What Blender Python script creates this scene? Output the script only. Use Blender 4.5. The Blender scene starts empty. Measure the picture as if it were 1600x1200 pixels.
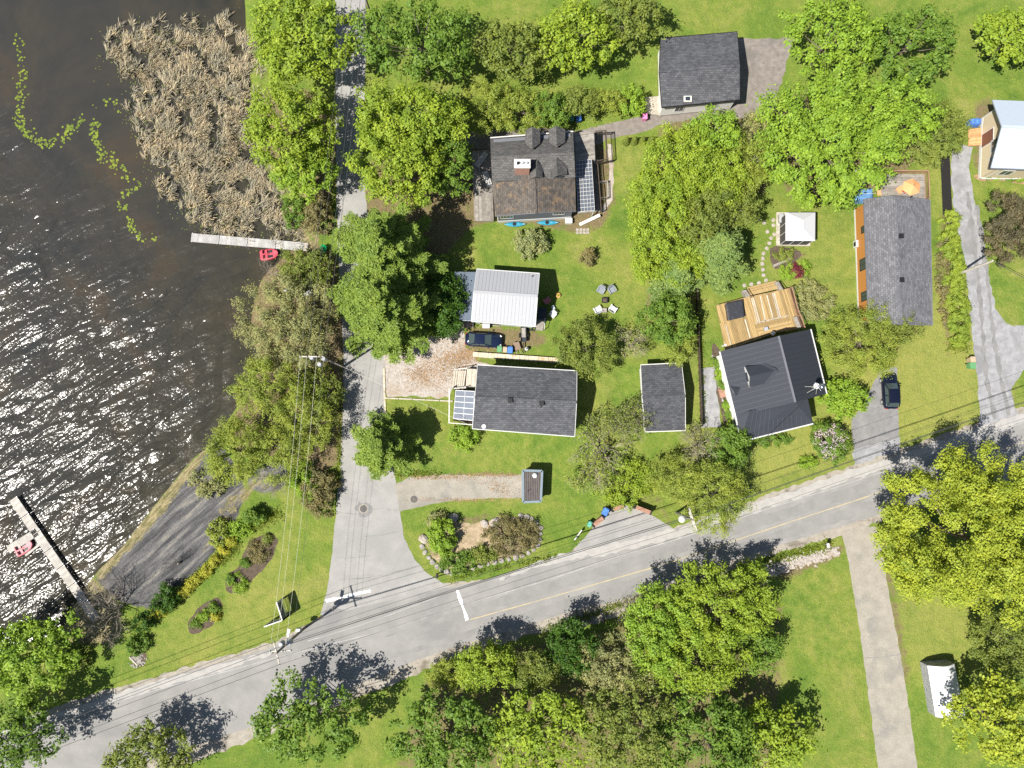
import bpy, math, random
import numpy as np
from mathutils import Vector, noise
from mathutils.geometry import tessellate_polygon

# ------------------------------------------------------------------ camera, sky, sun
SC = bpy.context.scene
COL = SC.collection
CAM_H, F_PX, TILT = 90.0, 1110.0, math.atan(90 / 1110)
cd = bpy.data.cameras.new('camera'); cam = bpy.data.objects.new('camera', cd); COL.objects.link(cam)
cam.location = (0, 0, CAM_H); cam.rotation_euler = (TILT, 0, 0)
cd.sensor_width = 36; cd.lens = 36 * F_PX / 1600; cd.clip_start = 1; cd.clip_end = 6000
SC.camera = cam
SUN_EL, SUN_AZ = math.radians(56), math.atan2(-0.545, -0.839)     # direction towards the sun, measured from +X
SD = Vector((math.cos(SUN_EL) * math.cos(SUN_AZ), math.cos(SUN_EL) * math.sin(SUN_AZ), math.sin(SUN_EL)))
w = bpy.data.worlds.new('World'); SC.world = w; w.use_nodes = True
wn = w.node_tree.nodes; sky = wn.new('ShaderNodeTexSky'); sky.sky_type = 'NISHITA'; sky.sun_disc = False
sky.sun_elevation = SUN_EL; sky.sun_rotation = math.pi / 2 - SUN_AZ
wn['Background'].inputs['Strength'].default_value = 0.06
w.node_tree.links.new(sky.outputs[0], wn['Background'].inputs['Color'])
sl = bpy.data.lights.new('sun', 'SUN'); sl.energy = 4.9; sl.angle = math.radians(0.53); sl.color = (1, .955, .88)
sun = bpy.data.objects.new('sun', sl); COL.objects.link(sun)
sun.rotation_euler = SD.to_track_quat('Z', 'Y').to_euler(); sun.location = (-60, -40, 120)
vs = SC.view_settings; vs.view_transform = 'Standard'; vs.look = 'None'; vs.gamma = 1; vs.exposure = 0.88; vs.use_curve_mapping = False
cy = SC.cycles; cy.max_bounces = 5; cy.diffuse_bounces = 3; cy.glossy_bounces = 2; cy.transmission_bounces = 3
cy.transparent_max_bounces = 6; cy.caustics_reflective = False; cy.caustics_refractive = False
cy.use_denoising = False; cy.sample_clamp_direct = 12; cy.sample_clamp_indirect = 3

# ------------------------------------------------------------------ geometry helpers
def G(px, py, z=0.0):
    """the place at height z that the photograph shows at a pixel of its 1600 x 1200 frame"""
    x = (px - 800) / F_PX; y = -(py - 600) / F_PX
    c, s = math.cos(TILT), math.sin(TILT)
    d = Vector((x, y * c + s, y * s - c)); k = (z - CAM_H) / d.z
    return Vector((d.x * k, d.y * k, z))
PXM = 1110 / 90.0
def m(px): return px / PXM
def lerp(a, b, t): return a + (b - a) * t

class MB:
    def __init__(s): s.v = []; s.f = []; s.mi = []; s.mats = []; s.cur = 0; s.sm = []; s.smooth = False
    def mat(s, mt):
        if mt not in s.mats: s.mats.append(mt)
        s.cur = s.mats.index(mt); return s
    def add(s, vs, fs):
        o = len(s.v); s.v += [tuple(v) for v in vs]
        for f in fs: s.f.append([i + o for i in f]); s.mi.append(s.cur); s.sm.append(s.smooth)
        return s
    def box(s, c, size, rz=0.0, top=1.0):
        cx, cyy, cz = c; a, b, h = size[0] / 2, size[1] / 2, size[2] / 2; cr, sr = math.cos(rz), math.sin(rz); vs = []
        for dz, k in ((-h, 1.0), (h, top)):
            for dx, dy in ((-a, -b), (a, -b), (a, b), (-a, b)):
                vs.append((cx + (dx * cr - dy * sr) * k, cyy + (dx * sr + dy * cr) * k, cz + dz))
        return s.add(vs, [(3, 2, 1, 0), (4, 5, 6, 7), (0, 1, 5, 4), (1, 2, 6, 5), (2, 3, 7, 6), (3, 0, 4, 7)])
    def beam(s, p0, p1, wd, ht):
        p0, p1 = Vector(p0), Vector(p1); d = (p1 - p0).normalized()
        sd = d.cross(Vector((0, 0, 1)))
        if sd.length < 1e-4: sd = Vector((1, 0, 0))
        sd.normalize(); up = sd.cross(d); vs = []
        for p in (p0, p1):
            for a, b in ((-1, -1), (1, -1), (1, 1), (-1, 1)): vs.append(p + sd * a * wd / 2 + up * b * ht / 2)
        return s.add(vs, [(0, 1, 2, 3), (7, 6, 5, 4), (0, 4, 5, 1), (1, 5, 6, 2), (2, 6, 7, 3), (3, 7, 4, 0)])
    def tube(s, pts, rad, n=6, cap=True):
        pts = [Vector(p) for p in pts]; rad = [rad] * len(pts) if not hasattr(rad, '__len__') else rad
        vs = []; fs = []
        for i, p in enumerate(pts):
            d = (pts[min(i + 1, len(pts) - 1)] - pts[max(i - 1, 0)]).normalized()
            a = d.orthogonal().normalized() if abs(d.z) < .9 else d.cross(Vector((0, 1, 0))).normalized()
            if abs(d.z) < .9: a = d.cross(Vector((0, 0, 1))).normalized()
            b = d.cross(a)
            for k in range(n):
                t = 2 * math.pi * k / n; vs.append(p + (a * math.cos(t) + b * math.sin(t)) * rad[i])
        for i in range(len(pts) - 1):
            for k in range(n):
                k2 = (k + 1) % n; fs.append((i * n + k, i * n + k2, (i + 1) * n + k2, (i + 1) * n + k))
        if cap: fs.append(tuple(range(n - 1, -1, -1))); fs.append(tuple((len(pts) - 1) * n + k for k in range(n)))
        return s.add(vs, fs)
    def plate(s, pts, th):
        """a slab under the polygon pts: the polygon is its upper face"""
        pts = [Vector(p) for p in pts]; n = len(pts)
        nz = sum((pts[i].x * pts[(i + 1) % n].y - pts[(i + 1) % n].x * pts[i].y) for i in range(n))
        if nz < 0: pts.reverse()
        lo = [p - Vector((0, 0, th)) for p in pts]
        return s.add(pts + lo, [tuple(range(n)), tuple(range(2 * n - 1, n - 1, -1))] +
                     [(i, n + i, n + (i + 1) % n, (i + 1) % n) for i in range(n)])
    def prism(s, pts, z0, z1):
        return s.plate([Vector((p[0], p[1], z1)) for p in pts], z1 - z0)
    def lathe(s, c, prof, n=14):
        vs = []; fs = []
        for r, z in prof:
            for k in range(n):
                t = 2 * math.pi * k / n; vs.append((c[0] + r * math.cos(t), c[1] + r * math.sin(t), c[2] + z))
        for i in range(len(prof) - 1):
            for k in range(n): fs.append((i * n + k, i * n + (k + 1) % n, (i + 1) * n + (k + 1) % n, (i + 1) * n + k))
        fs.append(tuple(range(n - 1, -1, -1))); fs.append(tuple((len(prof) - 1) * n + k for k in range(n)))
        return s.add(vs, fs)
    def build(s, name, parent=None, mt=None, loc=None):
        me = bpy.data.meshes.new(name); o0 = Vector((0, 0, 0))
        if parent is not None: o0 = world_loc(parent)
        elif loc is not None: o0 = Vector(loc)
        me.from_pydata([(a - o0.x, b - o0.y, c - o0.z) for a, b, c in s.v], [], s.f)
        for q in (s.mats or [mt]): me.materials.append(q)
        me.polygons.foreach_set('material_index', s.mi); me.polygons.foreach_set('use_smooth', s.sm); me.update()
        return link(name, me, parent, o0 if parent is None else None)
def world_loc(o):
    v = Vector(o.location)
    while o.parent: o = o.parent; v = v + Vector(o.location)
    return v
def link(name, me, parent=None, loc=None):
    o = bpy.data.objects.new(name, me); COL.objects.link(o)
    if parent is not None: o.parent = parent
    if loc is not None: o.location = loc
    return o
def tag(o, label=None, cat=None, group=None, kind=None):
    if label: o['label'] = label
    if cat: o['category'] = cat
    if group: o['group'] = group
    if kind: o['kind'] = kind
    return o
def thing(name, label, cat, loc, group=None, rz=0.0):
    o = bpy.data.objects.new(name, None); COL.objects.link(o); o.location = loc; o.rotation_euler = (0, 0, rz)
    o.empty_display_size = .3
    return tag(o, label, cat, group)
def P(name, mt, parent, fn, kind=None):
    """one part: fn fills the mesh"""
    b = MB().mat(mt); fn(b); o = b.build(name, parent)
    if kind: o['kind'] = kind
    return o
def dup(root, loc, rz=None, label=None, group=None):
    r = root.copy(); COL.objects.link(r); r.location = loc
    if rz is not None: r.rotation_euler = (0, 0, rz)
    if label: r['label'] = label
    if group: r['group'] = group
    for ch in list(root.children):
        c = ch.copy(); COL.objects.link(c); c.parent = r
        for g in ch.children: d = g.copy(); COL.objects.link(d); d.parent = c
    return r

# ------------------------------------------------------------------ materials
def nt_mat(name):
    mt = bpy.data.materials.new(name); mt.use_nodes = True
    t = mt.node_tree; return mt, t, t.nodes, t.links, t.nodes['Principled BSDF']
def noise_node(n, l, scale, detail=4, rough=.6, vec=None, dist=0.0):
    q = n.new('ShaderNodeTexNoise'); q.inputs['Scale'].default_value = scale; q.inputs['Detail'].default_value = detail
    q.inputs['Roughness'].default_value = rough; q.inputs['Distortion'].default_value = dist
    if vec is not None: l.new(vec, q.inputs['Vector'])
    return q.outputs['Fac']
def ramp(n, l, fac, stops):
    r = n.new('ShaderNodeValToRGB'); e = r.color_ramp.elements
    while len(e) < len(stops): e.new(.5)
    for k, (p, c) in zip(e, stops): k.position = p; k.color = (*c, 1) if len(c) == 3 else c
    l.new(fac, r.inputs[0]); return r.outputs[0]
def mixc(n, l, fac, a, b, mode='MIX'):
    q = n.new('ShaderNodeMix'); q.data_type = 'RGBA'; q.blend_type = mode
    for v, i in ((fac, 0), (a, 6), (b, 7)):
        if isinstance(v, (int, float)): q.inputs[i].default_value = v
        elif isinstance(v, tuple): q.inputs[i].default_value = (*v, 1)
        else: l.new(v, q.inputs[i])
    return q.outputs[2]
def math_n(n, l, op, a, b=0.0, c=None):
    q = n.new('ShaderNodeMath'); q.operation = op
    for i, v in enumerate((a, b) if c is None else (a, b, c)):
        if isinstance(v, (int, float)): q.inputs[i].default_value = v
        else: l.new(v, q.inputs[i])
    return q.outputs[0]
def bump(n, l, h, bs, strength=.5, dist=.05):
    q = n.new('ShaderNodeBump'); q.inputs['Strength'].default_value = strength; q.inputs['Distance'].default_value = dist
    l.new(h, q.inputs['Height']); l.new(q.outputs[0], bs.inputs['Normal'])
def pos_vec(n): return n.new('ShaderNodeNewGeometry').outputs['Position']
def scaled(n, l, vec, sc, rz=0.0):
    q = n.new('ShaderNodeMapping'); q.vector_type = 'TEXTURE'; l.new(vec, q.inputs[0]); q.inputs['Scale'].default_value = tuple(1 / k for k in sc); q.inputs['Rotation'].default_value = (0, 0, rz)
    return q.outputs[0]
def rough_mat(name, c1, c2, scale=3.0, rough=.85, bs_=.4, bd=.03, c3=None, big=.25, spec=.3, metal=0.0, stretch=None, rz=0.0, fine=25.0, grain=.55, isl=0.0):
    """two tones of weathering on a broad noise, a fine grain, and matching relief"""
    mt, t, n, l, b = nt_mat(name); v = pos_vec(n)
    if stretch: v = scaled(n, l, v, stretch, rz)
    a = noise_node(n, l, scale, 5, .65, v); g = noise_node(n, l, fine, 3, .7, v)
    col = ramp(n, l, a, [(.32, c1), (.68, c2)])
    if c3: col = mixc(n, l, ramp(n, l, noise_node(n, l, big, 4, .6, v, .6), [(.52, (0, 0, 0)), (.66, (1, 1, 1))]), col, c3)
    col = mixc(n, l, grain, col, ramp(n, l, g, [(.25, (.55, .55, .55)), (.75, (1.35, 1.35, 1.35))]), 'MULTIPLY')
    if isl:                                                       # every board or log has a tone of its own
        rn = n.new('ShaderNodeNewGeometry').outputs['Random Per Island']; col = mixc(n, l, 1.0, col, ramp(n, l, rn, [(0, (1 - isl,) * 3), (1, (1 + isl,) * 3)]), 'MULTIPLY')
    l.new(col, b.inputs['Base Color']); b.inputs['Roughness'].default_value = rough; b.inputs['Metallic'].default_value = metal
    b.inputs['Specular IOR Level'].default_value = spec
    bump(n, l, math_n(n, l, 'ADD', a, g), b, bs_, bd); return mt
def plain(name, c, rough=.5, metal=0.0, spec=.4, var=.12):
    mt, t, n, l, b = nt_mat(name)
    g = noise_node(n, l, 6, 4, .65, pos_vec(n))
    l.new(mixc(n, l, 1.0, c, ramp(n, l, g, [(.3, (1 - var,) * 3), (.7, (1 + var,) * 3)]), 'MULTIPLY'), b.inputs['Base Color'])
    b.inputs['Roughness'].default_value = rough; b.inputs['Metallic'].default_value = metal; b.inputs['Specular IOR Level'].default_value = spec
    return mt
def leaf_mat(name, c, var=.2, trans=.3, hue=.025):
    mt, t, n, l, b = nt_mat(name); g = n.new('ShaderNodeNewGeometry')
    rnd = g.outputs['Random Per Island']; c = Vector(c)
    lo = tuple(c * (1 - var)); hi = (c.x * (1 + var) + hue, c.y * (1 + var * .8) + hue * .6, c.z * (1 + var * .3))
    col = ramp(n, l, rnd, [(0, lo), (.55, tuple(c)), (1, hi)])
    col = mixc(n, l, .5, col, ramp(n, l, noise_node(n, l, .45, 3, .6, g.outputs['Position']), [(.35, (.62, .74, .8)), (.68, (1.25, 1.15, 1.0))]), 'MULTIPLY')
    l.new(col, b.inputs['Base Color']); b.inputs['Roughness'].default_value = .55; b.inputs['Specular IOR Level'].default_value = .25
    tr = n.new('ShaderNodeBsdfTranslucent'); l.new(mixc(n, l, 1.0, col, (1.2, 1.1, .6), 'MULTIPLY'), tr.inputs[0])
    mx = n.new('ShaderNodeMixShader'); mx.inputs[0].default_value = trans
    l.new(b.outputs[0], mx.inputs[1]); l.new(tr.outputs[0], mx.inputs[2]); l.new(mx.outputs[0], n['Material Output'].inputs[0])
    return mt
M = {}
M['asphalt'] = rough_mat('old_grey_asphalt', (.195, .19, .182), (.255, .248, .233), .35, .9, .2, .02, (.185, .182, .178), .12, fine=9, grain=.28)
M['street'] = rough_mat('pale_worn_asphalt', (.235, .228, .215), (.295, .287, .27), .5, .9, .2, .02, (.235, .23, .22), .2, fine=8, grain=.3)
M['drive'] = rough_mat('driveway_asphalt', (.15, .15, .15), (.22, .215, .21), .8, .9, .3, .02, fine=9)
M['concrete_drive'] = rough_mat('beige_concrete', (.235, .215, .178), (.305, .28, .235), .7, .9, .2, .02, (.21, .2, .175), .3, fine=7)
M['gravel'] = rough_mat('pale_gravel', (.27, .235, .20), (.44, .40, .36), 3.0, .95, .8, .05, (.30, .24, .18), .22, fine=11)
M['gravel_dark'] = rough_mat('grey_gravel', (.15, .13, .115), (.235, .21, .185), 1.5, .95, .6, .04, (.15, .135, .12), .25, fine=9)
M['gravel_blue'] = rough_mat('blue_grey_gravel', (.20, .20, .205), (.31, .31, .315), 1.2, .95, .6, .04, (.19, .19, .19), .3, fine=9)
M['shoulder'] = rough_mat('sandy_shoulder', (.235, .21, .17), (.33, .30, .255), 1.6, .95, .5, .03, (.15, .13, .10), .5, fine=9)
M['soil'] = rough_mat('bed_soil', (.06, .045, .032), (.12, .09, .065), 2.2, 1, .8, .06, fine=8)
M['bed_straw'] = rough_mat('dry_bed_mulch', (.24, .18, .11), (.40, .32, .215), 1.8, 1, .8, .05, (.14, .13, .05), .5, fine=7)
M['litter'] = rough_mat('dry_leaf_litter', (.20, .11, .055), (.34, .23, .14), 2.5, 1, .8, .05, fine=7)
M['mud'] = rough_mat('dark_beach_mud', (.055, .056, .06), (.13, .13, .135), .9, .85, .6, .06, (.16, .14, .10), .5, stretch=(.22, 1.6, 1), rz=.72, fine=10)
M['straw'] = rough_mat('washed_up_reed_straw', (.13, .12, .05), (.30, .25, .13), 1.2, .95, .8, .06, (.09, .12, .03), .5, stretch=(.4, 1.6, 1), rz=.75, fine=9)
M['fabric'] = plain('black_ground_fabric', (.012, .011, .010), .95, var=.3)
M['dust'] = rough_mat('dusty_road_edge', (.285, .275, .258), (.35, .337, .315), 1.2, .95, .2, .02, fine=9, grain=.3)
M['track'] = rough_mat('asphalt_wheel_track', (.18, .176, .17), (.23, .225, .215), .5, .9, .2, .02, fine=9, grain=.28)
M['paint_white'] = plain('worn_white_road_paint', (.72, .71, .68), .8, var=.15)
M['paint_faint'] = plain('faded_white_road_paint', (.30, .296, .285), .85, var=.2)
M['paint_yellow'] = plain('faded_yellow_road_paint', (.36, .31, .19), .85, var=.2)
M['iron'] = plain('cast_iron', (.09, .085, .08), .7, .4)
def shingle(name, c1, c2, c3=None, rz=0.0):
    mt, t, n, l, b = nt_mat(name); v = pos_vec(n)
    q = n.new('ShaderNodeTexBrick'); l.new(scaled(n, l, v, (1, 1, 1), rz), q.inputs[0])
    q.inputs['Color1'].default_value = (*c1, 1); q.inputs['Color2'].default_value = (*c2, 1); q.inputs['Mortar'].default_value = (*[x * .72 for x in c1], 1)
    q.inputs['Scale'].default_value = 1; q.inputs['Brick Width'].default_value = .45; q.inputs['Row Height'].default_value = .24
    q.inputs['Mortar Size'].default_value = .018; q.inputs['Bias'].default_value = 0
    a = noise_node(n, l, .5, 4, .6, v); g = noise_node(n, l, 6, 4, .75, v)
    col = mixc(n, l, 1.0, q.outputs[0], ramp(n, l, g, [(.3, (.72,) * 3), (.7, (1.3,) * 3)]), 'MULTIPLY')
    col = mixc(n, l, .6, col, ramp(n, l, a, [(.3, (.78,) * 3), (.7, (1.2,) * 3)]), 'MULTIPLY')
    if c3: col = mixc(n, l, ramp(n, l, noise_node(n, l, 1.1, 6, .75, v, .4), [(.53, (0, 0, 0)), (.7, (.85,) * 3)]), col, c3)
    l.new(col, b.inputs['Base Color']); b.inputs['Roughness'].default_value = .9; b.inputs['Specular IOR Level'].default_value = .25
    bump(n, l, math_n(n, l, 'ADD', q.outputs['Fac'], g), b, .5, .015); return mt
M['shingle'] = shingle('charcoal_shingles', (.058, .06, .066), (.10, .102, .11))
M['shingle2'] = shingle('grey_shingles', (.10, .10, .108), (.155, .155, .165), None, math.pi / 2)
M['shingle_old'] = shingle('mossy_brown_shingles', (.07, .062, .055), (.12, .105, .09), (.26, .17, .09), math.pi / 2)
M['shingle_top'] = shingle('old_grey_shingles', (.075, .073, .07), (.12, .115, .11))
M['shingle_shed'] = shingle('dark_shed_shingles', (.05, .052, .058), (.085, .087, .093))
M['metal_dark'] = plain('dark_sheet_metal', (.036, .040, .049), .6, 0, .1, .12)
M['rib_dark'] = plain('dark_metal_ribs', (.06, .066, .078), .6, 0, .1, .1)
M['metal_white'] = plain('white_sheet_metal', (.31, .315, .33), .5, 0, .4, .05)
M['metal_blue'] = plain('pale_blue_sheet_metal', (.36, .41, .47), .5, 0, .4, .04)
M['leanto'] = plain('slate_blue_roll_roofing', (.09, .115, .15), .7, 0, .3, .12)
M['white'] = plain('white_paint', (.50, .50, .485), .5, var=.06)
M['offwhite'] = plain('weathered_white', (.55, .54, .50), .7, var=.12)
M['siding_dark'] = plain('slate_siding', (.12, .125, .14), .7)
M['siding_green'] = plain('pale_green_siding', (.42, .50, .44), .7)
M['siding_orange'] = plain('orange_wood_siding', (.40, .17, .045), .6, var=.1)
M['siding_tan'] = plain('tan_siding', (.50, .42, .28), .7, var=.05)
M['siding_white'] = plain('white_siding', (.66, .65, .62), .7, var=.06)
M['siding_brown'] = plain('brown_siding', (.20, .14, .10), .7)
M['siding_blue'] = plain('pale_blue_trim', (.15, .195, .23), .6)
M['door_brown'] = plain('brown_door', (.14, .06, .04), .5)
M['car_glass'] = plain('car_glass', (.05, .07, .07), .04, 0, .9, .05)
M['glass'] = plain('window_glass', (.03, .04, .05), .06, 0, .6, .05)
M['brick'] = plain('red_brick', (.34, .16, .11), .9, var=.3)
M['mortar'] = plain('grey_mortar', (.3, .27, .24), .95)
M['wood_new'] = rough_mat('honey_deck_wood', (.27, .185, .08), (.36, .255, .115), 1.5, .7, .2, .01, stretch=(.5, 3, 1), rz=-1.28, grain=.3, isl=.28)
M['wood_pale'] = rough_mat('pale_deck_wood', (.33, .295, .235), (.47, .43, .36), 2.0, .8, .2, .01, isl=.2)
M['wood_grey'] = rough_mat('weathered_grey_wood', (.17, .155, .135), (.30, .275, .24), 2.0, .85, .3, .01, isl=.25)
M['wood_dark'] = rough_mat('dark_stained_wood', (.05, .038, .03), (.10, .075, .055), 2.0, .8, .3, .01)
M['wood_red'] = rough_mat('reddish_timber', (.26, .14, .09), (.36, .21, .15), 2.0, .85, .3, .01)
M['wood_orange'] = rough_mat('orange_cedar', (.48, .24, .10), (.60, .34, .17), 2.0, .8, .3, .01, isl=.25)
M['dock'] = rough_mat('dock_boards', (.29, .28, .265), (.42, .41, .39), 1.5, .85, .3, .01, isl=.15)
M['dock2'] = rough_mat('sandy_dock_boards', (.32, .30, .265), (.45, .425, .38), 1.5, .85, .3, .01, isl=.15)
M['black'] = plain('black_plastic', (.012, .012, .013), .5, var=.2)
M['dead'] = leaf_mat('dead_leaves', (.29, .19, .11), .4, .1, .02)
M['rubber'] = plain('black_rubber', (.02, .02, .02), .85)
M['spa'] = plain('charcoal_vinyl_cover', (.035, .036, .042), .38, 0, .5, .3)
M['green_bin'] = plain('green_plastic', (.10, .26, .11), .5)
M['green_teal'] = plain('teal_plastic', (.10, .34, .26), .5)
M['green_chair'] = plain('bright_green_plastic', (.01, .30, .10), .45)
M['blue_bin'] = plain('blue_plastic', (.06, .17, .50), .5)
M['blue_tarp'] = plain('blue_tarpaulin', (.10, .21, .38), .5, var=.25)
M['tan_bin'] = plain('tan_plastic', (.40, .30, .20), .6)
M['pink'] = plain('pink_plastic', (.62, .20, .38), .5)
M['red'] = plain('red_plastic', (.42, .05, .075), .45)
M['red_pale'] = plain('faded_red_plastic', (.52, .16, .18), .5)
M['kayak'] = plain('turquoise_kayak_hull', (.025, .22, .33), .35)
M['car_navy'] = plain('navy_car_paint', (.012, .02, .05), .16, .3, .6, .05)
M['car_black'] = plain('blue_black_car_paint', (.008, .012, .028), .14, .3, .6, .05)
M['chrome'] = plain('chrome', (.6, .6, .6), .2, 1)
M['lamp_clear'] = plain('clear_lamp', (.6, .6, .6), .15)
M['lamp_red'] = plain('red_lamp', (.35, .01, .01), .2)
M['polycarb'] = plain('milky_polycarbonate', (.125, .145, .18), .5, 0, .25, .1)
M['plastic_white'] = plain('white_sheeting', (.50, .50, .515), .45, var=.03)
M['umbrella'] = plain('orange_canvas', (.62, .30, .13), .8, var=.06)
M['screen'] = plain('dark_insect_screen', (.06, .055, .055), .8)
M['stone'] = rough_mat('grey_stone', (.22, .20, .18), (.34, .315, .285), 2.5, .95, .6, .04, fine=9)
M['stone_pink'] = rough_mat('pinkish_paver', (.27, .235, .21), (.37, .33, .295), 2.5, .95, .4, .02, fine=9)
M['block'] = rough_mat('pale_concrete_block', (.42, .37, .27), (.58, .52, .40), 1.6, .9, .4, .03, (.40, .28, .15), .7, fine=8)
M['pole'] = rough_mat('weathered_pole_wood', (.13, .11, .09), (.24, .21, .17), 2.5, .9)
M['pole_pale'] = rough_mat('silvered_pole_wood', (.36, .33, .28), (.52, .48, .42), 2.5, .9)
M['galv'] = plain('galvanised_steel', (.55, .56, .57), .4, .5)
M['wire'] = plain('dark_cable', (.05, .05, .05), .6)
M['wire_pale'] = plain('bright_cable', (.55, .54, .45), .5)
M['bark'] = rough_mat('grey_brown_bark', (.10, .08, .06), (.19, .16, .125), 3, .95)
M['twig'] = rough_mat('pale_grey_twigs', (.235, .195, .15), (.37, .315, .255), 3, .95)
M['birch'] = rough_mat('pale_bark', (.34, .31, .26), (.50, .47, .42), 3, .9)
L = {k: leaf_mat('leaves_' + k, *v) for k, v in {
    'bright': ((.245, .34, .034),), 'yellow': ((.315, .38, .04),), 'lime': ((.22, .345, .036),), 'green': ((.135, .23, .032),),
    'pine': ((.195, .285, .048),), 'bluepine': ((.20, .29, .08),), 'silver': ((.24, .27, .11), .3, .2), 'olive': ((.185, .235, .045),),
    'dark': ((.05, .12, .013),), 'willow': ((.255, .315, .05),), 'brown': ((.205, .185, .08),), 'red': ((.125, .11, .06),),
    'khaki': ((.26, .27, .105), .3, .2), 'purple': ((.17, .03, .045),), 'flower': ((.55, .45, .50), .3, .2), 'gold': ((.40, .40, .045),),
    'hedge': ((.235, .315, .04),), 'grass': ((.15, .20, .02),)}.items()}
M['reed'] = leaf_mat('dry_reeds', (.40, .355, .27), .5, .15, .03)
M['chair_grey'] = plain('grey_resin', (.22, .24, .27), .5)
M['glazing'] = plain('dark_glazing', (.10, .115, .14), .15, 0, .5, .1)
M['pad'] = leaf_mat('lily_pads', (.15, .20, .022), .3, .1)
# ------------------------------------------------------------------ the ground, the lake
SHORE = [(330, -400), (372, -120), (384, 60), (392, 150), (398, 230), (425, 285), (450, 330), (468, 372), (440, 402), (410, 432), (396, 470), (390, 520), (402, 560),
         (392, 600), (362, 645), (332, 692), (300, 716), (262, 762), (222, 812), (186, 858), (146, 898), (118, 940), (92, 984), (50, 1002), (0, 1020), (-90, 1050), (-250, 1130), (-420, 1300)]
def smooth_px(pts, closed=False, k=5):
    out = []; n = len(pts)
    for i in range(n if closed else n - 1):
        p = [pts[(i + j) % n] if closed else pts[min(max(i + j, 0), n - 1)] for j in (-1, 0, 1, 2)]
        for s in range(k):
            t = s / k
            out.append(tuple(.5 * (2 * p[1][c] + (p[2][c] - p[0][c]) * t + (2 * p[0][c] - 5 * p[1][c] + 4 * p[2][c] - p[3][c]) * t * t
                                   + (-p[0][c] + 3 * p[1][c] - 3 * p[2][c] + p[3][c]) * t ** 3) for c in (0, 1)))
    if not closed: out.append(pts[-1])
    return out
def W(pts, z=0.0): return [G(x, y, z) for x, y in pts]
shore_w = np.array([(p.x, p.y) for p in W(smooth_px(SHORE))])
def dist_line(X, Y, line):
    d = np.full(X.shape, 1e9)
    for (ax, ay), (bx, by) in zip(line[:-1], line[1:]):
        vx, vy = bx - ax, by - ay; t = np.clip(((X - ax) * vx + (Y - ay) * vy) / (vx * vx + vy * vy + 1e-9), 0, 1)
        d = np.minimum(d, np.hypot(X - ax - t * vx, Y - ay - t * vy))
    return d
def inside(X, Y, poly):
    r = np.zeros(X.shape, bool); n = len(poly)
    for i in range(n):
        (ax, ay), (bx, by) = poly[i], poly[(i + 1) % n]
        with np.errstate(divide='ignore', invalid='ignore'):
            c = ((ay > Y) != (by > Y)) & (X < (bx - ax) * (Y - ay) / (by - ay + 1e-12) + ax)
        r ^= c
    return r
lake_poly = [(-400, shore_w[0][1])] + [tuple(p) for p in shore_w] + [(-400, shore_w[-1][1])]
GX0, GX1, GY0, GY1, ST = -76.0, 80.0, -52.0, 76.0, .4
gx = np.arange(GX0, GX1 + .01, ST); gy = np.arange(GY0, GY1 + .01, ST)
X, Y = np.meshgrid(gx, gy)
sd = dist_line(X, Y, shore_w); wet = inside(X, Y, lake_poly)
WATER_Z = -0.35
Z = np.where(wet, np.maximum(WATER_Z - .02 - .35 * sd, -2.0), WATER_Z * np.clip(1 - sd / 1.3, 0, 1) ** 1.5)
def field(polys, soft=.8):
    f = np.zeros(X.shape)
    for poly, amt in polys:
        pw = [(p.x, p.y) for p in W(smooth_px(poly, True, 3))]
        d = dist_line(X, Y, pw + [pw[0]]); ins = inside(X, Y, pw)
        f = np.maximum(f, amt * np.clip(.5 + np.where(ins, d, -d) / (2 * soft), 0, 1))
    return f
mud = field([([(330, 690), (352, 705), (378, 745), (380, 785), (352, 838), (318, 882), (276, 922), (244, 948), (205, 945), (168, 925), (150, 895), (190, 862), (226, 820), (268, 765), (302, 720)], 1),
             ([(420, 720), (450, 730), (440, 765), (400, 770), (385, 750)], .8)], .6)
straw = field([([(340, 680), (318, 715), (280, 770), (235, 828), (190, 872), (160, 905), (148, 895), (185, 855), (222, 810), (262, 760), (300, 716), (328, 690)], .9),
               ([(470, 300), (500, 300), (505, 372), (480, 400), (462, 380), (440, 330)], .6), ([(130, 905), (175, 930), (190, 985), (150, 1010), (100, 1000), (95, 985)], .8),
               ([(350, 780), (395, 745), (410, 755), (330, 850), (310, 870)], .55)], .6)
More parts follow.
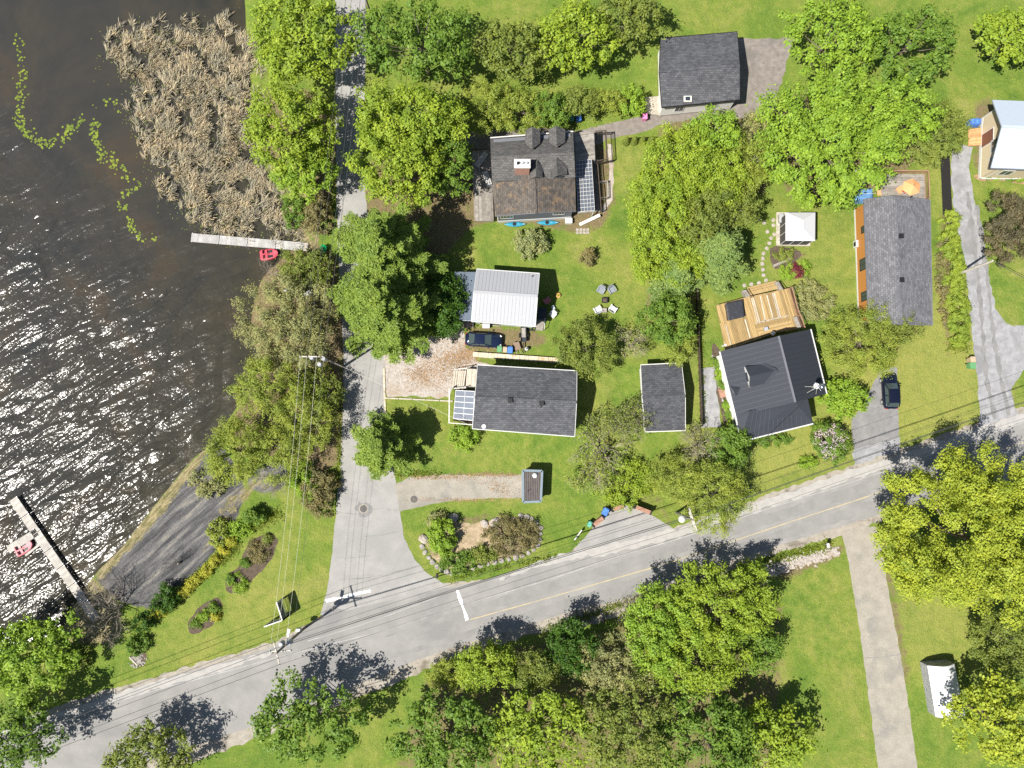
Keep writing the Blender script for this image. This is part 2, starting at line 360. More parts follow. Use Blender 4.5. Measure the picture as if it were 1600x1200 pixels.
dirt = field([([(735, 210), (940, 208), (945, 360), (770, 350), (700, 400), (560, 560), (530, 420), (560, 260)], .75), ([(370, 150), (520, 150), (520, 330), (460, 320), (400, 240)], .7),
              ([(400, 400), (525, 400), (530, 720), (440, 720), (360, 700), (375, 600), (380, 500)], 1.0), ([(1040, 180), (1210, 200), (1200, 300), (1050, 440), (1010, 330)], .7),
              ([(1205, 150), (1440, 150), (1400, 300), (1230, 310)], .65), ([(1070, 460), (1088, 455), (1094, 668), (1072, 668)], .45), ([(1010, 450), (1045, 440), (1025, 490), (1005, 500)], .75),
              ([(945, 770), (1010, 740), (1050, 790), (1050, 830), (1005, 795)], .5), ([(738, 506), (840, 513), (852, 545), (742, 555), (724, 530)], .72), ([(1240, 395), (1262, 390), (1262, 412), (1240, 412)], .6),
              ([(700, 735), (815, 735), (815, 745), (690, 748), (630, 740)], .7), ([(1368, 830), (1384, 830), (1425, 1050), (1405, 1050)], .7), ([(1395, 915), (1440, 940), (1450, 965), (1405, 960)], .5),
              ([(1190, 900), (1310, 850), (1310, 875), (1230, 905)], .8), ([(655, 850), (690, 805), (800, 800), (845, 840), (800, 875), (700, 895)], .6), ([(945, 225), (958, 225), (955, 310), (940, 315)], .7),
              ([(535, 130), (535, 380), (520, 380), (520, 130)], .6), ([(660, 1060), (950, 980), (1010, 930), (1020, 1400), (640, 1400)], .6), ([(1000, 930), (1190, 900), (1230, 1000), (1180, 1300), (1000, 1300)], .6),
              ([(1215, 150), (1340, -200), (1540, -200), (1530, 150), (1340, 160)], .25), ([(1520, 160), (1560, 160), (1545, 290), (1515, 250)], .7), ([(1470, 330), (1482, 330), (1488, 540), (1476, 540)], .8)], .9)
dry = field([([(1330, 510), (1520, 470), (1530, 680), (1410, 700), (1300, 740), (1170, 770), (1180, 700), (1300, 620)], .85), ([(1180, 400), (1330, 330), (1345, 480), (1270, 500), (1180, 440)], .5),
             ([(1000, 380), (1060, 440), (1010, 520), (960, 450)], .5), ([(190, 1050), (380, 880), (450, 800), (470, 900), (440, 1040)], .45), ([(1390, 900), (1560, 960), (1540, 1060), (1410, 1060)], .6),
             ([(1440, 230), (1480, 240), (1490, 350), (1456, 320)], .7), ([(640, 700), (830, 690), (820, 735), (640, 735)], .35), ([(1240, 880), (1310, 880), (1350, 1050), (1240, 1010)], .25),
             ([(1070, 460), (1090, 460), (1096, 670), (1074, 670)], .8), ([(960, 210), (1040, 240), (1010, 300), (955, 300)], .45), ([(900, 590), (960, 580), (950, 650), (910, 660)], .6)], 2.2)
ny, nx = X.shape; idx = np.arange(ny * nx).reshape(ny, nx)
quads = np.stack([idx[:-1, :-1], idx[:-1, 1:], idx[1:, 1:], idx[1:, :-1]], -1).reshape(-1, 4)
def np_mesh(name, co, quads, attrs=None):
    me = bpy.data.meshes.new(name); n = len(quads); k = quads.shape[1]
    me.vertices.add(len(co)); me.vertices.foreach_set('co', np.asarray(co, np.float32).ravel())
    me.loops.add(n * k); me.loops.foreach_set('vertex_index', np.asarray(quads, np.int32).ravel())
    me.polygons.add(n); me.polygons.foreach_set('loop_start', np.arange(0, n * k, k, dtype=np.int32)); me.polygons.foreach_set('loop_total', np.full(n, k, np.int32))
    for a, v in (attrs or {}).items(): me.attributes.new(a, 'FLOAT', 'POINT').data.foreach_set('value', np.asarray(v, np.float32).ravel())
    me.update(calc_edges=True); return me
far = 2500.0
co = np.stack([X, Y, Z], -1).reshape(-1, 3); nb = len(co)
ZW = -2.0                                                             # outer ring: land to the north, south and east, lake bed to the west
extra = np.array([(GX1, -far, 0), (far, -far, 0), (far, far, 0), (GX1, far, 0), (GX1, GY0, 0), (GX1, GY1, 0), (shore_w[0][0], GY1, 0), (shore_w[0][0] - 200, far, 0),
                  (shore_w[-1][0] + 30, GY0, 0), (shore_w[-1][0] - 200, -far, 0)])
co = np.vstack([co, extra]); e = nb
quads = np.vstack([quads, [(e, e + 1, e + 2, e + 3), (e + 6, e + 5, e + 3, e + 7), (e + 9, e, e + 4, e + 8)]])
at = {k: np.concatenate([v.ravel(), np.zeros(len(extra))]) for k, v in (('mud', mud), ('straw', straw), ('dirt', dirt), ('dry', dry))}
gme = np_mesh('ground', co, quads, at)
mt, t, n, l, b = nt_mat('lawn_and_soil'); v = pos_vec(n)
def attr(name): q = n.new('ShaderNodeAttribute'); q.attribute_name = name; return q.outputs['Fac']
nb_, nm, nf = noise_node(n, l, .13, 7, .68, v, .9), noise_node(n, l, .8, 5, .7, v), noise_node(n, l, 5.5, 4, .75, v)
nx_ = noise_node(n, l, 14, 2, .7, v)
g1 = ramp(n, l, nb_, [(.30, (.082, .150, .022)), (.46, (.130, .192, .030)), (.58, (.172, .212, .040)), (.72, (.232, .236, .066))])
g1 = mixc(n, l, .7, g1, ramp(n, l, nm, [(.28, (.66, .76, .7)), (.5, (1, 1, 1)), (.72, (1.34, 1.18, 1.4))]), 'MULTIPLY')
dryn = math_n(n, l, 'MULTIPLY_ADD', math_n(n, l, 'SUBTRACT', nm, .5), 1.3, attr('dry'))
g1 = mixc(n, l, ramp(n, l, dryn, [(.12, (0, 0, 0)), (.95, (.9, .9, .9))]), g1, (.245, .25, .062))
g1 = mixc(n, l, ramp(n, l, noise_node(n, l, 1.7, 6, .8, v, .3), [(.56, (0, 0, 0)), (.70, (.6,) * 3)]), g1, (.25, .215, .095))
g1 = mixc(n, l, .8, g1, ramp(n, l, nf, [(.25, (.55, .6, .5)), (.5, (1, 1, 1)), (.78, (1.5, 1.4, 1.5))]), 'MULTIPLY')
soil = mixc(n, l, .8, ramp(n, l, nm, [(.3, (.10, .078, .045)), (.5, (.19, .145, .08)), (.7, (.11, .125, .03))]), ramp(n, l, nf, [(.25, (.55,) * 3), (.75, (1.45,) * 3)]), 'MULTIPLY')
def thr(a, k=1.6, lo=.42, hi=.58): return ramp(n, l, math_n(n, l, 'MULTIPLY_ADD', math_n(n, l, 'SUBTRACT', math_n(n, l, 'MULTIPLY_ADD', nf, .35, math_n(n, l, 'MULTIPLY', nm, .65)), .5), k, a), [(lo, (0, 0, 0)), (hi, (1, 1, 1))])
col = mixc(n, l, thr(attr('dirt'), 1.9, .46, .66), g1, soil)
vm = scaled(n, l, v, (.12, 1.0, 1), .74)
nmud = noise_node(n, l, 1.1, 7, .72, vm, .25)
mudc = ramp(n, l, nmud, [(.34, (.035, .035, .037)), (.46, (.085, .084, .084)), (.56, (.15, .146, .142)), (.66, (.26, .235, .19))])
mudc = mixc(n, l, .8, mudc, ramp(n, l, nf, [(.25, (.65,) * 3), (.75, (1.35,) * 3)]), 'MULTIPLY')
col = mixc(n, l, thr(attr('mud'), 1.5, .42, .56), col, mudc)
strawc = ramp(n, l, noise_node(n, l, 1.6, 5, .7, scaled(n, l, v, (.5, 2, 1), .8)), [(.3, (.06, .07, .025)), (.48, (.19, .165, .08)), (.62, (.34, .28, .16)), (.75, (.10, .13, .03))])
col = mixc(n, l, thr(attr('straw'), 2.4, .40, .62), col, strawc)
l.new(col, b.inputs['Base Color']); b.inputs['Roughness'].default_value = .95; b.inputs['Specular IOR Level'].default_value = .12
bump(n, l, math_n(n, l, 'ADD', math_n(n, l, 'MULTIPLY', nm, 2.0), math_n(n, l, 'ADD', nf, math_n(n, l, 'MULTIPLY', nx_, .5))), b, .9, .14)
gme.materials.append(mt); ground = link('ground', gme); tag(ground, kind='structure')

# water: fine wind ripples on longer waves, calmer where the trees on the bank shelter it
ws = 1.0
wx = np.concatenate([[-far, -300, -140], np.arange(GX0 - 10, G(640, 500).x, ws)]); wy = np.concatenate([[-far, -200], np.arange(GY0, GY1, ws), [200, far]])
WX, WY = np.meshgrid(wx, wy)
dsh = dist_line(WX, WY, shore_w)
reed_px = [(170, 60), (215, 150), (208, 180), (232, 235), (255, 290), (295, 335), (330, 356), (372, 364), (450, 372), (468, 365), (450, 320), (425, 280), (398, 225), (394, 150), (390, 40)]
reed_w = [(p.x, p.y) for p in W(smooth_px(reed_px, True, 3))]
dre = dist_line(WX, WY, reed_w)
lee = [(p.x, p.y) for p in W([(-80, 100), (60, 260), (190, 350), (330, 440), (372, 560), (340, 690)])]
dl = dist_line(WX, WY, lee)
north = np.array([WY > np.interp(WX, [q[0] for q in lee], [q[1] for q in lee])])[0]
calm = np.clip(.5 + np.where(north, dl, -dl) / 22.0, 0, 1)
wob = np.clip(1.0 - .86 * calm, .1, 1) * np.clip(.45 + dsh / 6, 0, 1)
ii = np.arange(WX.size).reshape(WX.shape)
wq = np.stack([ii[:-1, :-1], ii[:-1, 1:], ii[1:, 1:], ii[1:, :-1]], -1).reshape(-1, 4)
wme = np_mesh('lake_water', np.stack([WX, WY, np.full(WX.shape, WATER_Z)], -1).reshape(-1, 3), wq, {'chop': wob, 'shallow': np.exp(-dsh / 9)})
mt, t, n, l, b = nt_mat('dark_lake_water'); v = pos_vec(n)
va = scaled(n, l, v, (1, 1, 1), 0)
def aniso(rz, sx, sy): 
    q = n.new('ShaderNodeMapping'); q.vector_type = 'TEXTURE'; l.new(v, q.inputs[0]); q.inputs['Rotation'].default_value = (0, 0, rz); q.inputs['Scale'].default_value = (sx, sy, 1); return q.outputs[0]
w1 = noise_node(n, l, 1.0, 2, .5, aniso(.64, 6.0, 1.65), .45)          # wave crests run from lower left to upper right
w2 = noise_node(n, l, 1.0, 2, .55, aniso(.5, .75, .42), .3)
w3 = noise_node(n, l, 1.0, 1, .5, aniso(.9, .34, .24), 0)
hgt = math_n(n, l, 'ADD', math_n(n, l, 'MULTIPLY', w1, 1.6), math_n(n, l, 'ADD', math_n(n, l, 'MULTIPLY', w2, .17), math_n(n, l, 'MULTIPLY', w3, .06)))
hgt = math_n(n, l, 'MULTIPLY', hgt, attr('chop'))
bump(n, l, hgt, b, 1.0, .62)
cw = ramp(n, l, noise_node(n, l, .09, 5, .65, v, .6), [(.3, (.025, .027, .027)), (.55, (.040, .037, .031)), (.75, (.06, .044, .028))])
cw = mixc(n, l, math_n(n, l, 'MULTIPLY', attr('shallow'), .7), cw, ramp(n, l, noise_node(n, l, .5, 5, .7, v), [(.3, (.018, .018, .012)), (.7, (.05, .042, .022))]))
l.new(cw, b.inputs['Base Color']); b.inputs['Roughness'].default_value = .19; b.inputs['IOR'].default_value = 1.33
wme.materials.append(mt); lake = link('lake_water', wme); tag(lake, kind='structure')

# ------------------------------------------------------------------ roads, drives, beds: sheets a few millimetres above one another
def patch(name, px, z, mt, jag=.12, smooth=True, closed=True, k=4, kind='structure', seed=0.0, world=False):
    pts = [Vector(p) for p in px] if world else W(smooth_px(px, True, k) if smooth else px, z)
    rs = []; nn = len(pts)
    for i in range(nn):
        a, b_ = pts[i], pts[(i + 1) % nn]; steps = max(1, int((b_ - a).length / .45)) if jag else 1
        for s in range(steps): rs.append(a.lerp(b_, s / steps))
    if jag:
        out = []
        for i, p in enumerate(rs):
            d = rs[(i + 1) % len(rs)] - rs[i - 1]; nn_ = Vector((-d.y, d.x, 0)).normalized() if d.length > 1e-6 else Vector((0, 0, 0))
            o = noise.noise(Vector((p.x * .9, p.y * .9, seed))) * jag + noise.noise(Vector((p.x * 3.1, p.y * 3.1, seed + 5))) * jag * .6
            out.append(p + nn_ * o)
        rs = out
    rs = [Vector((p.x, p.y, z)) for p in rs]
    tr = tessellate_polygon([rs]); me = bpy.data.meshes.new(name); fs = []
    for a, b_, c in tr:
        q = (rs[b_] - rs[a]).cross(rs[c] - rs[a]).z
        if abs(q) > 1e-9: fs.append((a, b_, c) if q > 0 else (c, b_, a))
    me.from_pydata([p[:] for p in rs], [], fs); me.materials.append(mt); me.update()
    o = link(name, me); tag(o, kind=kind); return o
def strip(name, px, wd, z, mt, jag=0.0, smooth=True, kind='structure', k=5, taper=False):
    c = W(smooth_px(px, False, k) if smooth else px, z); Lf, Rt = [], []
    for i, p in enumerate(c):
        d = (c[min(i + 1, len(c) - 1)] - c[max(i - 1, 0)]).normalized(); s = Vector((-d.y, d.x, 0)) * wd / 2 * (min(1, .05 + min(i, len(c) - 1 - i) / 7) if taper else 1); Lf.append(p + s); Rt.append(p - s)
    return patch(name, Lf + Rt[::-1], z, mt, jag, kind=kind, world=True)
N_EDGE = [(-300, 1255), (-100, 1180), (100, 1110), (250, 1062), (330, 1040), (420, 1012), (490, 975), (512, 945)]
N_EDGE2 = [(702, 918), (780, 900), (870, 868), (960, 850), (1045, 829), (1160, 793), (1290, 749), (1400, 713), (1520, 672), (1600, 645), (1750, 592), (2000, 500), (2400, 350)]
S_EDGE = [(2400, 460), (2000, 598), (1750, 683), (1600, 735), (1480, 770), (1375, 804), (1315, 822), (1237, 846), (1160, 871), (1075, 899), (970, 937), (900, 953), (830, 975), (700, 1014), (600, 1052), (450, 1115), (200, 1200), (0, 1275), (-300, 1390)]
patch('road_shoulder', [(-300, 1240), (100, 1100), (330, 1030), (430, 1003), (500, 965), (540, 950), (690, 912), (790, 902), (880, 866), (905, 852), (1045, 824), (1060, 822), (1160, 786), (1290, 741), (1400, 704), (1520, 662), (1600, 634),
      (1760, 575), (2400, 330), (2400, 480), (1760, 695), (1600, 747), (1380, 815), (1310, 838), (1230, 860), (1080, 911), (990, 945), (960, 966), (900, 982), (845, 988), (700, 1030), (660, 1050), (450, 1135), (-300, 1420)], .006, M['shoulder'], .35, smooth=False, seed=3)
patch('side_street', [(524, -300), (524, 150), (525, 260), (526, 340), (530, 440), (537, 560), (536, 640), (532, 720), (526, 790), (519, 860), (511, 925), (500, 960), (560, 985), (700, 935), (706, 917),
      (690, 910), (668, 896), (648, 874), (632, 842), (625, 800), (618, 752), (606, 690), (600, 640), (600, 560), (588, 440), (574, 330), (566, 250), (570, 150), (576, -300)], .010, M['street'], .10, smooth=False, seed=1)
patch('main_road', smooth_px(N_EDGE, False, 4) + [(540, 955), (620, 935), (690, 920)] + smooth_px(N_EDGE2, False, 4) + smooth_px(S_EDGE, False, 4), .014, M['asphalt'], .10, smooth=False, seed=2)
patch('roadside_lay_by', [(893, 866), (908, 846), (930, 820), (952, 797), (975, 789), (1000, 794), (1030, 812), (1062, 832), (980, 858)], .012, M['street'], .10, smooth=False)
patch('tank_driveway', [(616, 757), (640, 746), (690, 743), (760, 742), (816, 742), (817, 778), (760, 779), (700, 783), (650, 793), (625, 800)], .0125, M['concrete_drive'], .22, smooth=False, seed=7)
patch('gravel_drive', [(598, 556), (630, 548), (655, 536), (685, 520), (704, 503), (726, 506), (727, 545), (741, 552), (742, 562), (772, 571), (742, 605), (706, 606), (702, 622), (650, 619), (605, 620), (600, 590)], .008, M['gravel'], .3, smooth=False, seed=4)
patch('asphalt_driveway', [(1333, 703), (1330, 652), (1348, 636), (1364, 600), (1380, 570), (1402, 574), (1403, 620), (1405, 698), (1338, 726)], .0085, M['drive'], .12, smooth=False, seed=6)
patch('gravel_apron', [(1333, 702), (1405, 684), (1408, 703), (1334, 728)], .0125, M['gravel_blue'], .3, smooth=False, seed=8)
patch('gravel_lane', [(1486, 236), (1488, 290), (1492, 340), (1506, 400), (1514, 470), (1523, 560), (1531, 630), (1530, 668), (1600, 645), (1610, 640), (1592, 650), (1584, 635), (1580, 605), (1600, 578), (1760, 545), (1760, 490), (1600, 508), (1572, 506), (1556, 482), (1541, 410), (1524, 320), (1514, 262), (1520, 230), (1500, 225)], .009, M['gravel_blue'], .22, smooth=False, seed=9)
strip('wheel_track', [(1512, 300), (1524, 400), (1534, 500), (1541, 590), (1556, 655)], m(6), .0125, M['drive'], .35)
strip('wheel_track', [(1526, 320), (1544, 440), (1553, 530), (1566, 600), (1576, 650)], m(6), .0125, M['drive'], .35)
patch('north_lane', [(700, 214), (740, 206), (850, 200), (900, 205), (930, 198), (980, 187), (1020, 178), (1028, 150), (1040, 60), (1240, 60), (1215, 150), (1206, 186), (1110, 185), (1040, 192), (1000, 208), (952, 216), (936, 226), (880, 230), (780, 232), (720, 232)], .008, M['gravel_dark'], .3, smooth=False, seed=10)
strip('garden_path', [(952, 225), (955, 265), (952, 310), (940, 330)], m(7), .0085, M['gravel'], .25)
patch('concrete_driveway', [(1315, 834), (1326, 880), (1334, 930), (1344, 990), (1352, 1050), (1372, 1200), (1392, 1400), (1462, 1400), (1434, 1200), (1412, 1050), (1400, 985), (1384, 900), (1378, 860), (1368, 822), (1340, 822)], .016, M['concrete_drive'], .12, smooth=False, seed=11)
strip('joint_crack', [(1351, 1028), (1376, 1027), (1409, 1022)], .06, .0195, M['drive'], .05)
patch('side_drive', [(1094, 575), (1119, 573), (1121, 610), (1124, 650), (1128, 668), (1096, 668)], .0085, M['gravel_blue'], .15, smooth=False, seed=12)
patch('ground_fabric', [(1469, 244), (1484, 243), (1488, 330), (1476, 338), (1473, 334)], .02, M['fabric'], .03, smooth=False)  # flat straight-edged black strip on the ground west of the lane
tag(bpy.data.objects['ground_fabric'], 'black landscape fabric strip laid beside the gravel lane', 'ground fabric'); del bpy.data.objects['ground_fabric']['kind']
for bed in ([(352, 910), (358, 897), (372, 886), (383, 860), (398, 842), (422, 833), (434, 842), (428, 868), (412, 888), (398, 902), (376, 924), (356, 926)],
            [(293, 976), (303, 958), (322, 941), (340, 934), (346, 945), (342, 962), (330, 976), (312, 988), (298, 989)], [(203, 1018), (222, 1004), (230, 1015), (226, 1036), (216, 1040)],
            [(1205, 388), (1240, 388), (1250, 402), (1215, 420), (1205, 410)], [(1112, 548), (1124, 547), (1140, 620), (1152, 690), (1130, 660)]):
    patch('planting_bed', bed, .009, M['soil'], .2, seed=bed[0][0])
patch('planting_bed', [(664, 850), (676, 822), (700, 812), (740, 818), (790, 808), (834, 816), (840, 838), (826, 860), (780, 874), (720, 888), (690, 884)], .009, M['bed_straw'], .3, seed=2)
# paint and ironwork on the roads
strip('centre_line', [(735, 968), (850, 936), (950, 907), (1055, 876), (1215, 822), (1340, 781), (1400, 760), (1500, 726), (1600, 691), (1750, 640), (2200, 480)], .11, .0185, M['paint_yellow'], .05)
strip('wheel_track', [(600, 995), (735, 955), (955, 889), (1208, 809), (1420, 738), (1600, 676), (1760, 620)], 1.25, .0155, M['track'], .25, taper=True)
strip('wheel_track', [(560, 1040), (760, 983), (960, 921), (1226, 834), (1388, 782), (1600, 713), (1760, 660)], 1.25, .0155, M['track'], .25, taper=True)
strip('road_dust', [(-200, 1216), (150, 1099), (350, 1042), (440, 1016)], 1.0, .0162, M['dust'], .4, taper=True)
strip('road_dust', [(780, 905), (870, 874), (960, 856), (1045, 835), (1160, 799), (1290, 756), (1400, 719), (1520, 679), (1600, 652), (1750, 600)], 1.1, .0162, M['dust'], .4, taper=True)
strip('edge_line', [(-200, 1222), (150, 1106), (350, 1050), (470, 1018), (600, 985), (720, 946), (860, 905), (960, 871), (1060, 842), (1200, 795), (1320, 757), (1440, 716), (1600, 660), (1800, 590), (2200, 445)], .09, .0185, M['paint_faint'], .04)
strip('edge_line', [(480, 1002), (580, 971), (700, 926), (716, 920)], .08, .0185, M['paint_faint'], .04)
strip('stop_line', [(509, 939), (545, 931), (579, 923)], .36, .0185, M['paint_white'], .12, False)
strip('stop_line', [(714, 921), (722, 945), (730, 969)], .34, .0185, M['paint_white'], .12, False)
rngc = random.Random(5)
for pts in ([(527, 800), (560, 803), (590, 795), (622, 798)], [(570, 838), (595, 836), (624, 830)], [(530, 905), (580, 902), (650, 885)], [(525, 870), (545, 872), (580, 868)],
            [(545, 700), (560, 704), (600, 700)], [(552, 640), (575, 646), (600, 644)], [(640, 1000), (660, 990), (700, 985)], [(880, 930), (885, 945), (895, 955)]):
    strip('asphalt_crack', pts, .04, .0178, M['drive'], .06)
for (cx, cyy, r) in ((568, 796, 12), ):
    patch('asphalt_patch', [(cx + r * math.cos(a) * q, cyy + r * math.sin(a) * q) for a, q in ((k * .42, rngc.uniform(.8, 1.25)) for k in range(15))], .0135, M['drive'], .25)
for (x, y, lb) in ((568, 795, 'round cast iron manhole cover in the middle of the side street'), (647, 780, 'round manhole cover in the short driveway beside the side street')):
    c = G(x, y); o = thing('manhole_cover', lb, 'manhole cover', (c.x, c.y, .0), 'manhole covers')
    P('rim', M['concrete_drive'], o, lambda b_: b_.lathe((c.x, c.y, 0), [(.62, 0), (.62, .024), (.46, .026)], 20)); P('lid', M['iron'], o, lambda b_: b_.lathe((c.x, c.y, .0), [(.45, 0), (.45, .03), (.40, .034)], 20))
# ------------------------------------------------------------------ trees and plants
def leaf_mesh(name, Pn, Nn, size, aspect, mt, parent, kind=None):
    """one rhombic leaf (or leaf spray) per point; Pn relative to the parent"""
    N = len(Pn); rg = np.random.default_rng(N); Nn = Nn / (np.linalg.norm(Nn, axis=1, keepdims=True) + 1e-9)
    r = rg.normal(size=(N, 3)); t = np.cross(Nn, r); t /= np.linalg.norm(t, axis=1, keepdims=True) + 1e-9; bb = np.cross(Nn, t)
    s = (np.asarray(size) * np.ones(N))[:, None] * .5
    co = np.stack([Pn + t * s, Pn + bb * s * aspect, Pn - t * s, Pn - bb * s * aspect], 1).reshape(-1, 3)
    me = np_mesh(name, co, np.arange(N * 4).reshape(-1, 4)); me.materials.append(mt)
    o = link(name, me, parent); return o
def crown_pts(rg, R, Ry, H, leaf, dens=5.0, cr=None, frond=.9, low=-.15, fill=.25):
    """boughs on an uneven shell, each bough a dome of leafy shoots, with gaps between the boughs"""
    R, Ry = R * 1.04, Ry * 1.04; mean = (R * Ry) ** .5
    br = (.15 * mean + .28) * (cr or 1.0); sr = .30 * br + .12
    nb = int(np.clip(2.5 * (R * Ry) / br ** 2, 9, 120))
    k = rg.normal(size=(6, 3)) * 2.6; ph = rg.uniform(0, 6.28, 6)
    cand = rg.normal(size=(nb * 14, 3)); cand[:, 2] = np.where(cand[:, 2] < 0, cand[:, 2] * .5, cand[:, 2]); cand /= np.linalg.norm(cand, axis=1, keepdims=True); cand = cand[cand[:, 2] > low]
    d = cand[:1]                                                  # spread the boughs evenly but not regularly
    while len(d) < nb and len(d) < len(cand):
        c_ = cand[rg.choice(len(cand), 5)]; dist = np.linalg.norm(c_[:, None] - d[None], axis=2).min(1); d = np.vstack([d, c_[dist.argmax()]])
    lump = 1 + .075 * np.cos(d @ k.T + ph).sum(1); rho = rg.uniform(.74, 1.03, len(d)) * lump
    nf = max(3, int(len(d) * fill * 1.6)); df = d[rg.integers(len(d), size=nf)] + rg.normal(size=(nf, 3)) * .25; d = np.vstack([d, df]); rho = np.concatenate([rho, rg.uniform(.4, .72, nf)])
    c = d * np.array([R, Ry, H]) * rho[:, None]; n = len(c); sz = rg.uniform(.72, 1.25, n)
    ns = int(np.clip(9 + 5 * frond, 8, 18)); q = rg.normal(size=(n, ns, 3)); q[..., 2] = np.abs(q[..., 2]) * .9 - .25; q /= np.linalg.norm(q, axis=-1, keepdims=True)
    q *= rg.uniform(.45, 1.0, (n, ns, 1)) * br * sz[:, None, None] * .78
    out = d / (np.linalg.norm(d, axis=1, keepdims=True) + 1e-9)
    q[..., 2] *= .62; s0 = (c[:, None] + q + out[:, None] * .15 * br).reshape(-1, 3)
    ax = (q + out[:, None] * br * .55 * frond + np.array([0, 0, .38 * br])).reshape(-1, 3) + rg.normal(size=(n * ns, 3)) * .2 * br; ax /= np.linalg.norm(ax, axis=1, keepdims=True)
    t1 = np.cross(ax, rg.normal(size=ax.shape)); t1 /= np.linalg.norm(t1, axis=1, keepdims=True); t2 = np.cross(ax, t1)
    per = max(6, int(dens * 1.5 * sr * sr / leaf ** 2))
    off = rg.normal(size=(len(s0), per, 3)) * np.array([1.05 * frond, .5, .5]) * sr * .8
    side = off[..., 1:2] * t1[:, None] + off[..., 2:3] * t2[:, None]; pts = s0[:, None] + off[..., :1] * ax[:, None] + side
    side = side / (np.linalg.norm(side, axis=-1, keepdims=True) + .15 * sr)
    bq = q.reshape(-1, 3) / (br * .8); nn = side * .5 + .55 * bq[:, None] + .25 * ax[:, None] + np.array([0, 0, .55]) + rg.normal(size=(len(s0), per, 3)) * .3
    return pts.reshape(-1, 3), nn.reshape(-1, 3), c
def trunk_mesh(rg, parent, mt, base_z, top, tips, r0, name='trunk'):
    b = MB().mat(mt); q = [Vector((0, 0, 0)), Vector((rg.normal() * .08, rg.normal() * .08, top * .35)), Vector((rg.normal() * .2, rg.normal() * .2, top * .75)), Vector((rg.normal() * .25, rg.normal() * .25, top))]
    b.tube(q, [r0 * 1.25, r0, r0 * .65, r0 * .2], 7)
    for tpt in tips:
        tpt = Vector(tpt); f = min(.9, max(.2, tpt.z / top * .62)); p0 = Vector((0, 0, top * f)); md = p0.lerp(tpt, .5) + Vector((0, 0, -.06 * (tpt - p0).length))
        b.tube([p0, md, tpt], [r0 * .42, r0 * .24, r0 * .06], 4, False)
    me = bpy.data.meshes.new(name); me.from_pydata(b.v, [], b.f); me.materials.append(mt); me.update(); return link(name, me, parent)
tree_no = [0]
def tree(name, label, px, py, rpx, rpy, H, pal, leaf=.34, dens=5.0, bark='bark', cat='tree', group=None, Hc=None, cr=None, frond=.9, low=-.15, fill=.25, crownpart='crown'):
    """px, py, rpx, rpy: the crown as the photograph shows it; H: height in metres"""
    tree_no[0] += 1; rg = np.random.default_rng(1000 + tree_no[0] * 7); leaf *= .84
    zc = H * .62; c = G(px, py, zc); sc = (CAM_H - zc) / F_PX
    R, Ry = rpx * sc, (rpy or rpx) * sc; Hc = Hc or H * .36
    o = thing(name, label, cat, (c.x, c.y, 0), group)
    pts, nn, cl = crown_pts(rg, R, Ry, Hc, leaf, dens, cr, frond, low, fill); off = np.array([0, 0, H - Hc * 1.05])
    pts[:, 2] = np.maximum(pts[:, 2] + off[2], .12); cl = cl + off
    leaf_mesh(crownpart, pts, nn, leaf * rg.uniform(.6, 1.35, len(pts)), {'willow': .36, 'khaki': .38, 'olive': .48}.get(pal, .62), L[pal], o)
    trunk_mesh(rg, o, M[bark], 0, H * .86, cl[rg.choice(len(cl), min(len(cl), 16), False)], max(.05, .022 * H))
    return o
def shrub(label, px, py, rpx, rpy, H, pal, name='shrub', leaf=.22, dens=4.0, cat='shrub', group=None, **k):
    tree_no[0] += 1; rg = np.random.default_rng(3000 + tree_no[0] * 5)
    zc = H * .5; c = G(px, py, zc); sc = (CAM_H - zc) / F_PX; R, Ry = rpx * sc, (rpy or rpx) * sc
    o = thing(name, label, cat, (c.x, c.y, 0), group); Hc = H * .62
    pts, nn, cl = crown_pts(rg, R, Ry, Hc, leaf, dens, k.get('cr'), k.get('frond', .7), -.35, k.get('fill', .3)); pts[:, 2] = np.maximum(pts[:, 2] + H - Hc, .04)
    leaf_mesh('foliage', pts, nn, leaf * rg.uniform(.7, 1.3, len(pts)), .6, L[pal], o)
    b = MB().mat(M['bark'])
    for i in rg.choice(len(cl), min(len(cl), 9), False):
        q = Vector(cl[i]) + Vector((0, 0, H - Hc)); b.tube([(0, 0, 0), Vector((q.x * .4, q.y * .4, max(.1, q.z * .55))), q], [.05, .035, .01], 4, False)
    me = bpy.data.meshes.new('stem'); me.from_pydata(b.v, [], b.f); me.materials.append(M['bark']); link('stem', me, o); return o
def bare_mesh(rg, H, R, depth=5, n0=7, r0=.12):
    b = MB()
    def grow(p, d, Ln, r, k):
        q = p + d * Ln * .5 + Vector(rg.normal(size=3)) * Ln * .05; e = p + d * Ln + Vector(rg.normal(size=3)) * Ln * .08
        b.tube([p, q, e], [r, r * .8, r * .6], 3 if k > 1 else 5, False)
        if k >= depth: return
        for _ in range(3 if k > 0 else n0):
            nd = (d + Vector(rg.normal(size=3)) * (.55 if k else .8)); nd.z = nd.z * .75 + .08; nd.normalize()
            grow(e if rg.random() < .65 else q, nd, Ln * rg.uniform(.58, .82), r * .55, k + 1)
    for _ in range(n0):
        a = rg.uniform(0, 6.28); tl = rg.uniform(.25, 1.1); d = Vector((math.cos(a) * math.sin(tl), math.sin(a) * math.sin(tl), math.cos(tl)))
        grow(Vector((0, 0, H * .08)), d, H * .36, r0 * .6, 1)
    v = np.array(b.v); s = np.percentile(np.hypot(v[:, 0], v[:, 1]), 97); v[:, :2] *= R / s; v[:, 2] *= H / v[:, 2].max(); v[:, 2] = np.maximum(v[:, 2], .02)
    return v, b.f
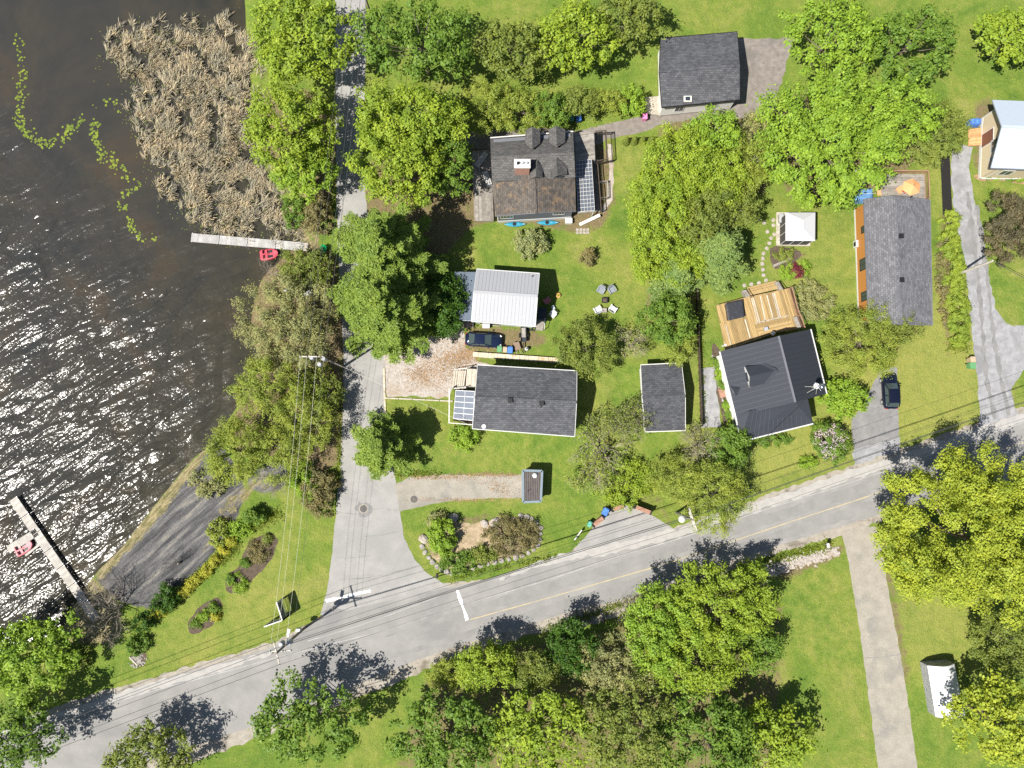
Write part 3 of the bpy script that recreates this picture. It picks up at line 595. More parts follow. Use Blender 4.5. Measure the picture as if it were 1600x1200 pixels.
def bare_tree(label, px, py, rpx, H, name='bare_tree', cat='bare tree', mt='twig', leaves=None, depth=5, n0=6, r0=.12):
    tree_no[0] += 1; rg = np.random.default_rng(500 + tree_no[0] * 3); zc = H * .55; c = G(px, py, zc); R = rpx * (CAM_H - zc) / F_PX
    o = thing(name, label, cat, (c.x, c.y, 0)); v, f = bare_mesh(rg, H, R, depth, n0, r0)
    me = bpy.data.meshes.new('branches'); me.from_pydata(v.tolist(), [], f); me.materials.append(M[mt]); me.update(); link('branches', me, o)
    b = MB().mat(M[mt]); b.tube([(0, 0, 0), (0.03, 0, H * .1)], [r0 * 1.4, r0], 7); me = bpy.data.meshes.new('trunk'); me.from_pydata(b.v, [], b.f); me.materials.append(M[mt]); link('trunk', me, o)
    if leaves:
        pal, frac, lf = leaves; k = v[rg.choice(len(v), int(len(v) * frac))]; k = k[k[:, 2] > H * .3] + rg.normal(size=(int((k[:, 2] > H * .3).sum()), 3)) * .14
        leaf_mesh('foliage', k, np.array([0, 0, 1.]) + rg.normal(size=k.shape) * .5, lf, .6, L[pal], o)
    return o
def pine(label, px, py, rpx, H, pal='pine', wob=.2, name='pine_tree', whorl=.95, plume=.62, z_lo=.12, skew=(0, 0)):
    """whorls of level boughs that carry flat feathery plumes of needles"""
    tree_no[0] += 1; rg = np.random.default_rng(700 + tree_no[0]); zc = H * .42; c = G(px, py, zc); R = rpx * (CAM_H - zc) / F_PX
    o = thing(name, label, 'pine tree', (c.x, c.y, 0)); b = MB().mat(M['bark']); b.tube([(0, 0, 0), (.05, .03, H * .5), (0, 0, H)], [.02 * H + .06, .013 * H, .03], 8)
    PP, NN, SS = [], [], []; z = H * z_lo
    while z < H - .3:
        t = z / H; nbr = rg.integers(5, 8); a0 = rg.uniform(0, 6.28)
        for k in range(nbr):
            a = a0 + 6.28 * k / nbr + rg.normal() * .22; Lb = R * (1 - t) ** .72 * rg.uniform(.62, 1.1) * (1 + wob * rg.normal() * .5); Lb = max(Lb, .5)
            e = np.array([math.cos(a), math.sin(a), .0]); tg = np.array([-e[1], e[0], 0]); rise = rg.uniform(.02, .28) * (1 if t > .3 else .4)
            base = np.array([0, 0, z]); tip = base + e * Lb + np.array([0, 0, Lb * rise])
            b.tube([base, base + e * Lb * .5 + [0, 0, Lb * rise * .35], tip], [.05 + .012 * Lb, .035, .012], 4, False)
            ns = int(Lb * 2.3) + 3
            for s in np.linspace(.32, 1.04, ns):
                wd = (1.08 - abs(s - .62) * 1.15) * plume * (.75 + .13 * Lb)
                for sgn in (-1, 1, 0):
                    pc = base + e * Lb * s + np.array([0, 0, Lb * rise * s ** 1.6 + rg.normal() * .05]) + tg * sgn * wd * rg.uniform(.35, .85)
                    m_ = 15; q = rg.normal(size=(m_, 3)) * np.array([.25, .25, .09]) * plume * 1.15
                    PP.append(pc + q); NN.append(np.array([0, 0, 1.]) + rg.normal(size=(m_, 3)) * .45 + e * .15); SS.append(rg.uniform(.26, .5, m_))
        z += whorl * rg.uniform(.75, 1.2) * (1 - .35 * t)
    leaf_mesh('crown', np.vstack(PP), np.vstack(NN), np.concatenate(SS), .34, L[pal], o)
    me = bpy.data.meshes.new('trunk'); me.from_pydata(b.v, [], b.f); me.materials.append(M['bark']); link('trunk', me, o); return o

# --- the lake shore
tree('maple_tree', 'dark green maple leaning over the water in the corner below the dock', 52, 1020, 66, 52, 8, 'lime', .36, 4.5)
bare_tree('leafless grey tree spreading over the foot of the long dock', 165, 958, 58, 6.5, depth=6, n0=7, r0=.14)
bare_tree('leafless tree casting a branching shadow on the dark beach', 262, 886, 16, 5.5, depth=5, n0=5)
shrub('round dark green shrub at the end of the yellow flower row', 260, 934, 17, 19, 2.2, 'dark')
shrub('small green shrub beside the stone pile by the road bend', 213, 1008, 15, 13, 1.5, 'green')
shrub('dark shrub casting a long shadow below the bare shore tree', 222, 972, 14, 12, 2.4, 'dark')
shrub('olive bush between the corner maple and the bare shore tree', 118, 1030, 22, 16, 1.6, 'olive')
shrub('pale budding shrub standing in the dark beach mud', 322, 754, 22, 20, 2.4, 'khaki', dens=2.0)
tree('willow_tree', 'yellow green willow at the water edge above the dark beach', 368, 705, 42, 46, 7.5, 'willow', .3, 4.2, frond=1.2)
tree('willow_tree', 'feathery yellow willow overhanging the lake left of the utility pole', 420, 600, 50, 42, 8, 'willow', .3, 3.6, frond=1.2)
tree('birch_tree', 'green birch among the wires below the utility pole', 474, 648, 42, 54, 6, 'willow', .28, 3.4, bark='birch')
tree('birch_tree', 'light green birch between the willow and the side street', 440, 700, 44, 44, 6, 'willow', .28, 3.0, bark='birch')
tree('birch_tree', 'small birch at the street edge just below the utility pole', 508, 616, 22, 36, 4, 'olive', .28, 3.2, bark='birch')
tree('willow_tree', 'silvery grey green willow leaning over the lake beneath the pedal boat', 452, 508, 68, 66, 7.5, 'khaki', .28, 4.6, frond=1.1)
tree('alder_tree', 'green alder between the silver willow and the green chairs', 480, 424, 40, 32, 5, 'olive', .28, 4)
bare_tree('leafless shore bush beside the red pedal boat', 416, 425, 26, 3.0, name='bare_shrub', cat='bare shrub', depth=5, n0=8, r0=.07)
tree('maple_tree', 'bright green maple between the reed bed and the side street', 456, 205, 68, 66, 10, 'bright', .36, 5)
tree('maple_tree', 'lime green young maple in front of the larger shore maple', 478, 265, 44, 44, 7, 'lime', .32, 4.5)
shrub('rusty green shrub on the verge north of the grey dock', 494, 336, 22, 30, 2.4, 'brown')
shrub('dark green shrub at the reed bed edge near the grey dock', 464, 330, 18, 22, 2.2, 'green')
shrub('brown leaved shrub on the verge beside the side street', 498, 770, 24, 36, 2.4, 'brown', dens=3)
shrub('bright green shrub left of the brown roadside shrub', 474, 748, 17, 22, 2.0, 'lime', dens=3)
shrub('dark bush on the lawn edge by the beach mud', 398, 806, 18, 11, 1.8, 'green')
bare_tree('leafless tree between the beach and the lawn', 432, 752, 34, 4.5, depth=5, n0=6)
shrub('pale budding bush between the yellow flowers and the beach', 340, 830, 15, 16, 1.6, 'willow', dens=2.5)
shrub('green groundcover bush at the top of the lawn slope', 372, 826, 18, 12, .9, 'lime', dens=3)
# --- west of the cottages
tree('maple_tree', 'tall yellow green maple on the east side of the street', 628, 262, 74, 62, 11, 'bright', .36, 5.2)
tree('maple_tree', 'bright maple at the head of the street beyond the tall one', 655, 186, 92, 50, 11, 'bright', .36, 5)
tree('maple_tree', 'dark green maple tucked behind the old cottage deck', 706, 258, 25, 50, 8, 'green', .34, 4)
pine('huge white pine shading the side street above the garage', 602, 398, 108, 15.5)
pine('tall white pine whose branches reach the gravel drive', 602, 484, 106, 15, wob=.25)
pine('white pine overhanging the street beside the solar awning cottage', 598, 698, 66, 9.5, 'pine')
tree('maple_tree', 'dark leafy maple between the pines and the garage', 694, 478, 26, 50, 5, 'dark', .32, 4)
shrub('green bush at the south west corner of the long grey cottage', 727, 682, 20, 17, 1.9, 'lime')
shrub('silver green rounded shrub on the lawn near the kayaks', 829, 380, 23, 21, 2.8, 'silver', leaf=.24, dens=5)
shrub('low conical olive shrub alone on the lawn', 918, 402, 12, 13, 1.8, 'brown')
# --- the northern hedge
for i, (x, y, rx, ry, h, pal, lb) in enumerate([
    (765, 166, 36, 40, 6, 'willow', 'yellow green hedge tree nearest the street maples'), (812, 170, 34, 34, 5.5, 'willow', 'yellowish hedge tree behind the northern dormers'),
    (858, 172, 30, 28, 5, 'green', 'green hedge tree left of the blue bin'), (905, 160, 32, 24, 4.5, 'olive', 'olive hedge tree right behind the blue bin'),
    (948, 158, 26, 18, 4, 'willow', 'loose hedge shrub between the blue bin and the pink bin'), (987, 160, 20, 20, 3.5, 'lime', 'rounded vivid green hedge bush left of the pink bin')]):
    tree('hedge_tree', lb, x, y, rx, ry, h, pal, .3, 4.2, group='hedge trees along the north lane')
for i, x in enumerate((979, 992, 1005, 1018, 1033)):
    c = G(x, 219 - i * .5, .9); o = thing('dwarf_cedar', ['first dwarf cedar of the lawn-edge row, nearest the cottage', 'second dwarf cedar from the cottage on the lawn edge', 'middle dwarf cedar of the five on the lawn edge', 'fourth dwarf cedar from the cottage on the lawn edge', 'last dwarf cedar of the row, against the birches'][i], 'cedar', (c.x, c.y, 0), 'dwarf cedars on the lawn edge')
    rg = np.random.default_rng(i); k = 700; z = rg.random(k) ** 1.3; a = rg.uniform(0, 6.28, k); r = .52 * (1 - z) ** .6 * rg.uniform(.8, 1.05, k)
    leaf_mesh('foliage', np.stack([r * np.cos(a), r * np.sin(a), .08 + z * 1.7], 1), np.stack([np.cos(a), np.sin(a), np.full(k, .6)], 1) + rg.normal(size=(k, 3)) * .3, .17, .5, L['olive'], o)
    P('stem', M['bark'], o, lambda b: b.tube([(c.x, c.y, 0), (c.x, c.y, 1.5)], [.05, .02], 5))
# --- the grove in the middle
for (x, y, rx, ry, h, pal, nm, lb, lf) in [
    (1062, 262, 52, 58, 10, 'bright', 'birch_tree', 'yellow green birch at the west side of the grove', .3), (1110, 218, 40, 38, 9, 'lime', 'maple_tree', 'vivid green maple at the north end of the grove', .34),
    (1118, 282, 48, 46, 10, 'bright', 'birch_tree', 'loose birch in the middle of the grove', .3), (1040, 338, 40, 54, 9, 'bright', 'birch_tree', 'light birch leaning over the big lawn', .3),
    (1090, 345, 46, 42, 9.5, 'olive', 'birch_tree', 'olive birch behind the blue green pine', .3), (1165, 262, 40, 44, 8, 'willow', 'birch_tree', 'thin birch between the grove and the big maple', .28),
    (1012, 318, 30, 50, 8, 'bright', 'birch_tree', 'westernmost birch of the grove, over the big lawn', .28), (1014, 392, 30, 44, 7, 'bright', 'birch_tree', 'south western birch of the grove beside the bare lawn patch', .28), (1150, 318, 34, 34, 7, 'olive', 'birch_tree', 'birch with dark hollows above the stepping stones', .28),
    (1060, 405, 38, 36, 7, 'bright', 'birch_tree', 'low birch at the south end of the grove', .28)]:
    tree(nm, lb, x, y, rx, ry, h, pal, lf, 4.6, bark='birch', group='grove between the two lawns', frond=1.1)
pine('blue green pine at the south east edge of the grove', 1112, 400, 80, 9, 'bluepine', plume=.8, z_lo=.2)
pine('smaller blue green pine below the grove at the fence top', 1052, 432, 48, 7, 'bluepine', plume=.7)
tree('willow_tree', 'grey green small tree beside the northern gravel', 1186, 212, 30, 40, 6.5, 'khaki', .28, 3.6)
tree('maple_tree', 'huge lime green maple north of the white gazebo', 1292, 222, 100, 88, 12, 'lime', .38, 5, frond=1.15)
tree('maple_tree', 'second lime maple reaching over the orange umbrella', 1378, 188, 68, 50, 11, 'lime', .36, 4.6, frond=1.15)
tree('maple_tree', 'small lime maple branch over the blue tarp', 1308, 296, 28, 20, 5.5, 'lime', .34, 3.6)
tree('linden_tree', 'rounded olive tree left of the tan house', 1462, 206, 44, 42, 6, 'olive', .28, 5.2, fill=.15)
tree('plum_tree', 'reddish brown plum tree on the lawn right of the gravel lane', 1580, 354, 38, 48, 5, 'red', .26, 4)
for i, (x, y, rx, ry, h) in enumerate([(1486, 345, 11, 16, 1.8), (1484, 378, 12, 18, 2), (1489, 412, 14, 20, 2), (1493, 442, 14, 16, 2), (1496, 474, 15, 18, 2), (1499, 502, 14, 16, 1.9), (1500, 528, 12, 13, 1.7)]):
    shrub(['first bush of the lane hedge, touching the black fabric', 'second bush of the lane hedge from the black fabric', 'third bush of the lane hedge, just above the leaning pole', 'fourth bush of the lane hedge, beside the pole base', 'fifth bush of the lane hedge from the black fabric', 'sixth bush of the lane hedge, next to last', 'last bush of the lane hedge, nearest the road'][i],
          x, y, rx, ry, h, 'hedge', 'hedge_bush', .2, 6, 'hedge bush', 'hedge bushes along the gravel lane', fill=.15)
shrub('straggly brown shrub on the left side of the lane hedge', 1474, 440, 8, 60, .9, 'brown', dens=2)
# --- around the two middle houses
tree('apple_tree', 'olive apple tree north east of the long grey cottage', 914, 543, 44, 40, 5.5, 'olive', .26, 4.2)
bare_tree('pale leafless tree between the apple tree and the dark shed', 990, 536, 34, 5.5, leaves=('khaki', .03, .2), depth=6, n0=7, r0=.15)
tree('cherry_tree', 'deep green tree behind the dark shed', 1042, 502, 42, 36, 6, 'green', .28, 4.4)
tree('birch_tree', 'yellowish young tree beside the fence north of the shed', 1058, 540, 22, 28, 4.5, 'willow', .26, 3.4)
bare_tree('leafless twisted tree on the lawn south of the long grey cottage', 940, 706, 62, 6, leaves=('bright', .04, .24), depth=6, n0=6, r0=.18)
bare_tree('half leafed tree touching the south side of the dark shed', 990, 662, 44, 6.5, leaves=('olive', .05, .22), depth=6, n0=6, r0=.17)
bare_tree('brownish budding tree between the bare tree and the dark shed', 962, 672, 46, 6, leaves=('olive', .10, .22), depth=6, n0=6, r0=.16)
bare_tree('sprawling bare tree above the lay-by with green buds', 912, 738, 44, 4.5, leaves=('willow', .10, .22), depth=6, n0=6, r0=.15)
bare_tree('grey budding tree left of the black metal roofed house', 1100, 696, 42, 6, leaves=('khaki', .015, .2), depth=6, n0=7, r0=.17)
tree('maple_tree', 'bright young maple hanging over the road by the lamp pole', 1112, 770, 50, 54, 7, 'willow', .28, 4.0)
tree('maple_tree', 'green young maple beside the driveway of the metal roofed house', 1050, 744, 36, 40, 4.5, 'willow', .24, 2.4)
tree('birch_tree', 'green tree at the corner of the metal roofed house', 1142, 700, 26, 30, 5, 'green', .28, 4)
tree('dogwood_shrub', 'low leafy thicket on the grass below the bare trees', 975, 755, 46, 34, 1.6, 'bright', .24, 2.2, cat='shrub')
tree('apple_tree', 'sparse olive tree overhanging the grey bungalow roof', 1347, 540, 54, 52, 5, 'willow', .26, 3.6)
tree('apple_tree', 'thin olive branches reaching over the bungalow corner', 1404, 516, 30, 20, 4.6, 'olive', .26, 2.4)
tree('maple_tree', 'vivid lime bush beside the metal roofed house', 1318, 625, 32, 26, 3.5, 'lime', .28, 4.2)
lil = shrub('white flowering lilac between the metal roofed house and the asphalt driveway', 1298, 690, 27, 31, 3.0, 'green', 'lilac_shrub', .2, 4.0)
rgf = np.random.default_rng(77); fv = rgf.normal(size=(230, 3)); fv /= np.linalg.norm(fv, axis=1, keepdims=True); fv[:, 2] = np.abs(fv[:, 2])
fv = np.repeat(fv * [2.05, 2.35, 1.75] * rgf.uniform(.72, 1.0, (230, 1)) + [0, 0, 1.2], 7, 0) + rgf.normal(size=(1610, 3)) * [.11, .11, .10]
leaf_mesh('blossom', fv, np.array([0, 0, 1.]) + rgf.normal(size=fv.shape) * .7, .15, .7, L['flower'], lil)
shrub('spiky twiggy round shrub on the lawn by the honey wood deck', 1270, 470, 28, 27, 1.3, 'khaki', leaf=.17, dens=3)
shrub('reddish purple shrub in the small garden below the gazebo', 1246, 423, 7, 8, .9, 'purple', leaf=.14, dens=5)
shrub('green garden plants around the purple shrub', 1232, 424, 12, 10, .5, 'lime', 'garden_plant', .16, 3, 'garden plant')
shrub('green garden plant right of the purple shrub', 1258, 420, 8, 12, .5, 'lime', 'garden_plant', .16, 3, 'garden plant')
shrub('mixed garden plants just below the gazebo', 1226, 398, 14, 8, .6, 'olive', 'garden_plant', .16, 2.4, 'garden plant')
shrub('small bushy clump on the roadside lawn left of the lilac', 1262, 722, 12, 9, .6, 'lime', leaf=.16, dens=3)
for i, (x, y) in enumerate([(1121, 566), (1125, 583), (1130, 600), (1137, 634), (1141, 648), (1146, 660)]):
    shrub(['topmost', 'second', 'third', 'fourth', 'fifth', 'lowest'][i] + ' rounded bush in the bed along the metal roofed house', x, y, 5.5, 6.5, .7, 'lime' if i % 2 else 'green', 'garden_plant', .15, 5, 'garden plant', 'bushes in the bed beside the house')
shrub('leafy border plants below the south eave of the metal roofed house', 1210, 688, 26, 7, .6, 'green', 'garden_plant', .18, 3.4, 'garden plant')
# --- the corner garden
shrub('tall bright green bush in the stone ringed garden', 690, 838, 20, 27, 3.0, 'lime', dens=5)
shrub('low green plants along the front of the stone ringed garden', 716, 878, 26, 14, .8, 'green', dens=3.4)
shrub('brown green rounded bush at the right of the stone ringed garden', 804, 836, 35, 28, 1.4, 'brown', leaf=.17, dens=2.6)
shrub('small bush in the middle of the stone ringed garden', 758, 868, 18, 12, 1.0, 'olive', dens=3)
shrub('grey green bush at the upper left of the stone ringed garden', 686, 812, 16, 10, 1.0, 'khaki', dens=3)
# --- the corner by the big maple, the south side of the road
tree('maple_tree', 'enormous yellow green maple beside the concrete driveway', 1512, 838, 130, 112, 12.5, 'yellow', .30, 6, frond=.9, fill=.45, low=-.05)
tree('apple_tree', 'dark olive tree below the enormous maple', 1572, 1000, 52, 42, 5, 'olive', .28, 4)
for (x, y, rx, ry, h, pal, lb, nm) in [
    (1122, 945, 78, 54, 7.5, 'bright', 'wide bright maple south of the road opposite the lamp pole', 'maple_tree'), (1030, 985, 46, 58, 8, 'lime', 'lime green maple left of the wide southern maple', 'maple_tree'),
    (1082, 1036, 74, 36, 7, 'bright', 'leafy maple at the lower middle below the wide southern maple', 'maple_tree'), (762, 1036, 46, 30, 7, 'bright', 'bright maple casting a lacy shadow on the road', 'maple_tree'),
    (832, 1046, 36, 28, 6, 'olive', 'olive tree between the lacy shadow maple and the dark maple', 'alder_tree'), (890, 1012, 30, 36, 6, 'dark', 'dark green maple in the shaded roadside dip', 'maple_tree'),
    (962, 1036, 46, 36, 6.5, 'khaki', 'soft grey green willow beside the shaded dip', 'willow_tree'), (700, 1052, 32, 18, 3.5, 'willow', 'small yellowish bush at the gravel edge of the road', 'maple_tree'),
    (1186, 1004, 30, 34, 4, 'green', 'shaded green tree at the lawn edge by the concrete driveway', 'maple_tree')]:
    tree(nm, lb, x, y, rx, ry, h, pal, .3, 4.4, group='roadside wood south of the main road', frond=1.05)
bare_tree('twiggy bare shrub whose shadow falls on the road shoulder', 985, 955, 26, 3.5, name='bare_shrub', cat='bare shrub', depth=5, n0=8, r0=.06)
bare_tree('bare leggy tree casting a shadow across the south lane', 1180, 890, 18, 8, depth=5, n0=6, leaves=('bright', .3, .24))
# --- beyond the strip the photograph shows
for (x, y, rx, ry, h, pal, lb) in [(470, 60, 80, 70, 10, 'bright', 'bright tree on the lake side of the street head'), (660, 70, 90, 60, 11, 'green', 'large deep green tree east of the street head'), (800, 80, 60, 50, 8, 'olive', 'olive tree north of the old cottage hedge'), (900, 60, 60, 50, 8, 'bright', 'bright tree north of the blue bin hedge'),
                                   (1300, 60, 70, 60, 10, 'lime', 'lime tree north of the huge lime maple'), (1420, 70, 60, 50, 9, 'green', 'deep green tree northwest of the tan house'), (700, 1150, 80, 60, 9, 'green', 'mid green tree at the west end of the southern wood'), (840, 1140, 70, 60, 9, 'bright', 'light green tree second from the west in the southern wood'),
                                   (980, 1150, 70, 60, 9, 'olive', 'olive tree in the middle of the southern wood'), (1105, 1155, 76, 56, 8, 'green', 'broad mid green tree behind the lower middle maple'), (1205, 1150, 56, 46, 6, 'bright', 'light green tree at the east end of the southern wood'), (1560, 1130, 70, 60, 9, 'yellow', 'yellowish tree south of the dark olive tree'),
                                   (20, 1150, 70, 50, 8, 'green', 'mid green tree in the far south west corner'), (240, 1180, 60, 40, 6, 'olive', 'olive tree south of the road bend'), (480, 1125, 80, 50, 8, 'green', 'tall tree south of the junction whose shadow falls on the road'), (980, 30, 50, 40, 7, 'olive', 'olive tree west of the northern house'), (1580, 60, 50, 40, 7, 'bright', 'bright tree behind the tan house')]:
    tree('maple_tree', lb, x, y, rx, ry, h, pal, .44, 3.4, group='woods beyond the gardens')
# --- yellow flowers along the bank, plants in the beds
for i, (x, y) in enumerate([(362, 846), (350, 858), (336, 877), (323, 890), (310, 902), (301, 912), (292, 921), (283, 927), (248, 958)]):
    shrub(['top', 'second', 'third', 'fourth', 'fifth', 'sixth', 'seventh', 'eighth', 'lowest'][i] + ' yellow flowering clump in the row along the beach bank', x, y, 6, 6, .8, 'gold', 'flower_clump', .17, 4.2, 'flower clump', 'yellow flowering clumps along the bank')
for i, (x, y, r, pal) in enumerate([(372, 912, 12, 'lime'), (384, 880, 6, 'green'), (405, 862, 16, 'brown'), (418, 842, 5, 'olive'), (360, 904, 4, 'green'), (318, 962, 8, 'lime'), (335, 950, 7, 'green'), (306, 976, 7, 'green'), (338, 964, 5, 'gold')]):
    shrub(['leafy lime plant at the lower end of the large lawn bed', 'dark plant at the waist of the large lawn bed', 'brown dried clump filling the top of the large lawn bed', 'olive tuft near the upper tip of the large lawn bed', 'small green tuft at the left edge of the large lawn bed',
           'lime plant in the middle of the small lawn bed', 'dark green plant at the top of the small lawn bed', 'green plant at the lower end of the small lawn bed', 'yellowish plant on the right edge of the small lawn bed'][i], x, y, r, r * .9, .5, pal, 'garden_plant', .15, 2.6, 'garden plant')
strip_rg = np.random.default_rng(8)
gp = []                                                       # green tufts under the flower row and along verges
for (x0, y0), (x1, y1), wd, k in (((370, 850), (240, 965), 10, 900), ((440, 800), (380, 830), 10, 200), ((1092, 470), (1100, 660), 3, 150), ((700, 905), (870, 868), 4, 150), ((1480, 540), (1510, 545), 6, 80), ((1190, 878), (1300, 850), 8, 250), ((850, 985), (1000, 935), 8, 300), ((620, 742), (690, 738), 5, 80), ((530, 600), (530, 760), 4, 220)):
    t_ = strip_rg.random(k); o_ = strip_rg.normal(size=(k, 2)) * wd * .5
    for a, q in zip(t_, o_): p = G(lerp(x0, x1, a) + q[0], lerp(y0, y1, a) + q[1]); gp.append((p.x, p.y, .12 + .12 * strip_rg.random()))
gp = np.array(gp); gp = np.repeat(gp, 4, 0) + strip_rg.normal(size=(len(gp) * 4, 3)) * [.16, .16, .04]; gp[:, 2] = np.maximum(gp[:, 2], .03)
gl = leaf_mesh('verge_grass', gp, np.array([0, 0, .8]) + strip_rg.normal(size=gp.shape) * .6, .22, .45, L['grass'], None); tag(gl, 'taller grass and weeds along the verges', 'grass', kind='stuff')

# --- dry reeds standing in the shallows, lily pads
rg = np.random.default_rng(21); rw = np.array(reed_w)
tu = np.stack([rg.uniform(rw[:, 0].min() - 1, rw[:, 0].max() + 1, 6500), rg.uniform(rw[:, 1].min() - 1, rw[:, 1].max() + 1, 6500)], 1)
dd = dist_line(tu[:, 0], tu[:, 1], reed_w + [reed_w[0]]); ins = inside(tu[:, 0], tu[:, 1], reed_w); sdd = np.where(ins, dd, -dd)
gapn = np.array([noise.noise(Vector((a * .5, b_ * .5, 3))) for a, b_ in tu])
tu = tu[rg.random(len(tu)) < np.clip((sdd + 1.5) / 4.2, 0, 1) * np.clip(.62 + gapn * 2.2, .06, 1)]
la0 = np.array([noise.noise(Vector((a * .2, b_ * .2, 9))) * 1.6 + noise.noise(Vector((a * .7, b_ * .7, 4))) * 1.3 for a, b_ in tu]) + .35 + rg.normal(size=len(tu)) * .3
BL = 20; cand = np.repeat(tu, BL, 0) + rg.normal(size=(len(tu) * BL, 2)) * .13; la = np.repeat(la0, BL) + rg.normal(size=len(cand)) * .5; nR = len(cand)
Lr = rg.uniform(.6, 1.5, nR); tilt = rg.uniform(.35, 1.2, nR); wd = rg.uniform(.022, .055, nR)
e = np.stack([np.cos(la) * np.sin(tilt), np.sin(la) * np.sin(tilt), np.cos(tilt)], 1); sdv = np.stack([-np.sin(la), np.cos(la), rg.normal(size=nR) * .4], 1)
p0 = np.concatenate([cand, np.full((nR, 1), WATER_Z - .05)], 1); mid = p0 + e * (Lr * .55)[:, None]; tip = p0 + e * Lr[:, None]; tip[:, 2] -= .12 * Lr
co = np.stack([p0 - sdv * wd[:, None] * .5, p0 + sdv * wd[:, None] * .5, mid + sdv * wd[:, None] * .6, mid - sdv * wd[:, None] * .6, tip + sdv * .012, tip - sdv * .012], 1).reshape(-1, 3)
bi = (np.arange(nR) * 6)[:, None]; qs = np.concatenate([bi + [0, 1, 2, 3], bi + [3, 2, 4, 5]], 1).reshape(-1, 4)
rme = np_mesh('dry_reeds', co, qs); rme.materials.append(M['reed']); tag(link('dry_reeds', rme), 'dense bed of bent dry tan reeds in the lake shallows', 'reeds', kind='stuff')
rb = rg.random(nR) < .05; k = cand[rb]; gq = np.concatenate([k + rg.normal(size=k.shape) * .5, np.full((len(k), 1), WATER_Z + .25)], 1)
tag(leaf_mesh('green_marsh_plants', gq, np.array([0, 0, 1.]) + rg.normal(size=gq.shape) * .5, .3, .4, L['olive'], None), 'green marsh plants growing between the dry reeds', 'marsh plants', kind='stuff')
pads = []
for pl, k, s in (([(34, 152), (30, 185), (38, 205), (55, 215), (68, 226), (92, 220), (106, 205), (110, 195)], 190, 5), ([(112, 208), (122, 195), (128, 182)], 26, 4), ([(148, 190), (148, 210), (155, 228), (160, 248)], 95, 5), ([(175, 245), (178, 258), (190, 265), (202, 278)], 55, 5),
                    ([(190, 306), (210, 298), (218, 288)], 26, 4), ([(184, 320), (192, 325), (200, 322)], 22, 3.5), ([(202, 338), (205, 350), (214, 365), (224, 378)], 44, 4), ([(236, 376), (243, 372)], 8, 3), ([(150, 170), (170, 155), (180, 180)], 20, 7), ([(30, 60), (34, 110), (34, 150)], 70, 6)):
    ch = np.array(smooth_px(pl, False, 8))
    for _ in range(int(k * .8)): q = ch[rg.integers(len(ch))] + rg.normal(size=2) * s * .85; p = G(q[0], q[1], WATER_Z); pads.append((p.x, p.y, WATER_Z + .012 + rg.random() * .02, rg.uniform(.09, .20), rg.uniform(0, 6.28)))
b = MB().mat(M['pad'])
for (x, y, z, r, a) in pads:
    vs = [(x, y, z)] + [(x + r * math.cos(a + .35 + 5.6 * k / 8), y + r * math.sin(a + .35 + 5.6 * k / 8), z + .012 * math.sin(k * 2.1 + a)) for k in range(9)]
    b.add(vs, [(0, k, k + 1) for k in range(1, 9)])
tag(b.build('lily_pads'), 'chains of yellow green lily pads floating on the dark water', 'lily pads', kind='stuff')
sw = []                                                       # sparse weed at the edge of the reeds
for _ in range(700):
    q = reed_w[rg.integers(len(reed_w))]; a, b2 = q[0] + rg.normal() * 1.3, q[1] + rg.normal() * 1.3
    sw.append((a, b2, WATER_Z + .02))
tag(leaf_mesh('water_weed', np.array(sw), np.array([0, 0, 1.]) + rg.normal(size=(700, 3)) * .15, .2, .6, L['olive'], None), 'thin green weed floating round the reed bed', 'water weed', kind='stuff')

rg = np.random.default_rng(31); lit = []
for (x, y, sx, sy, k) in ((712, 562, 22, 8, 1700), (660, 583, 15, 6, 600), (690, 590, 20, 8, 350), (730, 553, 10, 5, 500), (680, 745, 36, 2.5, 500), (780, 762, 14, 9, 260), (770, 742, 26, 2, 350), (720, 781, 40, 2, 300), (700, 545, 30, 16, 500)):
    for _ in range(k): a, b2 = rg.normal(size=2); p = G(x + a * sx + b2 * 6, y + b2 * sy - a * sx * .28 * (y < 600)); lit.append((p.x, p.y, .02 + rg.random() * .02))
lit = np.array(lit); tag(leaf_mesh('fallen_leaves', lit, np.array([0, 0, 1.]) + rg.normal(size=lit.shape) * .25, .16 * rg.uniform(.6, 1.3, len(lit)), .6, M['dead'], None), 'drift of brown dead leaves on the gravel and driveway edges', 'fallen leaves', kind='stuff')
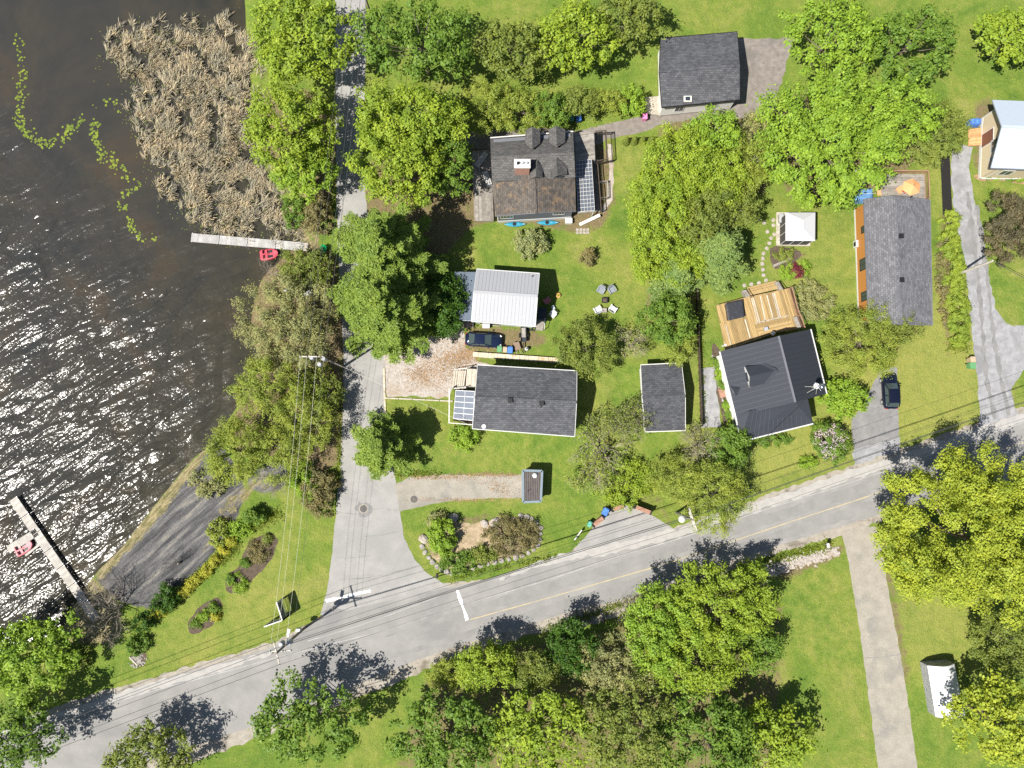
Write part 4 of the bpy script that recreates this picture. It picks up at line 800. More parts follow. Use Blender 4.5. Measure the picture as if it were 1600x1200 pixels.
# ------------------------------------------------------------------ houses
def V2(p): return Vector((p.x, p.y))
def inset(cs, d):
    """plan polygon moved inwards by d metres"""
    n = len(cs); out = []; A = sum(cs[i].x * cs[(i + 1) % n].y - cs[(i + 1) % n].x * cs[i].y for i in range(n)); sg = 1 if A > 0 else -1
    for i in range(n):
        a, b, c = V2(cs[i - 1]), V2(cs[i]), V2(cs[(i + 1) % n]); e1 = (b - a).normalized(); e2 = (c - b).normalized()
        n1 = Vector((-e1.y, e1.x)) * sg; n2 = Vector((-e2.y, e2.x)) * sg; bis = n1 + n2
        out.append(b + bis * (d / max(.3, bis.dot(n1))))
    return out
def window(parent, p0, p1, u, zc, wd, ht, frame='white', pane='glass', name='window', out=.03, mull=1):
    """a framed window on the wall p0 -> p1 (outside on the right hand of the direction), u along it"""
    a, b = V2(p0), V2(p1); d = (b - a).normalized(); nr = Vector((d.y, -d.x)); c = a.lerp(b, u) + nr * out; rz = math.atan2(d.y, d.x)
    f = MB().mat(M[frame])
    for s in (-1, 1):
        q = c + d * s * (wd / 2 - .04); f.box((q.x, q.y, zc), (.08, .07, ht), rz)
        f.box((c.x, c.y, zc + s * (ht / 2 + .035)), (wd, .07, .07), rz)
    for k in range(mull): q = c + d * wd * ((k + 1) / (mull + 1) - .5); f.box((q.x, q.y, zc), (.05, .06, ht - .002), rz)
    o = f.build(name, parent); q = c - nr * .006
    P('pane' if pane == 'glass' else 'panel', M[pane], o, lambda b_: b_.box((q.x, q.y, zc), (wd - .163, .03, ht - .003), rz)); return o
def house(name, label, corners, ze, ridge, zr, roof, wall, over=.4, fascia='white', cat='house', th=.16, wins=(), vents=(), base=None, wframe='white'):
    """gabled house. corners: the eave corners as seen, in order a, b, c, d; eaves run a-b and d-c, gables b-c and d-a; ridge: its two ends (near d-a, near b-c)"""
    E = [G(x, y, ze) for x, y in corners]; R0, R1 = G(*ridge[0], zr), G(*ridge[1], zr); c = sum(E, Vector()) / 4
    o = thing(name, label, cat, (c.x, c.y, 0))
    r = MB().mat(M[roof]); r.plate([E[0], E[1], R1, R0], th); ro = r.build('roof', o)
    r = MB().mat(M[roof]); r.plate([E[3], E[2], R1, R0], th); ro2 = r.build('roof', o)
    k = MB().mat(M[roof]); k.beam(R0 + Vector((0, 0, .012)), R1 + Vector((0, 0, .012)), .34, .05); k.build('ridge_cap', o)
    for (a, b) in ((0, 1), (3, 2)):
        pa, pb = E[a] - Vector((0, 0, .09)), E[b] - Vector((0, 0, .09)); out = (pa + pb) / 2 - Vector((c.x, c.y, 0)); out.z = 0
        d = (pb - pa).normalized(); nr = Vector((d.y, -d.x, 0)); nr = nr if nr.dot(out) > 0 else -nr
        P('gutter', M[fascia], o, lambda b_: b_.beam(pa + nr * .075, pb + nr * .06, .10, .14))
    for (a, b, rr) in ((0, 3, R0), (1, 2, R1)):
        for q in (a, b): P('bargeboard', M[fascia], o, lambda b_: b_.beam(E[q] - Vector((0, 0, .10)), rr - Vector((0, 0, .10)), .06, .20))
    Wp = inset(E, over); zt = ze - .1
    wl = MB().mat(M[wall]); wl.prism(Wp, .3, zt)
    for (a, b, rr, dr) in ((0, 3, R0, 1), (1, 2, R1, -1)):                     # gable triangles
        A, B = Wp[a], Wp[b]; mid = A.lerp(B, .5) if (V2(rr) - A).length == 0 else A + (B - A) * max(.05, min(.95, (V2(rr) - A).dot(B - A) / (B - A).length_squared))
        inn = (V2(c) - mid).normalized() * .12
        vs = [(A.x, A.y, zt), (B.x, B.y, zt), (mid.x, mid.y, zr - th - .12), (A.x + inn.x, A.y + inn.y, zt), (B.x + inn.x, B.y + inn.y, zt), (mid.x + inn.x, mid.y + inn.y, zr - th - .12)]
        wl.add(vs, [(0, 1, 2), (5, 4, 3), (0, 3, 4, 1), (1, 4, 5, 2), (2, 5, 3, 0)])
    wl.build('wall', o); P('foundation', M['concrete_drive'] if not base else M[base], o, lambda b_: b_.prism(inset(E, over - .03 if base else over + .03), -.05, .302))
    A = sum(Wp[i].x * Wp[(i + 1) % 4].y - Wp[(i + 1) % 4].x * Wp[i].y for i in range(4))
    for (i, u, zc, wd, ht) in wins:
        p, q = (Wp[i], Wp[(i + 1) % 4]); p, q = (p, q) if A > 0 else (q, p); window(o, p, q, u if A > 0 else 1 - u, zc, wd, ht, wframe)
    for (x, y) in vents:
        q = G(x, y, zr); zz = zr - .12; v = MB().mat(M['black']); v.box((q.x, q.y, zz + .14), (.42, .42, .34)); v.box((q.x, q.y, zz + .34), (.56, .56, .07)); v.build('roof_vent', o)
    return o, E, Wp, (R0, R1)
def vent_pipe(o, x, y, z, r=.06, h=.4, mt='black'):
    q = G(x, y, z); P('vent_pipe', M[mt], o, lambda b: b.tube([(q.x, q.y, z - .1), (q.x, q.y, z + h)], r, 8))

# --- the long grey cottage with the awning
A, EA, WA, RA = house('grey_cottage', 'long low cottage with charcoal shingle roof and a clear awning at its west end', [(746, 571), (901.5, 580), (898, 681.5), (738, 669)], 3.9, [(742, 621), (901, 628.5)], 5.3, 'shingle', 'siding_white',
                      vents=[(797, 626), (846, 630.5)], wins=[(0, .2, 1.7, 1.4, 1.1), (0, .6, 1.7, 1.2, 1.1), (2, .25, 1.7, 1.6, 1.2), (2, .7, 1.7, 1.4, 1.1), (1, .5, 1.7, 1.2, 1.1), (3, .3, 1.25, 1.0, 2.0)])
vent_pipe(A, 844.5, 636.5, 4.95)
q = G(756, 666.5, 3.9); d_ = MB().mat(M['galv']); d_.tube([(q.x, q.y, 3.6), (q.x, q.y, 4.0)], .03, 6); d_.lathe((q.x, q.y, 4.0), [(.05, 0), (.2, .05), (.28, .12)], 12); d_.build('dish', A)
c = G(722, 632, 1); T = thing('porch_awning', 'clear panelled awning over the porch at the west end of the long grey cottage', 'awning', (c.x, c.y, 0))
aw = [G(712, 610, 2.5), G(741.5, 611.5, 2.9), G(739, 657, 2.9), G(708.5, 654, 2.5)]
def bil(q, u, v): return (q[0].lerp(q[1], u)).lerp(q[3].lerp(q[2], u), v)
for i in range(2):
    for j in range(5):
        P('panel', M['polycarb'], T, lambda b: b.plate([bil(aw, (i + .03) / 2, (j + .04) / 5), bil(aw, (i + .97) / 2, (j + .04) / 5), bil(aw, (i + .97) / 2, (j + .96) / 5), bil(aw, (i + .03) / 2, (j + .96) / 5)], .02))
fr = MB().mat(M['galv'])
for j in range(6): fr.beam(bil(aw, 0, j / 5) - Vector((0, 0, .03)), bil(aw, 1, j / 5) - Vector((0, 0, .03)), .06, .05)
for i in range(3): fr.beam(bil(aw, i / 2, 0) - Vector((0, 0, .03)), bil(aw, i / 2, 1) - Vector((0, 0, .03)), .06, .05)
fr.build('frame', T)
for v in (.02, .5, .98): p = bil(aw, .03, v); P('post', M['white'], T, lambda b: b.box((p.x, p.y, p.z / 2), (.09, .09, p.z - .06)))
def deck(name, label, px, z, mt, along, board=.14, th=.05, posts=True, parent=None, gap=.012):
    """a boarded platform: boards parallel to the edge px[along] -> px[along + 1]"""
    pw = [G(x, y, z) for x, y in px]; c = sum(pw, Vector()) / len(pw)
    o = parent or thing(name, label, 'deck', (c.x, c.y, 0)); d = (V2(pw[(along + 1) % len(pw)]) - V2(pw[along])).normalized(); nr = Vector((-d.y, d.x))
    b = MB().mat(M[mt]); us = [V2(p).dot(nr) for p in pw]; u = min(us) + board / 2; poly = [V2(p) for p in pw]
    while u < max(us):
        xs = []
        for i in range(len(poly)):
            a_, b_ = poly[i], poly[(i + 1) % len(poly)]; ua, ub = a_.dot(nr) - u, b_.dot(nr) - u
            if ua * ub < 0: xs.append((a_ + (b_ - a_) * (ua / (ua - ub))).dot(d))
        xs.sort()
        for k in range(0, len(xs) - 1, 2):
            p0 = d * xs[k] + nr * u; p1 = d * xs[k + 1] + nr * u; jz = noise.noise(Vector((u * 9, xs[k], 0))) * .006
            b.beam((p0.x, p0.y, z - th / 2 + jz), (p1.x, p1.y, z - th / 2 + jz), board - gap, th)
        u += board
    bo = b.build('boards', o); bo['kind'] = 'stuff'
    if posts:
        f = MB().mat(M[mt])
        for i in range(len(pw)): f.beam(pw[i] - Vector((0, 0, th + .1)), pw[(i + 1) % len(pw)] - Vector((0, 0, th + .1)), .06, .18); ip = pw[i].lerp(c, .03); f.box((ip.x, ip.y, (z - th) / 2 - .05), (.12, .12, z - th))
        f.build('joists', o)
    return o
def railing(name, label, px, z, mt, h=1.0, cat='railing', sp=.14, parent=None, solid=False):
    pw = [G(x, y, z) for x, y in px]; o = parent or thing(name, label, cat, (pw[0].x, pw[0].y, 0))
    b = MB().mat(M[mt]); bal = MB().mat(M[mt])
    for a, e in zip(pw[:-1], pw[1:]):
        up = Vector((0, 0, h)); b.beam(a + up, e + up, .10, .05); b.beam(a + Vector((0, 0, .1)), e + Vector((0, 0, .1)), .05, .06); n_ = max(1, int((e - a).length / sp))
        for k in range(1, n_): p = a.lerp(e, k / n_); bal.box((p.x, p.y, z + h / 2 + .03), (.035, .035, h - .16))
    for p in pw: b.box((p.x, p.y, z + h / 2 + .03), (.10, .10, h + .06))
    b.build('rail', o); k = bal.build('balusters', o) if bal.v else None
    if k: k['kind'] = 'stuff'
    return o
dk = deck('porch_deck', 'pale wooden porch deck with steps at the west end of the long grey cottage', [(730, 576), (747, 577), (745, 606), (728, 605)], 1.0, 'wood_pale', 1)
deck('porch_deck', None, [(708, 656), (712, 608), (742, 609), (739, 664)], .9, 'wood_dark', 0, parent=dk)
for k in range(6):
    a_, b_ = G(711 + k * 3.2, 578.5 + k * .15, .16 + k * .15), G(707.5 + k * 3.2, 606, .16 + k * .15)
    P('step', M['wood_pale'], dk, lambda b: b.beam(a_, b_, .21, .045))
for (x0, y0, x1, y1) in ((711, 577, 730, 576), (707, 607, 728, 606)):
    P('handrail', M['offwhite'], dk, lambda b: (b.beam(G(x0, y0, 1.0), G(x1, y1, 1.95), .08, .05), b.box((G(x0, y0, .5).x, G(x0, y0, .5).y, .5), (.09, .09, 1.0)), b.box((G(x1, y1, 1).x, G(x1, y1, 1).y, 1), (.09, .09, 1.9))))
railing('porch_railing', 'white porch railing around the awning of the long grey cottage', [(703, 608), (702.5, 661), (739, 664)], .9, 'offwhite')
# pale concrete block wall behind it
c = G(808, 557); T = thing('block_wall', 'low row of pale concrete blocks behind the long grey cottage', 'retaining wall', (c.x, c.y, 0))
us = [0, .055, .16, .255, .345, .42, .49, .545, .585, .64, .69, .79, .835, .9, 1]
for a, b_ in zip(us[:-1], us[1:]):
    p0 = G(lerp(739, 888, a), lerp(553.5, 564, a), .5); p1 = G(lerp(739, 888, b_), lerp(553.5, 564, b_), .5); d = (p1 - p0).normalized(); jz = random.Random(a).uniform(-.03, .03)
    P('block', M['block'], T, lambda b: b.beam(p0 + d * .015 + Vector((0, 0, -.25 + jz)), p1 - d * .015 + Vector((0, 0, -.25 + jz)), .62, .5))

# --- garage with white ribbed roof
Gr, EG, WG, RG = house('garage', 'garage with white ribbed metal roof beside the dark blue sedan', [(744.7, 421), (843, 427.8), (836.6, 509.4), (736.3, 501)], 3.9, [(740, 455.5), (840, 462.5)], 5.2, 'metal_white', 'siding_green', over=.3, cat='garage',
                        wins=[(2, .25, 1.6, 1.0, .9), (2, .75, 1.1, 2.6, 2.1), (1, .4, 1.6, .9, .9)])
def ribs(o, E0, E1, R0, R1, mt, sp=.42, h=.03, wd=.05):
    b = MB().mat(M[mt]); n_ = int((E1 - E0).length / sp)
    for k in range(1, n_):
        b.beam(E0.lerp(E1, k / n_) + Vector((0, 0, h / 2)), R0.lerp(R1, k / n_) + Vector((0, 0, h / 2)), wd, h)
    r = b.build('roof_ribs', o); r['kind'] = 'stuff'; return r
ribs(Gr, EG[0], EG[1], RG[0], RG[1], 'metal_white'); ribs(Gr, EG[3], EG[2], RG[0], RG[1], 'metal_white')
vent_pipe(Gr, 831.5, 432, 4.1, .07, .25)
lt = [G(710.5, 424.5, 2.5), G(746, 425, 3.0), G(737, 500.5, 3.0), G(706.5, 499.5, 2.5)]
P('lean_to_roof', M['leanto'], Gr, lambda b: b.plate(lt, .1)); P('lean_to_wall', M['siding_brown'], Gr, lambda b: b.prism(inset(lt, .25), 0, 2.41))
P('lean_to_fascia', M['metal_blue'], Gr, lambda b: b.beam(lt[3] - Vector((0, .06, .03)), lt[2] - Vector((0, .06, .03)), .05, .14))

# --- the old cottage with four dormers
c = G(833, 275); O = thing('old_cottage', 'old dark shingled cottage with four dormers and a brick chimney', 'house', (c.x, c.y, 0))
ze = 4.3; zr = 6.5
TL, TR, BR_, BL_ = G(766, 216, ze), G(895.5, 206, ze), G(899, 277, 5.1), G(769, 284, 5.1)
r0, r1 = G(767, 247, zr), G(897, 240, zr)
P('roof', M['shingle_top'], O, lambda b: b.plate([TL, TR, r1, r0], .16)); P('roof', M['shingle_top'], O, lambda b: b.plate([BL_, BR_, r1, r0], .16))
fl, fr_, fp, fb = G(773.5, 337.5, 3.9), G(900, 330, 3.9), G(838, 333, 5.8), G(834, 272, 5.8)
bl, brr = G(769, 283, 3.9), G(898.5, 277, 3.9)
P('roof', M['shingle_old'], O, lambda b: b.plate([fl, fp, fb, bl], .15)); P('roof', M['shingle_old'], O, lambda b: b.plate([fr_, fp, fb, brr], .15))
P('ridge_cap', M['shingle_top'], O, lambda b: b.beam(r0 + Vector((0, 0, .01)), r1 + Vector((0, 0, .01)), .3, .05))
P('ridge_cap', M['shingle_old'], O, lambda b: b.beam(fp + Vector((0, 0, .01)), fb + Vector((0, 0, .01)), .3, .05))
wp = inset([Vector((TL.x, TL.y, 0)), Vector((TR.x, TR.y, 0)), Vector((fr_.x, fr_.y, 0)), Vector((fl.x, fl.y, 0))], .35)
P('wall', M['siding_dark'], O, lambda b: b.prism(wp, .7, 3.8)); P('foundation', M['white'], O, lambda b: b.prism(inset([TL, TR, fr_, fl], .30), 0, .702))
P('wall', M['siding_dark'], O, lambda b: b.prism(inset([TL, TR, BR_, BL_], .4), 3.75, 4.8))
up = wp[2].lerp(wp[3], .5)
g = MB().mat(M['siding_dark'])
g.add([(wp[3].x, wp[3].y, 3.75), (wp[2].x, wp[2].y, 3.75), (up.x, up.y, 5.55), (wp[3].x, wp[3].y + .15, 3.75), (wp[2].x, wp[2].y + .15, 3.75), (up.x, up.y + .15, 5.55)], [(0, 1, 2), (5, 4, 3), (0, 3, 4, 1), (1, 4, 5, 2), (2, 5, 3, 0)]); g.build('gable_wall', O)
for (pa, pb) in ((fl, fp), (fp, fr_)): P('bargeboard', M['siding_dark'], O, lambda b: b.beam(pa - Vector((0, .0, .1)), pb - Vector((0, .0, .1)), .07, .2))
P('gutter', M['offwhite'], O, lambda b: b.beam(TL + Vector((0, .08, -.08)), TR + Vector((0, .08, -.08)), .13, .13))
for (a_, b_) in ((wp[0], wp[3]), (wp[1], wp[2])):
    g = MB().mat(M['siding_dark']); mid = a_.lerp(b_, .28)
    g.add([(a_.x, a_.y, 3.78), (a_.lerp(b_, .58).x, a_.lerp(b_, .58).y, 3.78), (mid.x, mid.y, 6.2)], [(0, 1, 2), (2, 1, 0)]); g.build('gable_wall', O)
for (u, wd, zc) in ((.10, 1.7, 2.2), (.80, 1.5, 2.5)): window(O, wp[3], wp[2], u + .02, zc, wd, .95, mull=3)
def oval(b):
    q = wp[3].lerp(wp[2], .51); n_ = 18
    for rr, yy in ((.62, -.05), ): b.add([(q.x + rr * math.cos(6.283 * k / n_), q.y + yy, 3.1 + .42 * math.sin(6.283 * k / n_)) for k in range(n_)] + [(q.x + .5 * math.cos(6.283 * k / n_), q.y + yy - .02, 3.1 + .32 * math.sin(6.283 * k / n_)) for k in range(n_)], [(k, (k + 1) % n_, n_ + (k + 1) % n_, n_ + k) for k in range(n_)])
P('window_frame', M['white'], O, oval)
def oval2(b):
    q = wp[3].lerp(wp[2], .51); n_ = 18; b.add([(q.x + .51 * math.cos(6.283 * k / n_), q.y - .055, 3.1 + .33 * math.sin(6.283 * k / n_)) for k in range(n_)], [tuple(range(n_))])
P('window_pane', M['glass'], O, oval2)
def dormer(pk_f, pk_b, wl, wr, zt, zb, side, facem):
    """gabled dormer: front peak, back of its ridge, front left and right eave pixels"""
    f, k, l_, r_ = G(*pk_f, zt), G(*pk_b, zt), G(*wl, zb), G(*wr, zb); kl = Vector((l_.x, k.y, zb)); kr = Vector((r_.x, k.y, zb)); ov = Vector((0, side * .06, 0))
    kl = l_.lerp(kl, .62); kr = r_.lerp(kr, .62)
    o = MB().mat(M['shingle_top']); o.plate([f + ov, k, kl, l_ + ov], .1); o.plate([f + ov, k, kr, r_ + ov], .1); o = o.build('dormer', O)
    ins = Vector((0, -side * .12, 0)); 
    P('front', M[facem], o, lambda b: b.add([l_ + ins - Vector((0, 0, .9)), r_ + ins - Vector((0, 0, .9)), r_ + ins - Vector((0, 0, .08)), f + ins - Vector((0, 0, .14)), l_ + ins - Vector((0, 0, .08))], [(0, 1, 2, 3, 4), (4, 3, 2, 1, 0)]))
    P('cheek', M['siding_dark'], o, lambda b: [b.add([q + ins - Vector((0, 0, .9)), qb - Vector((0, 0, .9)), qb - Vector((0, 0, .08)), q + ins - Vector((0, 0, .08))], [(0, 1, 2, 3), (3, 2, 1, 0)]) for q, qb in ((l_, kl), (r_, kr))])
    mid = (l_ + r_) / 2 + ins * .6; P('pane', M['glass'], o, lambda b: b.box((mid.x, mid.y + side * .07, zb - .42), ((r_ - l_).length * .5, .04, .6)))
dormer((831.5, 199), (832, 233), (821, 204), (844, 203), 6.5, 5.7, 1, 'siding_dark'); dormer((869, 197), (870, 230), (858, 203), (883, 203), 6.5, 5.7, 1, 'siding_dark')
dormer((837, 276), (839, 250), (828, 279), (848, 276), 6.6, 5.8, -1, 'white'); dormer((871, 273), (869, 246), (862, 277), (886, 272), 6.6, 5.8, -1, 'white')
q = G(816, 256, 7.7); ch = MB().mat(M['brick']); ch.box((q.x, q.y, 6.5), (1.75, .95, 2.4)); ch = ch.build('chimney', O)
P('cap', M['offwhite'], ch, lambda b: [b.box((q.x, q.y, 7.74), (1.95, 1.1, .1))])
for dx in (-.5, 0, .5): P('flue', M['black' if dx < 0 else 'galv'], ch, lambda b: b.tube([(q.x + dx, q.y, 7.78), (q.x + dx, q.y, 8.05)], .17, 10))
for k in range(12): P('brick_course', M['mortar'], ch, lambda b: [b.box((q.x, q.y, 5.4 + k * .19), (1.76, .96, .012))])
o = deck('side_deck', 'weathered shaded deck along the west side of the old cottage', [(737, 236), (767, 234), (771, 345), (742, 345)], .8, 'wood_grey', 1)
o = deck('side_deck', 'weathered upper deck on the north east corner of the old cottage', [(897, 208), (928, 203), (930, 249), (899, 251)], 2.6, 'wood_grey', 0)
c = G(915, 290); T = thing('pergola', 'white lattice pergola roof along the east side of the old cottage', 'pergola', (c.x, c.y, 0))
pg = [G(899.5, 252, 2.7), G(924, 249, 2.7), G(929, 329, 2.7), G(903, 331, 2.7)]
for j in range(14): P('rafter', M['white'], T, lambda b: b.beam(bil(pg, 0, j / 13), bil(pg, 1, j / 13), .045, .09))
for i in range(6): P('purlin', M['white'], T, lambda b: b.beam(bil(pg, i / 5, 0) + Vector((0, 0, .06)), bil(pg, i / 5, 1) + Vector((0, 0, .06)), .04, .05))
P('glazing', M['glazing'], T, lambda b: b.plate([p - Vector((0, 0, .06)) for p in pg], .02))
for v in (.02, .5, .98): p = bil(pg, .97, v); P('post', M['white'], T, lambda b: b.box((p.x, p.y, 1.3), (.1, .1, 2.6)))
o = deck('side_deck', 'narrow grey boarded walkway under the white lattice pergola', [(900, 251), (934, 248), (940, 330), (903, 333)], .6, 'wood_grey', 1)
railing('deck_railing', 'dark tall railing beside the upper deck of the old cottage', [(930, 210), (945.5, 209), (948, 253), (932, 256)], 1.6, 'wood_dark', 1.0)
railing('deck_railing', 'dark railing running down beside the pergola walkway', [(932, 257), (938, 332)], .6, 'wood_dark', 1.0)
c = G(914, 341); T = thing('plank_ramp', 'pale plank ramp leaning at the south end of the pergola walkway', 'ramp', (c.x, c.y, 0)); P('plank', M['offwhite'], T, lambda b: b.beam(G(905.5, 351, .12), G(937.5, 336, .7), .4, .06)); P('cleats', M['wood_grey'], T, lambda b: [b.beam(G(lerp(906, 937, k / 8), lerp(351, 336, k / 8) - 1.8, .15 + .58 * k / 8 + .02), G(lerp(906, 937, k / 8) + .8, lerp(351, 336, k / 8) + 1.8, .15 + .58 * k / 8 + .02), .05, .03) for k in range(1, 8)])
railing('garden_bench', 'grey slatted bench by the corner of the pergola', [(938, 287), (948, 286), (948.5, 311), (939, 312)], 0, 'wood_grey', .75, 'bench')
def lounger(label, p0, p1, wd=.75):
    a, b_ = G(*p0), G(*p1); o = thing('slatted_lounger', label, 'lounger', (a.x, a.y, 0), 'white slatted loungers'); d = (b_ - a); z0 = .8
    P('slats', M['white'], o, lambda b: [b.beam(a + Vector((-d.y, d.x, 0)).normalized() * (k * .15 - .3) + Vector((0, 0, z0 + .36)), b_ + Vector((-d.y, d.x, 0)).normalized() * (k * .15 - .3) + Vector((0, 0, z0 + .36)), .09, .03) for k in range(5)])
    P('frame', M['wood_grey'], o, lambda b: [b.box((a.lerp(b_, t).x, a.lerp(b_, t).y, z0 + .17), (.6, .08, .33), math.atan2(d.y, d.x) + 1.57) for t in (.1, .9)])
lounger('white slatted lounger on the shaded deck, the upper of the two', (745, 265), (760, 244)); lounger('white slatted lounger against the wall of the old cottage', (766, 297), (758, 273))
for i, (x, y, lb) in enumerate(((805, 350.5, 'left turquoise kayak lying along the white foundation of the old cottage'), (856, 348, 'right turquoise kayak lying along the white foundation of the old cottage'))):
    a = G(x, y, .2); o = thing('kayak', lb, 'kayak', (a.x, a.y, 0), 'turquoise kayaks'); b = MB().mat(M['kayak']); b.smooth = True; st = 13; vs = []; fs = []
    for k in range(st):
        t = k / (st - 1) * 2 - 1; ww = .34 * max(.02, (1 - abs(t) ** 2.2)); hh = .16 * max(.1, 1 - abs(t) ** 3); zz = .2 + .09 * t * t
        for j in range(8): an = 6.283 * j / 8; vs.append((a.x + t * 1.45, a.y + ww * math.cos(an) + .02 * t, zz + hh * math.sin(an)))
    for k in range(st - 1):
        for j in range(8): fs.append((k * 8 + j, k * 8 + (j + 1) % 8, k * 8 + 8 + (j + 1) % 8, k * 8 + 8 + j))
    b.add(vs, fs); b.build('hull', o); P('cockpit', M['black'], o, lambda b_: b_.lathe((a.x - .1, a.y, .35), [(.25, 0), (.25, .03), (.18, .035)], 12)); P('keel_stripe', M['white'], o, lambda b_: b_.beam((a.x + .35, a.y, .353), (a.x + 1.25, a.y + .01, .33), .06, .02))
q = G(888, 347); T = thing('white_box', 'small white storage box against the old cottage, right of the kayaks', 'box', (q.x, q.y, 0)); P('body', M['offwhite'], T, lambda b: b.box((q.x, q.y, .3), (.85, .6, .6))); P('lid', M['white'], T, lambda b: b.box((q.x, q.y, .63), (.92, .68, .06)))
pv = None
for j in range(2):
    for i in range(4):
        q = G(902 + i * 5.4, 359 + j * 4.6)
        if pv is None: bb = MB().mat(M['stone_pink']); bb.box((0, 0, .02), (.36, .33, .05)); pv = bb.build('paving_slab', None, None, (0, 0, 0)); pv.location = q; tag(pv, 'pinkish paving slab in the small set of slabs below the pergola ramp', 'paving slab', 'pinkish slabs below the ramp')
        else: k = pv.copy(); COL.objects.link(k); k.location = q; k.rotation_euler = (0, 0, .05 * (i - j))

# --- dark shed
S, ES, WS, RS = house('dark_shed', 'plain shed with dark shingle roof between the bare trees and the fence', [(1001, 571), (1065, 567.5), (1071, 672), (1008, 674)], 2.6, [(1003.5, 621), (1071, 619)], 3.6, 'shingle_shed', 'siding_white', over=.25, fascia='offwhite', cat='shed', wins=[(3, .5, 1.4, 1.0, .9), (2, .5, 1.05, 1.0, 2.0)])
# fence that throws the thin dark line
c = G(1088, 560); T = thing('board_fence', 'long low dark board fence casting a straight shadow left of the metal roofed house', 'fence', (c.x, c.y, 0))
n_ = 18
for k in range(n_ + 1):
    a = G(lerp(1086, 1094, k / n_), lerp(452, 666, k / n_)); P('post', M['wood_dark'], T, lambda b: b.box((a.x, a.y, .55), (.1, .1, 1.1)))
    if k < n_:
        e = G(lerp(1086, 1094, (k + 1) / n_), lerp(452, 666, (k + 1) / n_))
        for z in (.12, .34, .56, .78, .98): P('board', M['wood_dark'], T, lambda b: b.beam(a + Vector((.06, 0, z)), e + Vector((.06, 0, z)), .025, .19))

# --- the metal roofed house and its honey coloured deck
c = G(1208, 600); H = thing('metal_roofed_house', 'house with black ribbed metal roof, gabled dormer and honey wood deck', 'house', (c.x, c.y, 0))
ze, zr = 3.6, 6.2
e_nw, e_w, e_sw = G(1125.5, 549, ze), G(1147, 614, ze), G(1157.5, 687.5, ze)
R0, R1 = G(1216.5, 525, zr), G(1242.5, 628.5, zr)
e_ne, e_se = G(1266, 514.5, 3.4), G(1291, 615.5, 3.4)
def on_plane(p, q, r, px, py):
    nn = (q - p).cross(r - p); z = p.z
    for _ in range(12): g_ = G(px, py, z); z = p.z - (nn.x * (g_.x - p.x) + nn.y * (g_.y - p.y)) / nn.z
    return G(px, py, z)
wjoin = on_plane(e_nw, R0, R1, 1151, 653); lowt = G(1262, 624, 4.4); se = G(1270.5, 661, 3.2); sw = G(1157.5, 689, 3.2); hipj = G(1171, 642, 4.6)
P('roof', M['metal_dark'], H, lambda b: b.plate([e_nw, R0, R1, on_plane(e_nw, R0, R1, 1168, 646), wjoin], .14))
P('roof', M['metal_dark'], H, lambda b: b.plate([R0, e_ne, e_se, R1], .14))
P('porch_roof', M['metal_dark'], H, lambda b: b.plate([hipj + Vector((0, 0, -.05)), G(1243, 629, 4.9), G(1262, 622, 4.5), se, sw], .12))
P('porch_roof', M['metal_dark'], H, lambda b: b.plate([wjoin + Vector((0, 0, -.04)), hipj + Vector((0, 0, -.04)), sw], .12))
ribs(H, e_nw, wjoin, R0, R1, 'rib_dark', .6, .035, .06); ribs(H, e_ne, e_se, R0, R1, 'metal_dark', .6); ribs(H, sw + Vector((.3, 0, .06)), se + Vector((-.2, 0, .06)), hipj + Vector((0, 0, .06)), G(1261, 623, 4.6), 'rib_dark', .6, .035, .06)
P('ridge_cap', M['siding_dark'], H, lambda b: b.beam(R0 + Vector((0, 0, .03)), R1 + Vector((0, 0, .03)), .26, .06)); bpy.data.objects[-1] if False else None
for (a_, b_) in ((e_nw, wjoin), (wjoin, sw), (sw, se), (e_ne, e_se)):
    d = (b_ - a_).normalized(); nr = Vector((d.y, -d.x, 0)); cc = (a_ + b_) / 2 - Vector((c.x, c.y, 0)); nr = nr if nr.dot(Vector((cc.x, cc.y, 0))) > 0 else -nr
    P('gutter', M['white'], H, lambda b: b.beam(a_ + nr * .08 - Vector((0, 0, .06)), b_ + nr * .08 - Vector((0, 0, .06)), .15, .14))
hp = inset([e_nw, e_ne, e_se, G(1262, 624, 3), se, sw, wjoin], .35)
P('wall', M['siding_white'], H, lambda b: b.prism(hp, .4, 3.02)); P('foundation', M['concrete_drive'], H, lambda b: b.prism(inset([e_nw, e_ne, e_se, G(1262, 624, 3), se, sw, wjoin], .4), 0, .402))
up4 = inset([e_nw, e_ne, e_se, wjoin], .45); P('wall', M['siding_white'], H, lambda b: b.prism(up4, 2.95, 3.35))
for (a_, b_, rr) in ((up4[0], up4[1], R0), (up4[3], up4[2], R1)):
    s_ = 1 if rr is R0 else -1; q = a_ + (b_ - a_) * max(.1, min(.9, (V2(rr) - a_).dot(b_ - a_) / (b_ - a_).length_squared))
    P('gable_wall', M['siding_white'], H, lambda b: b.add([(a_.x, a_.y, 3.3), (b_.x, b_.y, 3.3), (q.x, q.y, zr - .3), (a_.x, a_.y - s_ * .1, 3.3), (b_.x, b_.y - s_ * .1, 3.3), (q.x, q.y - s_ * .1, zr - .3)], [(0, 1, 2), (5, 4, 3), (0, 3, 4, 1), (1, 4, 5, 2), (2, 5, 3, 0)]))
